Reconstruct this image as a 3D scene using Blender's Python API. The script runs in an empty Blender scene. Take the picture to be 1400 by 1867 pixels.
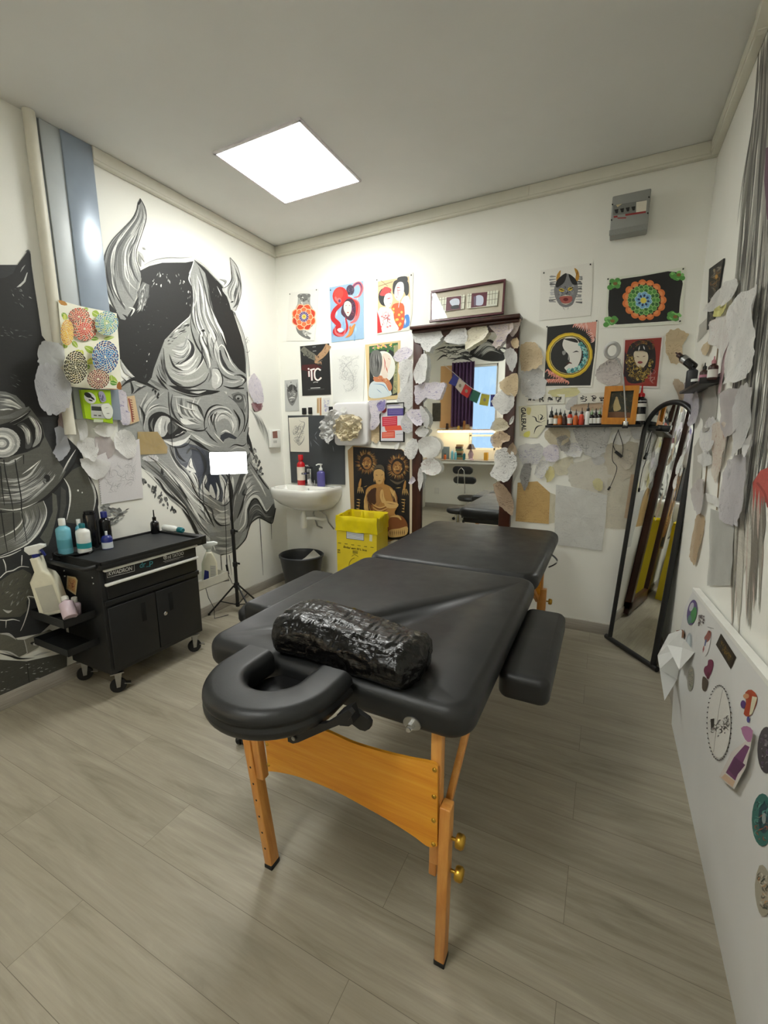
LAMP, SKY, EXPO, LAMP2 = 17.0, 0.65, 0.88, 8.0
import bpy, bmesh, math, random
from mathutils import Vector, Matrix, noise
random.seed(7)
PI = math.pi
SC = bpy.context.scene
COL = SC.collection

# ------------------------------------------------------------------ camera
CAMP = Vector((2.4867, -3.0125, 1.30))
F, PITCH, YAW, ROLL = 798.18, 0.1811, -0.4669, -0.0036
CX, CY = 700.0, 933.5
_cy, _sy = math.cos(YAW), math.sin(YAW)
FW = Vector((_sy*math.cos(PITCH), _cy*math.cos(PITCH), -math.sin(PITCH)))
_r = Vector((_cy, -_sy, 0)); _u = _r.cross(FW)
RT = _r*math.cos(ROLL) + _u*math.sin(ROLL)
UP = -_r*math.sin(ROLL) + _u*math.cos(ROLL)
cam = bpy.data.cameras.new('camera'); camo = bpy.data.objects.new('camera', cam); COL.objects.link(camo)
cam.sensor_fit = 'HORIZONTAL'; cam.sensor_width = 36.0; cam.lens = F/1400*36
cam.clip_start = 0.02; cam.clip_end = 100
camo.matrix_world = Matrix(((RT.x, UP.x, -FW.x, CAMP.x), (RT.y, UP.y, -FW.y, CAMP.y), (RT.z, UP.z, -FW.z, CAMP.z), (0, 0, 0, 1)))
SC.camera = camo
SC.view_settings.view_transform = 'Standard'; SC.view_settings.look = 'None'; SC.view_settings.gamma = 1.0
SC.view_settings.use_curve_mapping = False

XR, ZC = 2.875, 2.740         # right wall, ceiling

def ray(px, py): return FW + RT*((px-CX)/F) - UP*((py-CY)/F)
class Plane:
    """a real plane in the room: point, normal towards the room"""
    def __init__(s, p, n): s.p = Vector(p); s.n = Vector(n).normalized()
    def at(s, px, py, d=0.0):
        r = ray(px, py); o = s.p + s.n*d
        return CAMP + r*((o-CAMP).dot(s.n)/r.dot(s.n))
BACK = Plane((0, 0, 0), (0, -1, 0)); LEFT = Plane((0, 0, 0), (1, 0, 0)); RIGHT = Plane((XR, 0, 0), (-1, 0, 0))
def on_z(px, py, z): return Plane((0, 0, z), (0, 0, 1)).at(px, py)
def on_y(px, py, y): return Plane((0, y, 0), (0, -1, 0)).at(px, py)
def on_x(px, py, x): return Plane((x, 0, 0), (1, 0, 0)).at(px, py)
YM = -0.030
def seen_in_mirror(px, py, Y):
    """real point at depth Y behind the viewer that shows at this place of the wall mirror"""
    p = on_y(px, py, 2*YM - Y); return Vector((p.x, Y, p.z))
def Z(x0, y0, s):
    """coordinates read off an enlarged crop"""
    return lambda pts: [(x0 + a/s, y0 + b/s) for a, b in pts]

# ------------------------------------------------------------------ colour / materials
def lin(c): return c/12.92 if c <= .04045 else ((c+.055)/1.055)**2.4
def C(r, g, b): return (lin(r/255), lin(g/255), lin(b/255), 1.0)
MATS = {}
class NT:
    def __init__(s, name):
        s.m = bpy.data.materials.new(name); s.m.use_nodes = True; s.t = s.m.node_tree; s.t.nodes.clear()
        s.out = s.t.nodes.new('ShaderNodeOutputMaterial')
    def n(s, typ, **kw):
        x = s.t.nodes.new('ShaderNode'+typ)
        for k, v in kw.items():
            if k in x.inputs.keys(): x.inputs[k].default_value = v
            else: setattr(x, k, v)
        return x
    def l(s, a, b): s.t.links.new(a, b)
    def ramp(s, fac, stops):
        r = s.n('ValToRGB'); e = r.color_ramp.elements
        while len(e) < len(stops): e.new(.5)
        for el, (p, c) in zip(e, stops): el.position = p; el.color = c
        s.l(fac, r.inputs[0]); return r.outputs[0]
    def mix(s, fac, a, b, blend='MIX'):
        m = s.n('Mix', data_type='RGBA', blend_type=blend)
        for sock, v in ((m.inputs[0], fac), (m.inputs[6], a), (m.inputs[7], b)):
            if hasattr(v, 'is_linked'): s.l(v, sock)
            else: sock.default_value = v
        return m.outputs[2]
    def math(s, op, a, b=0.0):
        m = s.n('Math', operation=op)
        for i, v in ((0, a), (1, b)):
            if hasattr(v, 'is_linked'): s.l(v, m.inputs[i])
            else: m.inputs[i].default_value = v
        return m.outputs[0]
    def coord(s, scale=(1, 1, 1), kind='Object', rot=(0, 0, 0)):
        t = s.n('TexCoord'); mp = s.n('Mapping'); mp.inputs['Scale'].default_value = scale; mp.inputs['Rotation'].default_value = rot
        s.l(t.outputs[kind], mp.inputs[0]); return mp.outputs[0]
    def noise(s, co, scale, detail=3, rough=.55, dist=0):
        x = s.n('TexNoise'); x.inputs['Scale'].default_value = scale; x.inputs['Detail'].default_value = detail
        x.inputs['Roughness'].default_value = rough; x.inputs['Distortion'].default_value = dist
        s.l(co, x.inputs['Vector']); return x.outputs[0]
    def bump(s, h, strength, dist=.002):
        b = s.n('Bump'); b.inputs['Strength'].default_value = strength; b.inputs['Distance'].default_value = dist
        s.l(h, b.inputs['Height']); return b.outputs[0]
    def bsdf(s, color=None, rough=.5, metal=0, normal=None, **kw):
        b = s.n('BsdfPrincipled')
        for sock, v in (('Base Color', color), ('Roughness', rough), ('Metallic', metal), ('Normal', normal)):
            if v is None: continue
            if hasattr(v, 'is_linked'): s.l(v, b.inputs[sock])
            else: b.inputs[sock].default_value = v
        for k, v in kw.items(): b.inputs[k.replace('_', ' ')].default_value = v
        s.l(b.outputs[0], s.out.inputs[0]); return b
def plain(name, col, rough=.5, metal=0, var=.06, scale=30, bump=0, bscale=200, **kw):
    """a surface of one colour with slight procedural unevenness"""
    if name in MATS: return MATS[name]
    t = NT(name); co = t.coord()
    nz = t.noise(co, scale)
    dark = tuple(c*(1-var*2) for c in col[:3])+(1,); lite = tuple(min(1, c*(1+var)) for c in col[:3])+(1,)
    c = t.ramp(nz, [(.3, dark), (.7, lite)])
    nm = t.bump(t.noise(co, bscale, 2), bump) if bump else None
    t.bsdf(c, rough, metal, nm, **kw); MATS[name] = t.m; return t.m

def mat_ink(name='printed ink', rough=.55, brush=0.0, bumpy=0):
    if name in MATS: return MATS[name]
    t = NT(name); a = t.n('Attribute', attribute_name='Col')
    co = t.coord()
    c = a.outputs['Color']
    if brush:
        n1 = t.noise(t.coord((6, 6, 90), rot=(.5, .3, .2)), 1.0, 6, .7, 1.5)
        n2 = t.noise(co, 55, 4, .7, 2)
        k = t.math('MULTIPLY_ADD', t.math('ADD', n1, n2), brush*1.0)
        k.node.inputs[2].default_value = 1-brush
        mul = t.n('VectorMath', operation='SCALE'); t.l(c, mul.inputs[0]); t.l(k, mul.inputs['Scale']); c = mul.outputs[0]
    else:
        n1 = t.noise(co, 160, 2)
        c = t.mix(.12, c, t.ramp(n1, [(.2, (0.02, .02, .02, 1)), (.8, (1, 1, 1, 1))]), 'SOFT_LIGHT')
    nm = t.bump(t.noise(co, 120, 3), .25, .001) if bumpy else None
    t.bsdf(c, rough, 0, nm); MATS[name] = t.m; return t.m

# ------------------------------------------------------------------ objects
def tag(o, label, cat, group=None, kind=None):
    if label: o['label'] = label
    if cat: o['category'] = cat
    if group: o['group'] = group
    if kind: o['kind'] = kind
    return o
def thing(name, label, cat, loc=(0, 0, 0), rz=0.0, group=None):
    o = bpy.data.objects.new(name, None); COL.objects.link(o)
    o.empty_display_size = .05; o.location = loc; o.rotation_euler = (0, 0, rz)
    o['_w'] = 1; del o['_w']
    return tag(o, label, cat, group)
class MB:
    """collects faces with a colour each, becomes one mesh object"""
    def __init__(s): s.v = []; s.f = []; s.c = []; s.mi = []; s.cur = 0; s.col = (1, 1, 1, 1); s.sm = []; s.smooth = False
    def add(s, vs, fs, col=None, smooth=None):
        b = len(s.v); s.v += [Vector(p) for p in vs]
        for f in fs:
            s.f.append([b+i for i in f]); s.c.append(col or s.col); s.mi.append(s.cur); s.sm.append(s.smooth if smooth is None else smooth)
        return s
    def bm(s, bm, mtx=None, col=None, smooth=None):
        bm.verts.ensure_lookup_table(); bm.verts.index_update()
        vs = [(mtx @ v.co) if mtx else v.co.copy() for v in bm.verts]
        s.add(vs, [[v.index for v in f.verts] for f in bm.faces], col, smooth); bm.free(); return s
    def box(s, c, d, mtx=None, bev=0, seg=2, col=None, smooth=None):
        bm = bmesh.new(); bmesh.ops.create_cube(bm, size=1)
        for v in bm.verts: v.co = Vector((v.co.x*d[0], v.co.y*d[1], v.co.z*d[2]))
        if bev: bmesh.ops.bevel(bm, geom=list(bm.edges), offset=bev, segments=seg, profile=.5, affect='EDGES')
        for v in bm.verts: v.co += Vector(c)
        return s.bm(bm, mtx, col, bool(bev) if smooth is None else smooth)
    def box2(s, a, b, **k):
        return s.box([(a[i]+b[i])/2 for i in range(3)], [abs(b[i]-a[i]) for i in range(3)], **k)
    def lathe(s, prof, n=24, mtx=None, col=None, cap=True, smooth=True):
        vs = []; fs = []
        for r, z in prof:
            for k in range(n):
                a = 2*PI*k/n; vs.append(Vector((r*math.cos(a), r*math.sin(a), z)))
        for i in range(len(prof)-1):
            for k in range(n):
                fs.append((i*n+k, i*n+(k+1) % n, (i+1)*n+(k+1) % n, (i+1)*n+k))
        if cap:
            if prof[0][0] > 1e-5: fs.append(tuple(range(n-1, -1, -1)))
            if prof[-1][0] > 1e-5: fs.append(tuple(range((len(prof)-1)*n, len(prof)*n)))
        if mtx: vs = [mtx @ v for v in vs]
        return s.add(vs, fs, col, smooth)
    def tube(s, pts, r, n=10, col=None, cap=True, closed=False):
        pts = [Vector(p) for p in pts]; N = len(pts); vs = []; fs = []; prev = None
        for i, p in enumerate(pts):
            if closed: d = pts[(i+1) % N]-pts[i-1]
            else: d = pts[min(i+1, N-1)]-pts[max(i-1, 0)]
            d = d.normalized() if d.length > 1e-9 else Vector((0, 0, 1))
            if prev is None:
                u = d.cross(Vector((0, 0, 1)));  u = u.normalized() if u.length > .05 else d.cross(Vector((1, 0, 0))).normalized()
            else:
                u = prev - d*prev.dot(d); u.normalize()
            prev = u; w = d.cross(u); rr = r[i] if isinstance(r, (list, tuple)) else r
            for k in range(n):
                a = 2*PI*k/n; vs.append(p+(u*math.cos(a)+w*math.sin(a))*rr)
        M = N if closed else N-1
        for i in range(M):
            j = (i+1) % N
            for k in range(n): fs.append((i*n+k, i*n+(k+1) % n, j*n+(k+1) % n, j*n+k))
        if cap and not closed: fs += [tuple(range(n-1, -1, -1)), tuple(range((N-1)*n, N*n))]
        return s.add(vs, fs, col, True)
    def prism(s, poly, d, col=None, smooth=False):
        """closed outline of 3-D points pushed along vector d"""
        d = Vector(d); n = len(poly); a = [Vector(p) for p in poly]; b = [p+d for p in a]
        return s.add(a+b, [tuple(range(n-1, -1, -1)), tuple(range(n, 2*n))]+[(i, (i+1) % n, n+(i+1) % n, n+i) for i in range(n)], col, smooth)
    def slab(s, x0, x1, y0, y1, z0, z1, rc, re, col=None, seg=5, nc=8):
        """cushion-like slab: rounded plan corners, rounded top and bottom edges"""
        def ring(ins, z):
            out = []; r = max(rc-ins, .001)
            for cx, cy, a0 in ((x1-ins-r, y1-ins-r, 0), (x0+ins+r, y1-ins-r, PI/2), (x0+ins+r, y0+ins+r, PI), (x1-ins-r, y0+ins+r, 1.5*PI)):
                for k in range(nc+1):
                    a = a0+PI/2*k/nc; out.append(Vector((cx+r*math.cos(a), cy+r*math.sin(a), z)))
            return out
        rings = []
        for k in range(seg+1):
            a = PI/2*k/seg; rings.append(ring(re*(1-math.sin(a)), z0+re*(1-math.cos(a))))
        for k in range(seg+1):
            a = PI/2*k/seg; rings.append(ring(re*(1-math.cos(a)), z1-re*(1-math.sin(a))))
        m = len(rings[0]); vs = [p for r in rings for p in r]; fs = []
        for i in range(len(rings)-1):
            for k in range(m): fs.append((i*m+k, i*m+(k+1) % m, (i+1)*m+(k+1) % m, (i+1)*m+k))
        fs += [tuple(range(m-1, -1, -1)), tuple(range((len(rings)-1)*m, len(rings)*m))]
        return s.add(vs, fs, col, True)
    def build(s, name, mat, parent=None, label=None, cat=None, group=None, kind=None, local=False):
        """vertices are given in world space; they are re-expressed in the parent's frame"""
        me = bpy.data.meshes.new(name)
        vs = s.v
        base = Vector((0, 0, 0)); inv = None
        if parent is not None:
            top = parent
            if not local:
                inv = wm(parent).inverted(); vs = [inv @ v for v in vs]
        elif not local and vs:
            lo = [min(v[i] for v in vs) for i in range(3)]; hi = [max(v[i] for v in vs) for i in range(3)]
            base = Vector(((lo[0]+hi[0])/2, (lo[1]+hi[1])/2, lo[2])); vs = [v-base for v in vs]
        me.from_pydata([tuple(v) for v in vs], [], s.f)
        mats = mat if isinstance(mat, (list, tuple)) else [mat]
        for m in mats: me.materials.append(m)
        at = me.attributes.new('Col', 'FLOAT_COLOR', 'FACE')
        at.data.foreach_set('color', [x for c in s.c for x in c])
        me.polygons.foreach_set('material_index', s.mi); me.polygons.foreach_set('use_smooth', s.sm)
        me.validate(); me.update()
        o = bpy.data.objects.new(name, me); COL.objects.link(o); o.location = base
        if parent is not None: o.parent = parent
        if any(s.sm):
            try: me.set_sharp_from_angle(angle=math.radians(50))
            except Exception: pass
        return tag(o, label, cat, group, kind)
def wm(o):
    m = Matrix.LocRotScale(o.location, o.rotation_euler, o.scale)
    return wm(o.parent) @ m if o.parent else m
def copy_thing(root, loc, rz=0.0, label=None, cat=None, group=None):
    r = root.copy(); COL.objects.link(r); r.location = loc; r.rotation_euler = (0, 0, rz)
    if label: r['label'] = label
    if cat: r['category'] = cat
    if group: r['group'] = group
    def rec(a, b):
        for ch in list(a.children):
            c = ch.copy(); COL.objects.link(c); c.parent = b; rec(ch, c)
    rec(root, r); return r

# ------------------------------------------------------------------ drawing on flat things
def smooth_line(pts, per=6, closed=False):
    n = len(pts)
    if n < 3: return [tuple(p) for p in pts]
    out = []
    rng = range(n) if closed else range(n-1)
    for i in rng:
        if closed: p0, p1, p2, p3 = pts[i-1], pts[i], pts[(i+1) % n], pts[(i+2) % n]
        else: p0, p1, p2, p3 = pts[max(i-1, 0)], pts[i], pts[i+1], pts[min(i+2, n-1)]
        for k in range(per):
            t = k/per
            out.append(tuple(.5*((2*p1[j])+(-p0[j]+p2[j])*t+(2*p0[j]-5*p1[j]+4*p2[j]-p3[j])*t*t+(-p0[j]+3*p1[j]-3*p2[j]+p3[j])*t**3) for j in (0, 1)))
    if not closed: out.append(tuple(pts[-1]))
    return out
TXT = {}
def text_mesh(txt, bold=0.0, shear=0.0):
    key = (txt, bold, shear)
    if key in TXT: return TXT[key]
    cu = bpy.data.curves.new('t', 'FONT'); cu.body = txt; cu.offset = bold; cu.shear = shear; cu.resolution_u = 3
    o = bpy.data.objects.new('t', cu); COL.objects.link(o)
    bpy.context.view_layer.update()
    me = bpy.data.meshes.new_from_object(o.evaluated_get(bpy.context.evaluated_depsgraph_get()))
    vs = [(v.co.x, v.co.y) for v in me.vertices]; fs = [list(p.vertices) for p in me.polygons]
    bpy.data.objects.remove(o); bpy.data.curves.remove(cu); bpy.data.meshes.remove(me)
    x0 = min(v[0] for v in vs); x1 = max(v[0] for v in vs); y0 = min(v[1] for v in vs); y1 = max(v[1] for v in vs)
    vs = [((x-x0)/(x1-x0), (y1-y)/(y1-y0)) for x, y in vs]
    TXT[key] = (vs, fs); return TXT[key]
def pip(p, poly):
    c = False; j = len(poly)-1
    for i in range(len(poly)):
        (xi, yi), (xj, yj) = poly[i], poly[j]
        if (yi > p[1]) != (yj > p[1]) and p[0] < (xj-xi)*(p[1]-yi)/(yj-yi)+xi: c = not c
        j = i
    return c
class Art(MB):
    """flat coloured shapes on a real plane; each new shape lies a hair above the one before"""
    def __init__(s, plane, lift=.003, z=None, eps=2.5e-5):
        super().__init__(); s.pl = plane; s.lift = lift; s.k = 0; s.z = z; s.eps = eps
    def tr(s, pts): return s.z(pts) if s.z else pts
    def P(s, p): return s.pl.at(p[0], p[1], s.lift+s.k*s.eps)
    def poly(s, pts, col, smooth=0, raw=False):
        if smooth: pts = smooth_line(pts, smooth, True)
        q = pts if raw else s.tr(pts)
        s.k += 1; s.add([s.P(p) for p in q], [tuple(range(len(q)))], col, False); return s
    def ell(s, cx, cy, rx, ry, col, rot=0.0, n=20, a0=0, a1=2*PI):
        ca, sa = math.cos(rot), math.sin(rot); pts = []
        for k in range(n+(a1-a0 < 6.2)):
            a = a0+(a1-a0)*k/n; x, y = rx*math.cos(a), ry*math.sin(a); pts.append((cx+x*ca-y*sa, cy+x*sa+y*ca))
        return s.poly(pts, col)
    def stroke(s, pts, w, col, w1=None, w2=None, per=5, closed=False):
        """brush line; w widest, w1 start width, w2 end width"""
        if len(pts) == 2 and (w1 == 0 or w2 == 0):
            (xa, ya), (xb, yb) = pts; pts = [(xa+(xb-xa)*t/4, ya+(yb-ya)*t/4) for t in range(5)]
        q = smooth_line(pts, per, closed) if per > 1 else list(pts)
        q = s.tr(q); sc = 1.0
        if s.z:
            a = s.z([(0, 0), (1, 0)]); sc = a[1][0]-a[0][0]
        n = len(q); L = []; R = []
        w1 = w if w1 is None else w1; w2 = w if w2 is None else w2
        for i in range(n):
            a = q[(i-1) % n] if closed else q[max(i-1, 0)]; b = q[(i+1) % n] if closed else q[min(i+1, n-1)]
            dx, dy = b[0]-a[0], b[1]-a[1]; l = math.hypot(dx, dy) or 1
            t = i/max(1, n-1)
            ww = (w1+(w-w1)*min(1, t*2.2) if t < .5 else w2+(w-w2)*min(1, (1-t)*2.2))*sc*.5
            L.append((q[i][0]-dy/l*ww, q[i][1]+dx/l*ww)); R.append((q[i][0]+dy/l*ww, q[i][1]-dx/l*ww))
        s.k += 1
        vs = [s.P(p) for p in L]+[s.P(p) for p in R]
        m = n if closed else n-1
        s.add(vs, [(i, (i+1) % n, n+(i+1) % n, n+i) for i in range(m)], col, False); return s
    def strokes(s, lines, w, col, w1=0.0, w2=0.0, per=5):
        for l in lines: s.stroke(l, w, col, w1, w2, per)
        return s
    def text(s, txt, quad, col, bold=0.0, shear=0.0):
        """txt fitted in the quad tl,tr,br,bl"""
        vs, fs = text_mesh(txt, bold, shear); q = s.tr(quad); s.k += 1; out = []
        for u, v in vs:
            x = (q[0][0]*(1-u)+q[1][0]*u)*(1-v)+(q[3][0]*(1-u)+q[2][0]*u)*v
            y = (q[0][1]*(1-u)+q[1][1]*u)*(1-v)+(q[3][1]*(1-u)+q[2][1]*u)*v
            out.append(s.P((x, y)))
        s.add(out, fs, col, False); return s
    def paper(s, pts, col, th=.0012, smooth=0):
        """the sheet itself, with its thickness towards the wall"""
        if smooth: pts = smooth_line(pts, smooth, True)
        q = s.tr(pts); s.k += 1; P = [s.P(p) for p in q]; d = -s.pl.n*min(th, s.lift*.9)
        n = len(P)
        s.add(P+[p+d for p in P], [tuple(range(n))]+[(i, (i+1) % n, n+(i+1) % n, n+i) for i in range(n)], col, False); return s
    def inside(s, poly, n, rnd):
        """random points inside an outline"""
        xs = [p[0] for p in poly]; ys = [p[1] for p in poly]; out = []
        while len(out) < n:
            p = (rnd.uniform(min(xs), max(xs)), rnd.uniform(min(ys), max(ys)))
            if pip(p, poly): out.append(p)
        return out
    def scribble(s, poly, n, length, w, cols, rnd, wob=1.2):
        """loose curling pencil or brush lines inside an outline"""
        for (x, y) in s.inside(poly, n, rnd):
            a = rnd.uniform(0, 2*PI); st = length/5; pts = [(x, y)]; da = rnd.uniform(-wob, wob)
            for k in range(5):
                a += da+rnd.uniform(-.3, .3); p = (pts[-1][0]+math.cos(a)*st, pts[-1][1]+math.sin(a)*st)
                if not pip(p, poly): break
                pts.append(p)
            if len(pts) < 2: continue
            s.stroke(pts, w*rnd.uniform(.6, 1.3), rnd.choice(cols), 0, 0, 3)
        return s
INK = mat_ink('printed ink')
# ------------------------------------------------------------------ setting
def mat_wall():
    t = NT('white wall paint'); co = t.coord()
    c = t.ramp(t.noise(co, 2.2, 5), [(.3, C(236, 235, 226)), (.7, C(241, 240, 232))])
    h = t.noise(co, 260, 3, .6)
    t.bsdf(c, .62, 0, t.bump(h, .25, .0015)); return t.m
def mat_floor():
    t = NT('grey oak vinyl planks')
    co = t.coord()
    br = t.n('TexBrick'); t.l(co, br.inputs['Vector'])
    for k, v in (('Scale', 1.0), ('Mortar Size', .0008), ('Mortar Smooth', .4), ('Bias', 0), ('Brick Width', 1.22), ('Row Height', .18)): br.inputs[k].default_value = v
    br.offset = .37; br.offset_frequency = 2
    br.inputs['Color1'].default_value = (0, 0, 0, 1); br.inputs['Color2'].default_value = (1, 1, 1, 1); br.inputs['Mortar'].default_value = (.5, .5, .5, 1)
    rnd = br.outputs['Color']
    off = t.n('VectorMath', operation='MULTIPLY_ADD'); t.l(rnd, off.inputs[0]); off.inputs[1].default_value = (7, 3, 5); t.l(co, off.inputs[2])
    mp = t.n('Mapping'); mp.inputs['Scale'].default_value = (1.1, 9, 1); t.l(off.outputs[0], mp.inputs[0])
    g1 = t.noise(mp.outputs[0], 1.6, 7, .62, 1.1)
    mp2 = t.n('Mapping'); mp2.inputs['Scale'].default_value = (4, 120, 1); t.l(off.outputs[0], mp2.inputs[0])
    g2 = t.noise(mp2.outputs[0], 1.0, 4, .6, .4)
    base = t.ramp(g1, [(.25, C(132, 126, 110)), (.45, C(158, 151, 134)), (.58, C(166, 159, 143)), (.78, C(184, 178, 162))])
    c = t.mix(.22, base, t.ramp(g2, [(.3, C(70, 62, 50)), (.7, C(220, 214, 200))]), 'SOFT_LIGHT')
    c = t.mix(t.math('MULTIPLY', rnd, .35), c, C(150, 143, 128))
    c = t.mix(t.math('MULTIPLY', br.outputs['Fac'], .75), c, C(88, 80, 68))
    h = t.math('SUBTRACT', t.math('MULTIPLY', g2, .4), br.outputs['Fac'])
    t.bsdf(c, .42, 0, t.bump(h, .25, .001)); return t.m
WALL = mat_wall()
CEIL = plain('ceiling paint', C(226, 226, 222), .8, 0, .02, 2)
FLOOR = mat_floor()
TRIMW = plain('cream cable trunking', C(222, 219, 205), .45, 0, .02, 8)
def mat_base():
    t = NT('grey skirting'); n = t.noise(t.coord((1, 1, 30)), 6, 5, .6, .5)
    t.bsdf(t.ramp(n, [(.3, C(150, 144, 134)), (.7, C(178, 172, 162))]), .45); return t.m
BASE = mat_base()
YF = -4.2        # window wall behind the viewer
XL2 = -.30       # the far part of the left wall, behind the viewer
b = MB(); b.box2((XL2-.2, YF-.2, -.1), (XR+.15, .15, 0)); b.build('floor', FLOOR, kind='structure')
b = MB(); b.box2((XL2-.2, YF-.2, ZC), (XR+.15, .15, ZC+.1)); b.build('ceiling', CEIL, kind='structure')
b = MB(); b.box2((-.12, 0, 0), (XR+.12, .12, ZC)); b.build('wall_back', WALL, kind='structure')
b = MB(); b.box2((-.12, -3.05, 0), (0, 0, ZC)); b.box2((XL2-.12, YF, 0), (XL2, -3.05, ZC)); b.box2((XL2, -3.1, 0), (0, -3.0, ZC))
WALL_LEFT = b.build('wall_left', WALL, kind='structure')
b = MB(); b.box2((XR, YF, 0), (XR+.12, 0, ZC)); WALL_RIGHT = b.build('wall_right', WALL, kind='structure')
# window wall with its opening, placed from what the wall mirror shows
w0 = seen_in_mirror(859, 665, YF); w1 = seen_in_mirror(901, 800, YF)
WX0, WX1, WZ1, WZ0 = w0.x, w1.x+.02, w0.z, 1.00
b = MB()
b.box2((XL2-.12, YF-.12, 0), (WX0, YF, ZC)); b.box2((WX1, YF-.12, 0), (XR+.12, YF, ZC))
b.box2((WX0, YF-.12, 0), (WX1, YF, WZ0)); b.box2((WX0, YF-.12, WZ1), (WX1, YF, ZC))
WALL_FRONT = b.build('wall_front', WALL, kind='structure')
WHITEPL = plain('white plastic', C(236, 236, 230), .35, 0, .02, 12)
def mat_glass():
    t = NT('window glass'); tr = t.n('BsdfTransparent'); tr.inputs[0].default_value = (.96, .98, 1, 1)
    gl = t.n('BsdfGlossy'); gl.inputs['Roughness'].default_value = .02
    fr = t.n('Fresnel'); fr.inputs[0].default_value = 1.45
    m = t.n('MixShader'); t.l(fr.outputs[0], m.inputs[0]); t.l(tr.outputs[0], m.inputs[1]); t.l(gl.outputs[0], m.inputs[2]); t.l(m.outputs[0], t.out.inputs[0]); return t.m
GLASS = mat_glass()
b = MB()
for a, c in (((WX0, WZ0), (WX0+.035, WZ1)), ((WX1-.035, WZ0), (WX1, WZ1)), ((WX0, WZ0), (WX1, WZ0+.035)), ((WX0, WZ1-.035), (WX1, WZ1)), ((WX0, 1.22), (WX1, 1.25))):
    b.box2((a[0], YF-.08, a[1]), (c[0], YF-.03, c[1]), bev=.004)
win = b.build('window_1', WHITEPL, kind='structure')
b = MB(); b.box2((WX0+.02, YF-.06, WZ0+.02), (WX1-.02, YF-.054, WZ1-.02)); b.build('pane', GLASS, win)
# skirting
b = MB(); b.box2((0, -3.0, 0), (.012, 0, .075), bev=.002); b.build('baseboard_left', BASE, kind='structure')
b = MB(); b.box2((.012, -.012, 0), (XR, 0, .075), bev=.002); b.build('baseboard_back', BASE, kind='structure')
b = MB(); b.box2((XR-.012, -.75, 0), (XR, -.012, .075), bev=.002); b.build('baseboard_right', BASE, kind='structure')
b = MB(); b.box2((XL2, YF, 0), (XR, YF+.012, .075), bev=.002); b.build('baseboard_front', BASE, kind='structure')
# cable trunking under the ceiling
ZT = 2.668
b = MB(); b.box2((0, -1.42, ZT), (.030, 0, ZC), bev=.003); b.box2((.030, -1.42, ZT+.012), (.034, 0, ZC-.006), bev=.001); b.build('trim_1', TRIMW, kind='structure')
b = MB(); b.box2((.032, -.030, ZT), (XR, 0, ZC), bev=.003); b.box2((.032, -.034, ZT+.012), (1.955, -.028, ZC-.006), bev=.001); b.box2((1.957, -.034, ZT+.012), (XR, -.028, ZC-.006), bev=.001); b.build('trim_2', TRIMW, kind='structure')
ye = on_x(1357, 40, XR).y
b = MB(); b.box2((XR-.032, -.82, ZT), (XR, -.033, ZC), bev=.003); b.box2((XR-.036, -.80, ZT+.012), (XR-.03, -.04, ZC-.006), bev=.001)
b.prism([(XR-.040, -.80, ZT-.004), (XR-.040, -.80, ZC), (XR-.040, -.90, ZC), (XR-.040, -.87, ZT+.02)], (.036, 0, 0)); b.build('trim_3', TRIMW, kind='structure')
# vertical trunking on the left wall
DUCTL = plain('pale blue grey trunking', C(186, 192, 194), .4, 0, .03, 6); DUCTD = plain('blue grey metal trunking', C(150, 162, 176), .28, .15, .05, 5)
t = thing('trunking', 'tall blue grey cable trunking running up the left wall to the ceiling', 'cable trunking', (0.01, -1.54, 1.27))
b = MB(); b.box2((.001, -1.655, 1.37), (.018, -1.565, ZC-.002), bev=.003); b.build('side_channel', DUCTL, t, 'paler narrow strip of the trunking')
b = MB(); b.box2((.001, -1.567, 1.37), (.026, -1.420, ZC-.002), bev=.003); b.build('cover', DUCTD, t)
b = MB(); b.box2((.001, -1.672, 1.37), (.012, -1.655, ZC-.002), bev=.002); b.build('edge_strip', plain('dark seam', C(120, 124, 124), .5), t)
PIPE = plain('cream painted pipe', C(218, 214, 198), .45, 0, .04, 7)
b = MB(); b.lathe([(.022, 1.29), (.025, 1.292), (.025, ZC-.002)], 20, Matrix.Translation((.027, -1.699, 0)))
tag(b.build('pipe', PIPE), 'cream painted vertical pipe beside the blue grey trunking', 'pipe')

# ------------------------------------------------------------------ light
def emit(name, col, s):
    t = NT(name); e = t.n('Emission'); e.inputs[0].default_value = col; e.inputs[1].default_value = s
    t.l(e.outputs[0], t.out.inputs[0]); return t.m
LEDM = emit('lit panel', (.985, 1, .955, 1), LAMP)
for x0, x1, y0, y1, lb in ((.536, 1.096, -1.106, -.528, 'bright square light panel fixed under the ceiling'), (1.30, 1.868, -3.75, -3.162, 'added unseen square light panel on the ceiling over the far side of the room')):  # second panel is unseen, added to light the room from behind the viewer
  t = thing('ceiling_light', lb, 'ceiling light', ((x0+x1)/2, (y0+y1)/2, ZC))
  b = MB()
  for a, c in (((x0, y0), (x1, y0+.012)), ((x0, y1-.012), (x1, y1)), ((x0, y0), (x0+.012, y1)), ((x1-.012, y0), (x1, y1))):
      b.box2((a[0], a[1], ZC-.014), (c[0], c[1], ZC-.001), bev=.002)
  b.build('frame', plain('white lamp rim', C(235, 228, 232), .3), t)
  b = MB(); b.box2((x0+.012, y0+.012, ZC-.011), (x1-.012, y1-.012, ZC-.002)); b.build('diffuser', LEDM if y1 > -2 else emit('lit panel', (.985, 1, .955, 1), LAMP*.85), t)
w = bpy.data.worlds.new('daylight'); SC.world = w; w.use_nodes = True
bg = w.node_tree.nodes['Background']; nt = w.node_tree
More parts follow.
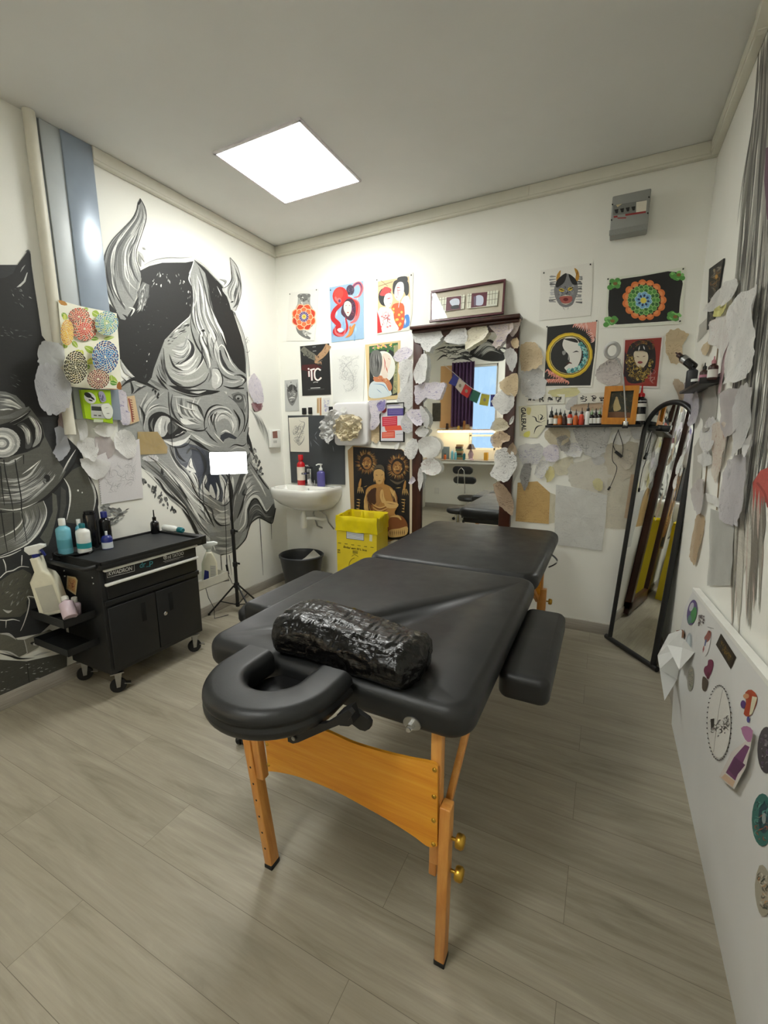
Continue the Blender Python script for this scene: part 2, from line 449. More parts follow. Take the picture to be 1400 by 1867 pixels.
tc = nt.nodes.new('ShaderNodeTexCoord'); sx = nt.nodes.new('ShaderNodeSeparateXYZ'); rp = nt.nodes.new('ShaderNodeValToRGB')
nt.links.new(tc.outputs['Generated'], sx.inputs[0]); nt.links.new(sx.outputs[2], rp.inputs[0])
rp.color_ramp.elements[0].position = .0; rp.color_ramp.elements[0].color = (.50, .74, 1.0, 1)
rp.color_ramp.elements[1].position = .5; rp.color_ramp.elements[1].color = (.56, .78, 1.0, 1)
nt.links.new(rp.outputs[0], bg.inputs[0]); bg.inputs[1].default_value = SKY
SC.view_settings.exposure = EXPO
# ------------------------------------------------------------------ treatment table
def mat_leather():
    t = NT('black vinyl leather'); co = t.coord()
    v = t.n('TexVoronoi'); v.inputs['Scale'].default_value = 420; t.l(co, v.inputs['Vector'])
    n = t.noise(co, 5, 3)
    c = t.ramp(n, [(.3, C(19, 20, 21)), (.7, C(26, 27, 28))])
    r = t.ramp(t.noise(co, 9, 3), [(.3, (.40, .40, .40, 1)), (.7, (.5, .5, .5, 1))])
    h = t.math('ADD', t.math('MULTIPLY', v.outputs['Distance'], .3), t.math('MULTIPLY', t.noise(co, 6, 2), 1.2))
    t.bsdf(c, r, 0, t.bump(h, .22, .001)); return t.m
LEATHER = mat_leather()
def mat_wood(name, a, b_, c_, rot=0.0, rough=.35, sc=(3, 40, 40)):
    t = NT(name); co = t.coord(sc)
    g = t.noise(co, 1.0, 6, .6, .8); g2 = t.noise(t.coord((sc[0]*2, sc[1]*5, sc[2]*5)), 1.0, 3)
    c = t.ramp(g, [(.25, a), (.5, b_), (.75, c_)])
    c = t.mix(.25, c, t.ramp(g2, [(.3, (.1, .1, .1, 1)), (.7, (.9, .9, .9, 1))]), 'SOFT_LIGHT')
    t.bsdf(c, rough, 0, t.bump(g2, .08, .0006)); return t.m
BEECH = mat_wood('varnished beech', C(190, 122, 54), C(208, 144, 70), C(220, 162, 90), sc=(30, 30, 3))
PLY = mat_wood('orange varnished plywood', C(214, 136, 30), C(226, 154, 44), C(234, 170, 66), sc=(2.2, 30, 26), rough=.28)
CHROME = plain('chrome', C(205, 205, 205), .12, 1.0, .02, 20)
STEEL = plain('brushed steel', C(170, 170, 168), .3, 1.0, .05, 60)
BRASS = plain('brass', C(190, 150, 60), .3, .9, .05, 60)
BLACKPL = plain('black plastic', C(22, 22, 23), .4, 0, .05, 40)
RUBBER = plain('black rubber', C(18, 18, 18), .7, 0, .05, 40)
TX0, TX1, TYF, TYB, TZ = 1.490, 2.278, -2.205, -.285, .72
YH = -1.235
table = thing('massage_table', 'black padded folding massage table on orange wooden legs in the middle of the room', 'massage table', (1.877, -1.25, 0))
# near half with its round face hole
b = MB(); b.slab(TX0, TX1, TYF, YH-.002, .638, TZ, .065, .030)
cush = b.build('cushion', LEATHER, table)
bmh = bmesh.new(); bmesh.ops.create_cone(bmh, cap_ends=True, segments=40, radius1=.062, radius2=.062, depth=.3)
for v in bmh.verts: v.co = Vector((v.co.x*1.05, v.co.y*1.0, v.co.z))
meh = bpy.data.meshes.new('h'); bmh.to_mesh(meh); bmh.free()
HC = on_z(690, 1140, TZ)
oh = bpy.data.objects.new('h', meh); COL.objects.link(oh); oh.location = (1.905, -1.93, .70)
md = cush.modifiers.new('hole', 'BOOLEAN'); md.operation = 'DIFFERENCE'; md.object = oh; md.solver = 'EXACT'
bpy.context.view_layer.update()
me2 = bpy.data.meshes.new_from_object(cush.evaluated_get(bpy.context.evaluated_depsgraph_get()))
cush.modifiers.clear(); cush.data = me2; bpy.data.objects.remove(oh); bpy.data.meshes.remove(meh); me2.name = 'cushion'
if not me2.materials: me2.materials.append(LEATHER)
b = MB(); b.slab(TX0, TX1, YH+.002, TYB, .640, TZ+.002, .075, .034); b.build('cushion', LEATHER, table)
# wooden rails under the cushions
b = MB()
for y0, y1 in ((TYF+.03, YH-.01), (YH+.01, TYB-.04)):
    for x in (TX0+.05, TX1-.05): b.box2((x-.012, y0+.05, .610), (x+.012, y1, .640), bev=.002)
    for y in (y0+.05, y1): b.box2((TX0+.05, y-.010, .605), (TX1-.05, y+.010, .640), bev=.002)
b.build('rail', BLACKPL, table)
# front leg frame
YL = -2.178
def leg_bar(p, q, w, d):
    """square wooden bar between two points; w across, d in depth"""
    b = MB(); p = Vector(p); q = Vector(q); a = (q-p); L = a.length; a.normalize()
    m = Matrix.Translation((p+q)/2) @ a.to_track_quat('Z', 'Y').to_matrix().to_4x4()
    # keep the bar's width along x
    z = a; x = Vector((1, 0, 0)); x = (x-z*x.dot(z)).normalized(); y = z.cross(x)
    m = Matrix(((x.x, y.x, z.x, (p.x+q.x)/2), (x.y, y.y, z.y, (p.y+q.y)/2), (x.z, y.z, z.z, (p.z+q.z)/2), (0, 0, 0, 1)))
    b.box((0, 0, 0), (w, d, L), mtx=m, bev=.003); return b
RX, LX = 2.2, 1.672
def knobs(par, pts):
    for p in pts:
        k = MB(); mt = Matrix.Translation(p) @ Matrix.Rotation(PI/2, 4, 'Y')
        k.lathe([(.004, 0), (.004, .012), (.015, .012), (.017, .016), (.017, .026), (.013, .031), (0, .032)], 14, mt); k.build('knob', BRASS, par)
yb = YL+.012
b = leg_bar((RX-.004, yb, .66), (RX-.004, yb, .285), .026, .026); up = b.build('leg', BEECH, table)
b = leg_bar((RX+.022, yb-.004, .455), (RX+.016, yb-.002, .012), .026, .034); lo = b.build('leg', BEECH, table)
knobs(lo, [(RX+.034, yb, .365), (RX+.034, yb, .275)])
b = MB(); b.box((RX+.016, yb-.002, .007), (.028, .036, .014), bev=.002); b.build('rubber_foot', RUBBER, lo)
b = leg_bar((LX-.055, yb, .66), (LX-.015, yb, .30), .026, .026); b.build('leg', BEECH, table)
b = leg_bar((LX-.066, yb+.002, .47), (LX, yb+.002, .012), .027, .036); lo = b.build('leg', BEECH, table)
b = MB(); b.box((LX, yb+.002, .007), (.029, .038, .014), bev=.002); b.build('rubber_foot', RUBBER, lo)
for k in range(6):
    b = MB(); f = .30+.115*k; p = Vector((LX-.066, yb-.016, .47)).lerp(Vector((LX, yb-.016, .012)), f)
    b.lathe([(.0035, 0), (0, .0006)], 10, Matrix.Translation(p) @ Matrix.Rotation(PI/2, 4, 'X')); b.build('peg_hole', RUBBER, lo)
# braces
b = leg_bar((RX+.040, yb+.11, .62), (RX+.010, yb+.03, .40), .016, .022); b.build('brace', BEECH, table)
b = leg_bar((RX-.016, yb+.035, .42), (RX-.018, yb+.03, .215), .02, .03); b.build('brace', BEECH, table)
b = leg_bar((LX+.13, yb+.20, .56), (LX-.0, yb+.03, .375), .018, .03); b.build('brace', BEECH, table)
b = leg_bar((LX-.02, yb+.026, .50), (LX+.0, yb+.026, .365), .020, .022); b.build('brace', BEECH, table)
# curved plywood panel between the front legs
z4 = Z(440, 1280, 3.182)
pl = Plane((0, YL-.012, 0), (0, -1, 0))
top = smooth_line([(132, 120), (300, 128), (480, 165), (640, 235), (800, 285), (960, 325), (1080, 348), (1120, 360), (1138, 380)], 5)
bot = smooth_line([(1135, 838), (1080, 838), (1000, 780), (860, 690), (700, 600), (560, 525), (420, 465), (300, 425), (200, 405), (156, 402)], 5)
outl = [pl.at(*p) for p in z4(top+bot+[(148, 330), (138, 210)])]
b = MB(); b.prism(outl, (0, .008, 0)); panel = b.build('end_panel', PLY, table)
for p in z4([(149, 245), (158, 363), (1121, 394), (1118, 548), (1115, 686), (1113, 823)]):
    q = pl.at(*p); b = MB(); b.lathe([(.0055, 0), (.005, .002), (.003, .0035), (0, .004)], 12, Matrix.Translation(q) @ Matrix.Rotation(PI/2, 4, 'X')); b.build('bolt', BRASS, panel)
# rear leg frame (seen under the far half)
yr = -.52
for x in (TX0+.10, TX1-.062):
    b = leg_bar((x, yr, .64), (x, yr, .28), .026, .026); b.build('leg', BEECH, table)
    b = leg_bar((x+.018, yr, .43), (x+.018, yr, .012), .030, .034); lo = b.build('leg', BEECH, table)
    b = MB(); b.box((x+.018, yr, .007), (.032, .036, .014)); b.build('rubber_foot', RUBBER, lo)
    knobs(lo, [(x+.034, yr, .36)] if x > 2 else [(x+.034, yr, .36)])
b = MB(); b.box2((TX0+.09, yr-.02, .40), (TX1-.06, yr-.012, .53)); b.build('end_panel', PLY, table)
b = leg_bar((TX1-.11, -.85, .62), (TX1-.075, yr, .36), .02, .03); b.build('brace', BEECH, table)
# steel lock plate on the near edge
q = on_y(751, 1318, TYF-.001); b = MB()
b.slab(q.x-.021, q.x+.021, -.0015, .0015, 0, .03, .001, .0004) if False else b.prism(
    [Vector((q.x+.021*math.cos(a), TYF-.003, q.z-.004+(.019*math.sin(a) if math.sin(a) > 0 else .012*math.sin(a)))) for a in [2*PI*k/24 for k in range(24)]], (0, .006, 0))
lp = b.build('lock_plate', STEEL, table)
b = MB(); b.lathe([(.009, 0), (.009, .012), (.006, .013), (.006, .02), (0, .02)], 6, Matrix.Translation((q.x, TYF-.003, q.z-.004)) @ Matrix.Rotation(PI/2, 4, 'X'), smooth=False); b.build('bolt', CHROME, lp)
# carrying strap on the right side
b = MB(); yy = on_x(1005, 1020, TX1+.005).y
for k, (dz, w) in enumerate(((0, .004),)):
    pts = [Vector((TX1-.004+.035*math.sin(PI*u), yy+.05*(u-.5)*-1, .69-.055*u)) for u in [i/10 for i in range(11)]]
    for i in range(10):
        a, c = pts[i], pts[i+1]; b.add([a+Vector((0, -.012, 0)), a+Vector((0, .012, 0)), c+Vector((0, .012, 0)), c+Vector((0, -.012, 0))], [(0, 1, 2, 3)], smooth=True)
        b.add([a+Vector((.004, -.012, 0)), a+Vector((.004, .012, 0)), c+Vector((.004, .012, 0)), c+Vector((.004, -.012, 0))], [(3, 2, 1, 0)], smooth=True)
b.build('carry_strap', BLACKPL, table)
# armrests
ya0, ya1 = -1.885, -1.372
b = MB(); b.slab(TX1-.012, TX1+.125, ya0, ya1, .570, .650, .03, .022); ar = b.build('armrest', LEATHER, table)
b = MB(); b.box2((TX1-.05, -1.66, .60), (TX1+.0, -1.60, .625), bev=.004); b.build('bracket', BLACKPL, ar)
b = MB(); b.slab(TX0-.200, TX0-.062, ya0+.03, ya1-.01, .585, .664, .035, .024); ar = b.build('armrest', LEATHER, table)
b = MB(); b.box2((TX0-.08, -1.66, .61), (TX0+.05, -1.60, .635), bev=.004); b.build('bracket', BLACKPL, ar)
# face cradle: horseshoe pad on a black bracket
HX, HY = 1.838, -2.285
def horseshoe(b, rmid, w, z0, z1, yend, re, groove=True):
    path = [(HX+rmid, yend)]+[(HX+rmid*math.cos(a), HY+rmid*1.0*math.sin(a)) for a in [-PI*k/28 for k in range(29)]]+[(HX-rmid, yend)]
    # cross-section (offset outward, z)
    zm = (z0+z1)/2; h = w/2; sec = []
    for cx, cz, a0 in ((h-re, z1-re, 0), (-h+re, z1-re, PI/2), (-h+re, z0+re, PI), (h-re, z0+re, 1.5*PI)):
        for k in range(7):
            a = a0+PI/2*k/6; sec.append((cx+re*math.cos(a), cz+re*math.sin(a)))
    if groove: sec += [(h, zm-.008), (h-.005, zm-.002), (h-.005, zm+.002), (h, zm+.008)]
    n = len(sec); P = [Vector((p[0], p[1], 0)) for p in path]; vs = []
    N = len(P)
    ends = []
    for i, p in enumerate(P):
        d = (P[min(i+1, N-1)]-P[max(i-1, 0)]).normalized(); o = Vector((-d.y, d.x, 0))*(1 if True else -1)
        if (p+o*.01-Vector((HX, HY+.05, 0))).length < (p-Vector((HX, HY+.05, 0))).length: o = -o
        vs += [Vector((p.x+o.x*a, p.y+o.y*a, z)) for a, z in sec]
    for e, (i, dy) in enumerate(((0, 1), (N-1, 1))):
        pass
    fs = []
    for i in range(N-1):
        for k in range(n): fs.append((i*n+k, i*n+(k+1) % n, (i+1)*n+(k+1) % n, (i+1)*n+k))
    fs += [tuple(range(n)), tuple(range((N-1)*n, N*n))]
    b.add(vs, fs, smooth=True)
b = MB(); horseshoe(b, .116, .098, .682, .752, TYF-.012, .024)
bmx = bmesh.new()
fc = b.build('face_cradle', LEATHER, table)
b = MB(); b.prism([Vector((HX+.02+.115*math.cos(a), HY+.105*math.sin(a), .670)) for a in [2*PI*k/30 for k in range(30)]], (0, 0, .012)); b.build('base_plate', BLACKPL, fc)
z3 = Z(340, 1040, 3.0435)
def side_plate(pts, y, th, name, par, m=BLACKPL):
    b = MB(); P = [on_y(px, py, y) for px, py in z3(pts)]; b.prism(P, (0, th, 0)); return b.build(name, m, par)
sp = side_plate([(556, 868), (775, 850), (900, 775), (920, 800), (890, 840), (780, 885), (620, 955), (590, 962), (562, 950)], -2.34, .012, 'support_arm', fc)
q = on_y(*z3([(596, 930)])[0], -2.341); b = MB(); b.lathe([(.005, 0), (.005, .003), (0, .004)], 12, Matrix.Translation(q) @ Matrix.Rotation(PI/2, 4, 'X')); b.build('rivet', STEEL, sp)
side_plate([(835, 800), (900, 770), (925, 850), (900, 866), (850, 862), (830, 830)], -2.30, .03, 'clamp', fc)
side_plate([(880, 760), (940, 780), (1005, 825), (1020, 850), (1015, 880), (990, 893), (960, 885), (905, 845)], -2.27, .012, 'lever', fc)
for dx in (-.05, .06):
    b = MB(); b.tube([(HX+dx, TYF+.02, .655), (HX+dx, TYF-.03, .658), (HX+dx, HY+.04, .658)], .008); b.build('rod', BLACKPL, fc)
# ------------------------------------------------------------------ wrapped pillow on the table
def mat_foil():
    t = NT('shiny black plastic film'); co = t.coord()
    h = t.math('ADD', t.noise(t.coord((16, 95, 95)), 1.0, 4, .6, 1.0), t.math('MULTIPLY', t.noise(co, 130, 3, .6, .6), .35))
    t.bsdf(t.ramp(t.noise(co, 8, 2), [(.3, C(8, 8, 8)), (.7, C(14, 13, 12))]), .10, 0, t.bump(h, .45, .004), Specular_IOR_Level=.35); return t.m
FOIL = mat_foil()
b = MB(); NU, NV = 150, 84
PX0, PX1, PYc, PZ0 = 1.705, 2.142, -2.095, TZ-.012
vs = []
def ridged(p, s, o=0): return 1-abs(noise.noise(Vector((p[0]*s[0]+o, p[1]*s[1]+o, p[2]*s[2]))))*2
for i in range(NU+1):
    u = i/NU; x = PX0+(PX1-PX0)*u
    e = min(u, 1-u)*(PX1-PX0)
    rl = .075 if u < .5 else .045
    f = math.sqrt(max(0, 1-(1-min(1, e/rl))**2.6)) if e < rl else 1
    f = max(f, .02)
    hy = (.104-.012*u)*f; hz = (.060-.014*u**1.5)*f
    for k in range(NV):
        a = 2*PI*k/NV; ca, sa = math.cos(a), math.sin(a)
        y = hy*math.copysign(abs(ca)**.72, ca); z = hz*math.copysign(abs(sa)**.8, sa)
        p = Vector((x, PYc+y+.012*math.sin(u*5), PZ0+.058-.012*u+z))
        w = .0045*ridged((x, y, z), (10, 42, 42), 3.1)+.0022*ridged((x, y, z), (60, 60, 60), 9)+.003*noise.noise(Vector((x*14, y*14, z*14)))
        n = Vector((0, ca, sa)).normalized(); p += n*w*(.3+.7*f)
        if u > .9: p.x += .006*noise.noise(Vector((y*60, z*60, 4))) ; p += n*.006*(u-.9)*10*noise.noise(Vector((a*6, 1, 2)))
        p.z = max(p.z, TZ+.0005); vs.append(p)
fs = []
for i in range(NU):
    for k in range(NV): fs.append((i*NV+k, i*NV+(k+1) % NV, (i+1)*NV+(k+1) % NV, (i+1)*NV+k))
fs += [tuple(range(NV-1, -1, -1)), tuple(range(NU*NV, NU*NV+NV))]
b.add(vs, fs, smooth=True); pil = b.build('pillow', FOIL); tag(pil, 'pillow wrapped in crinkled shiny black plastic film lying on the massage table', 'pillow')

# ------------------------------------------------------------------ tool trolley
CABM = plain('black powder coated steel', C(27, 28, 29), .5, .1, .06, 25, .05, 700)
CABT = plain('black ribbed mat', C(36, 38, 40), .55, 0, .06, 25)
HANDLE = plain('white aluminium bar', C(236, 236, 232), .35, 0, .03, 30)
tro = thing('tool_trolley', 'black steel tool trolley on castors against the left wall', 'tool trolley', (.22, -1.57, 0))
YA, YB, XF = -1.850, -1.298, .405
b = MB(); b.box2((.06, YA, .122), (XF-.012, YB, .672), bev=.003); b.build('body', CABM, tro)
b = MB(); b.box2((.03, YA-.012, .668), (.432, YB+.012, .694), bev=.004)
for a, c in (((.03, YA-.012), (.432, YA-.004)), ((.03, YB+.004), (.432, YB+.012)), ((.03, YA-.012), (.038, YB+.012)), ((.424, YA-.012), (.432, YB+.012))):
    b.box2((a[0], a[1], .69), (c[0], c[1], .708), bev=.002)
b.build('tray_top', CABM, tro)
b = MB(); b.box2((.042, YA+.0, .694), (.42, YB-.0, .697)); b.build('tray_mat', CABT, tro)
for z0, z1, hz in ((.596, .662, .660), (.512, .590, .588)):
    b = MB(); b.box2((XF-.014, YA+.022, z0), (XF+.003, YB-.022, z1), bev=.002); d = b.build('drawer', CABM, tro)
    b = MB(); b.box2((XF-.002, YA+.012, hz-.008), (XF+.018, YB-.010, hz+.005), bev=.003); b.build('handle', HANDLE, d)
    if z0 > .59: DR = d
b = MB(); b.box2((XF-.012, YA+.004, .482), (XF+.004, YB-.004, .506), bev=.002); b.build('rail', CABM, tro)
YM2 = -1.586
for y0, y1 in ((YA+.014, YM2-.002), (YM2+.002, YB-.014)):
    b = MB(); b.box2((XF-.014, y0, .148), (XF+.002, y1, .468), bev=.003); d = b.build('door', CABM, tro)
    yc = YM2-.075 if y1 < YM2 else YM2+.085
    b = MB(); b.box2((XF-.004, yc-.012, .335), (XF+.0026, yc+.014, .435), bev=.001); b.build('recessed_grip', plain('deep black', C(5, 5, 5), .9), d)
    if y0 > YM2:
        b = MB(); b.lathe([(.011, 0), (.011, .004), (.009, .006), (.003, .006), (.003, .004), (0, .004)], 18, Matrix.Translation((XF+.002, YM2+.045, .330)) @ Matrix.Rotation(PI/2, 4, 'Y')); b.build('lock', CHROME, d)
PLF = Plane((XF+.0035, 0, 0), (1, 0, 0))
W_ = C(210, 210, 208)
zf = Z(0, 900, 3.3333)
a = Art(PLF, .0003, zf)
for p, q in (((650, 467), (815, 427)), ((815, 427), (817, 470)), ((817, 470), (652, 511)), ((652, 511), (650, 467))): a.stroke([p, q], 2.2, W_, per=1)
a.text('KWADRON', [(660, 475), (803, 440), (803, 465), (660, 500)], W_, .03)
a.stroke([(680, 503), (803, 473)], 2, W_, per=1); a.build('lettering', INK, DR, 'white boxed lettering')
a = Art(PLF, .0003, zf); TEAL = C(70, 150, 160)
a.text('dr', [(849, 419), (886, 410), (886, 444), (849, 453)], TEAL, .01); a.text('p', [(908, 412), (930, 407), (930, 438), (908, 445)], TEAL, .01); a.stroke([(888, 445), (906, 441)], 3, TEAL, per=1)
a.build('lettering', INK, DR, 'teal lettering')
a = Art(PLF, .0003, zf)
a.ell(1004, 388, 12, 13, W_); a.ell(1004, 388, 8, 9, C(25, 25, 26)); a.ell(1004, 384, 6, 4, W_); a.poly([(1000, 388), (1008, 386), (1004, 398)], W_)
a.text('HI TATOO', [(1021, 377), (1116, 350), (1116, 371), (1021, 398)], W_, .02); a.stroke([(992, 413), (1115, 381)], 2, W_, per=1); a.stroke([(1000, 418), (1090, 395)], 1.2, W_, per=1)
a.build('lettering', INK, DR, 'white lettering with a round emblem')
for x, y in ((.09, YA+.035), (.36, YA+.045), (.36, YB-.04), (.09, YB-.04)):
    c = MB(); c.lathe([(.0, -.011), (.034, -.011), (.037, -.007), (.037, .007), (.034, .011), (0, .011)], 24, Matrix.Translation((x, y, .0371)) @ Matrix.Rotation(math.radians(60), 4, 'Z') @ Matrix.Rotation(PI/2, 4, 'X'))
    cs = c.build('castor', RUBBER, tro)
    c = MB(); mt = Matrix.Translation((x, y, 0)) @ Matrix.Rotation(math.radians(60), 4, 'Z')
    for s in (-1, 1): c.prism([mt @ Vector(p) for p in ((-.008, s*.016, .032), (.008, s*.016, .032), (.020, s*.016, .105), (-.012, s*.016, .105))], mt.to_3x3() @ Vector((0, s*.003, 0)))
    c.box((0, 0, .108), (.06, .045, .006), mtx=mt); c.box((.028, 0, .05), (.03, .03, .004), mtx=mt @ Matrix.Rotation(.3, 4, 'Y')); c.build('fork', STEEL, cs)
# handles and side racks
b = MB(); b.tube([(.40, YA-.01, .685), (.40, YA-.05, .684), (.39, YA-.062, .684), (.10, YA-.062, .684), (.09, YA-.05, .684), (.09, YA-.01, .685)], .011); b.build('push_handle', CABM, tro)
b = MB(); b.box2((.045, YB+.012, .648), (.40, YB+.075, .700), bev=.004); b.build('side_ledge', CABM, tro)
for z0, z1, dx in ((.415, .455, 0.0), (.275, .31, .0)):
    b = MB(); b.box2((.04, YA-.145, z0), (.33, YA-.002, z0+.004))
    b.box2((.04, YA-.145, z0), (.33, YA-.141, z1)); b.box2((.04, YA-.145, z0), (.044, YA-.002, z1)); b.box2((.326, YA-.145, z0), (.33, YA-.002, z1)); b.build('side_rack', CABM, tro)
b = MB()
b.box2((.20, YB+.002, .36), (.36, YB+.26, .363)); b.box2((.20, YB+.257, .36), (.36, YB+.26, .415)); b.box2((.20, YB+.02, .36), (.204, YB+.26, .415)); b.box2((.356, YB+.02, .36), (.36, YB+.26, .415))
b.build('side_basket', plain('translucent white plastic', C(205, 203, 192), .35, 0, .03, 20), tro, 'pale plastic basket on the side')
for yy, zz in ((YA-.001, .62), (YA-.001, .59)):
    for xx in (.34, .10):
        b = MB(); b.lathe([(.006, 0), (.005, .003), (0, .004)], 12, Matrix.Translation((xx, yy, zz)) @ Matrix.Rotation(PI/2, 4, 'X')); b.build('screw', CHROME, tro)
PSIDE = Plane((0, YA-.001, 0), (0, -1, 0)); z6 = Z(60, 900, 7.7778)
a = Art(PSIDE, .0012, z6); a.paper([(485, 1165), (600, 1185), (632, 1230), (605, 1440), (475, 1350)], C(206, 186, 140))
a.poly([(500, 1190), (590, 1205), (612, 1240), (592, 1405), (490, 1335)], C(196, 150, 96))
rn = random.Random(3); a.scribble([(505, 1210), (600, 1230), (585, 1380), (500, 1330)], 14, 80, 10, [C(150, 60, 30), C(120, 40, 24), C(180, 90, 50)], rn)
tag(a.build('sticker', INK), 'tan sticker with a red brown figure on the left side of the black trolley', 'sticker')

# ------------------------------------------------------------------ bottles
def colmat(name, col, rough=.3, **k): return plain(name, col, rough, 0, .03, 30, **k)
def bottle(name, label, cat, at, body, cap, bm, cm, lab=None, lm=None, n=20, group=None, tilt=None, sq=None, extra=None):
    """body, cap, label: lists of (radius, height)"""
    t = thing(name, label, cat, at, 0, group)
    sc = Matrix.Diagonal((1, sq or 1, 1, 1))
    def part(nm, prof, m):
        b = MB(); b.lathe(prof, n, sc); b.build(nm, m, t, local=True)
    part('body', body, bm); part('cap', cap, cm)
    if lab: part('paper_label', lab, lm)
    if tilt: t.rotation_euler = tilt
    return t
def prof(r, h, sh, rn, nh):
    """body radius, height of shoulder start, shoulder height, neck radius, neck height"""
    return [(r*.92, 0), (r, .004), (r, h), (r*.93, h+sh*.45), (rn*1.2, h+sh*.9), (rn, h+sh), (rn, h+sh+nh)]
def capp(r, z, h): return [(r, z), (r, z+h*.9), (r*.9, z+h), (0, z+h)]
ZTT = .697
LBLUE = colmat('pale blue plastic', C(120, 190, 208), .2); WHITE = colmat('glossy white plastic', C(232, 234, 230), .25); TEALM = colmat('teal plastic', C(20, 110, 120), .3)
NAVY = colmat('navy plastic', C(34, 44, 120), .3); BLK = colmat('glossy black plastic', C(20, 20, 22), .2); CREAM = colmat('cream plastic', C(226, 222, 200), .3)
def dish(at):
    t = thing('steel_dish', 'shallow steel dish under the bottles on the black trolley', 'dish', at)
    b = MB(); b.lathe([(0, 0), (.062, 0), (.082, .016), (.084, .016), (.064, -.0), (.0, .002)] if False else [(0, 0), (.070, 0), (.086, .014), (.088, .014), (.072, .0), (0, .0015)], 32); b.build('bowl', STEEL, t, local=True)
p1 = on_z(118, 1002, ZTT+.002); p1 = Vector((max(p1.x, .09), p1.y, 0))
dish((.112, -1.795, ZTT+.0005))
bottle('lotion_bottle', 'pale blue bottle with a white cap on the steel dish', 'bottle', (.082, -1.822, ZTT+.004), prof(.038, .118, .024, .016, .004), capp(.018, .145, .034), LBLUE, WHITE, [(.0384, .03), (.0384, .075)], colmat('aqua label', C(90, 160, 175), .4), sq=.8)
tt = bottle('lotion_bottle', 'white bottle with a teal cap beside the pale blue bottle', 'bottle', (.150, -1.768, ZTT+.004), prof(.037, .105, .02, .014, .004), capp(.016, .128, .022), WHITE, TEALM, [(.0374, .025), (.0374, .052)], colmat('teal label', C(40, 150, 155), .4), sq=.8)
bottle('lotion_bottle', 'slim bottle with a white cap behind the teal capped bottle', 'bottle', (.062, -1.735, ZTT+.001), prof(.018, .11, .02, .008, .003), capp(.010, .131, .03), LBLUE, WHITE)
bottle('spray_can', 'tall plain black can at the back of the trolley top', 'can', (.075, -1.685, ZTT), prof(.030, .175, .01, .024, .002), capp(.025, .186, .012), BLK, BLK)
bottle('spray_bottle', 'black bottle with a blue cap at the back of the trolley top', 'bottle', (.078, -1.612, ZTT), prof(.028, .13, .02, .013, .004), capp(.016, .152, .032), BLK, NAVY)
bottle('pump_jar', 'small blue and white jar with a white nozzle in front of the black cans', 'jar', (.165, -1.662, ZTT), [(.024, 0), (.026, .003), (.026, .055), (.020, .068), (.008, .072)], capp(.006, .072, .022), NAVY, WHITE, [(.0263, .004), (.0263, .036)], colmat('white label', C(214, 220, 226), .4))
bottle('dropper_bottle', 'black dropper bottle standing at the far right end of the trolley top', 'bottle', (.075, -1.318, ZTT), prof(.024, .06, .02, .010, .004), [(.011, .083), (.011, .10), (.004, .105), (.003, .145), (0, .146)], BLK, BLK)
# white bottle lying behind with its teal nozzle
t = thing('squeeze_bottle', 'white squeeze bottle with teal nozzle lying on the right ledge of the trolley', 'bottle', (.20, -1.262, .702+.020))
m = Matrix.Rotation(-PI/2, 4, 'Y') @ Matrix.Rotation(.0, 4, 'X')
mm = Matrix.Rotation(math.radians(0), 4, 'Z') @ Matrix.Rotation(PI/2, 4, 'Y')
b = MB(); b.lathe([(.016, -.12), (.020, -.115), (.020, -.02), (.012, 0), (.009, .01)], 18, mm); b.build('body', WHITE, t, local=True)
b = MB(); b.lathe([(.014, .008), (.017, .012), (.017, .045), (.012, .052), (0, .052)], 18, mm); b.build('cap', TEALM, t, local=True)

def trigger_spray(label, at, body_poly, th, head, colbody, colhead, colneck, tilt, name='trigger_spray_bottle', lab=None, labm=None):
    """flat-sided trigger bottle from a side outline in its own xz plane"""
    t = thing(name, label, 'spray bottle', at); t.rotation_euler = tilt
    def sl(poly, th, nm, m, bev=.006):
        bm = bmesh.new(); vs = [bm.verts.new((p[0], -th/2, p[1])) for p in poly]; f = bm.faces.new(vs)
        r = bmesh.ops.extrude_face_region(bm, geom=[f]); vv = [g for g in r['geom'] if isinstance(g, bmesh.types.BMVert)]
        for v in vv: v.co.y += th
        bmesh.ops.recalc_face_normals(bm, faces=list(bm.faces))
        bmesh.ops.bevel(bm, geom=[e for e in bm.edges if abs(e.verts[0].co.y-e.verts[1].co.y) < 1e-6], offset=bev, segments=3, profile=.5, affect='EDGES', clamp_overlap=True)
        b = MB(); b.bm(bm, smooth=True); return b.build(nm, m, t, local=True)
    sl(body_poly, th, 'body', colbody, .010)
    b = MB(); b.lathe([(.016, head-.006), (.016, head+.016), (0, head+.016)], 18); b.build('collar', colneck, t, local=True)
    hp = [(-.022, head+.016), (.020, head+.014), (.022, head+.030), (.050, head+.040), (.052, head+.052), (.030, head+.060), (-.03, head+.056), (-.036, head+.040)]
    sl(hp, .026, 'trigger_head', colhead, .005)
    sl([(.022, head+.032), (.032, head+.034), (.040, head+.0), (.034, head-.004)], .012, 'trigger', colneck, .002)
    if lab:
        b = MB(); q = [Vector((p[0], -th/2-.0008, p[1])) for p in lab]; b.add(q, [tuple(range(len(q)))]); b.add([Vector((p.x, th/2+.0008, p.z)) for p in q], [tuple(range(len(q)-1, -1, -1))]); b.build('paper_label', labm, t, local=True)
    return t
BP = [(-.045, 0), (.045, 0), (.048, .03), (.046, .12), (.030, .165), (.016, .195), (-.016, .195), (-.030, .165), (-.046, .12), (-.048, .03)]
t = trigger_spray('white trigger spray bottle with a blue label in the pale basket beside the trolley', (.285, YB+.175, .3635), BP, .055, .20, CREAM, WHITE, WHITE, (0, .04, math.radians(50)), lab=[(-.038, .02), (-.006, .02), (-.006, .075), (-.030, .085)], labm=NAVY)
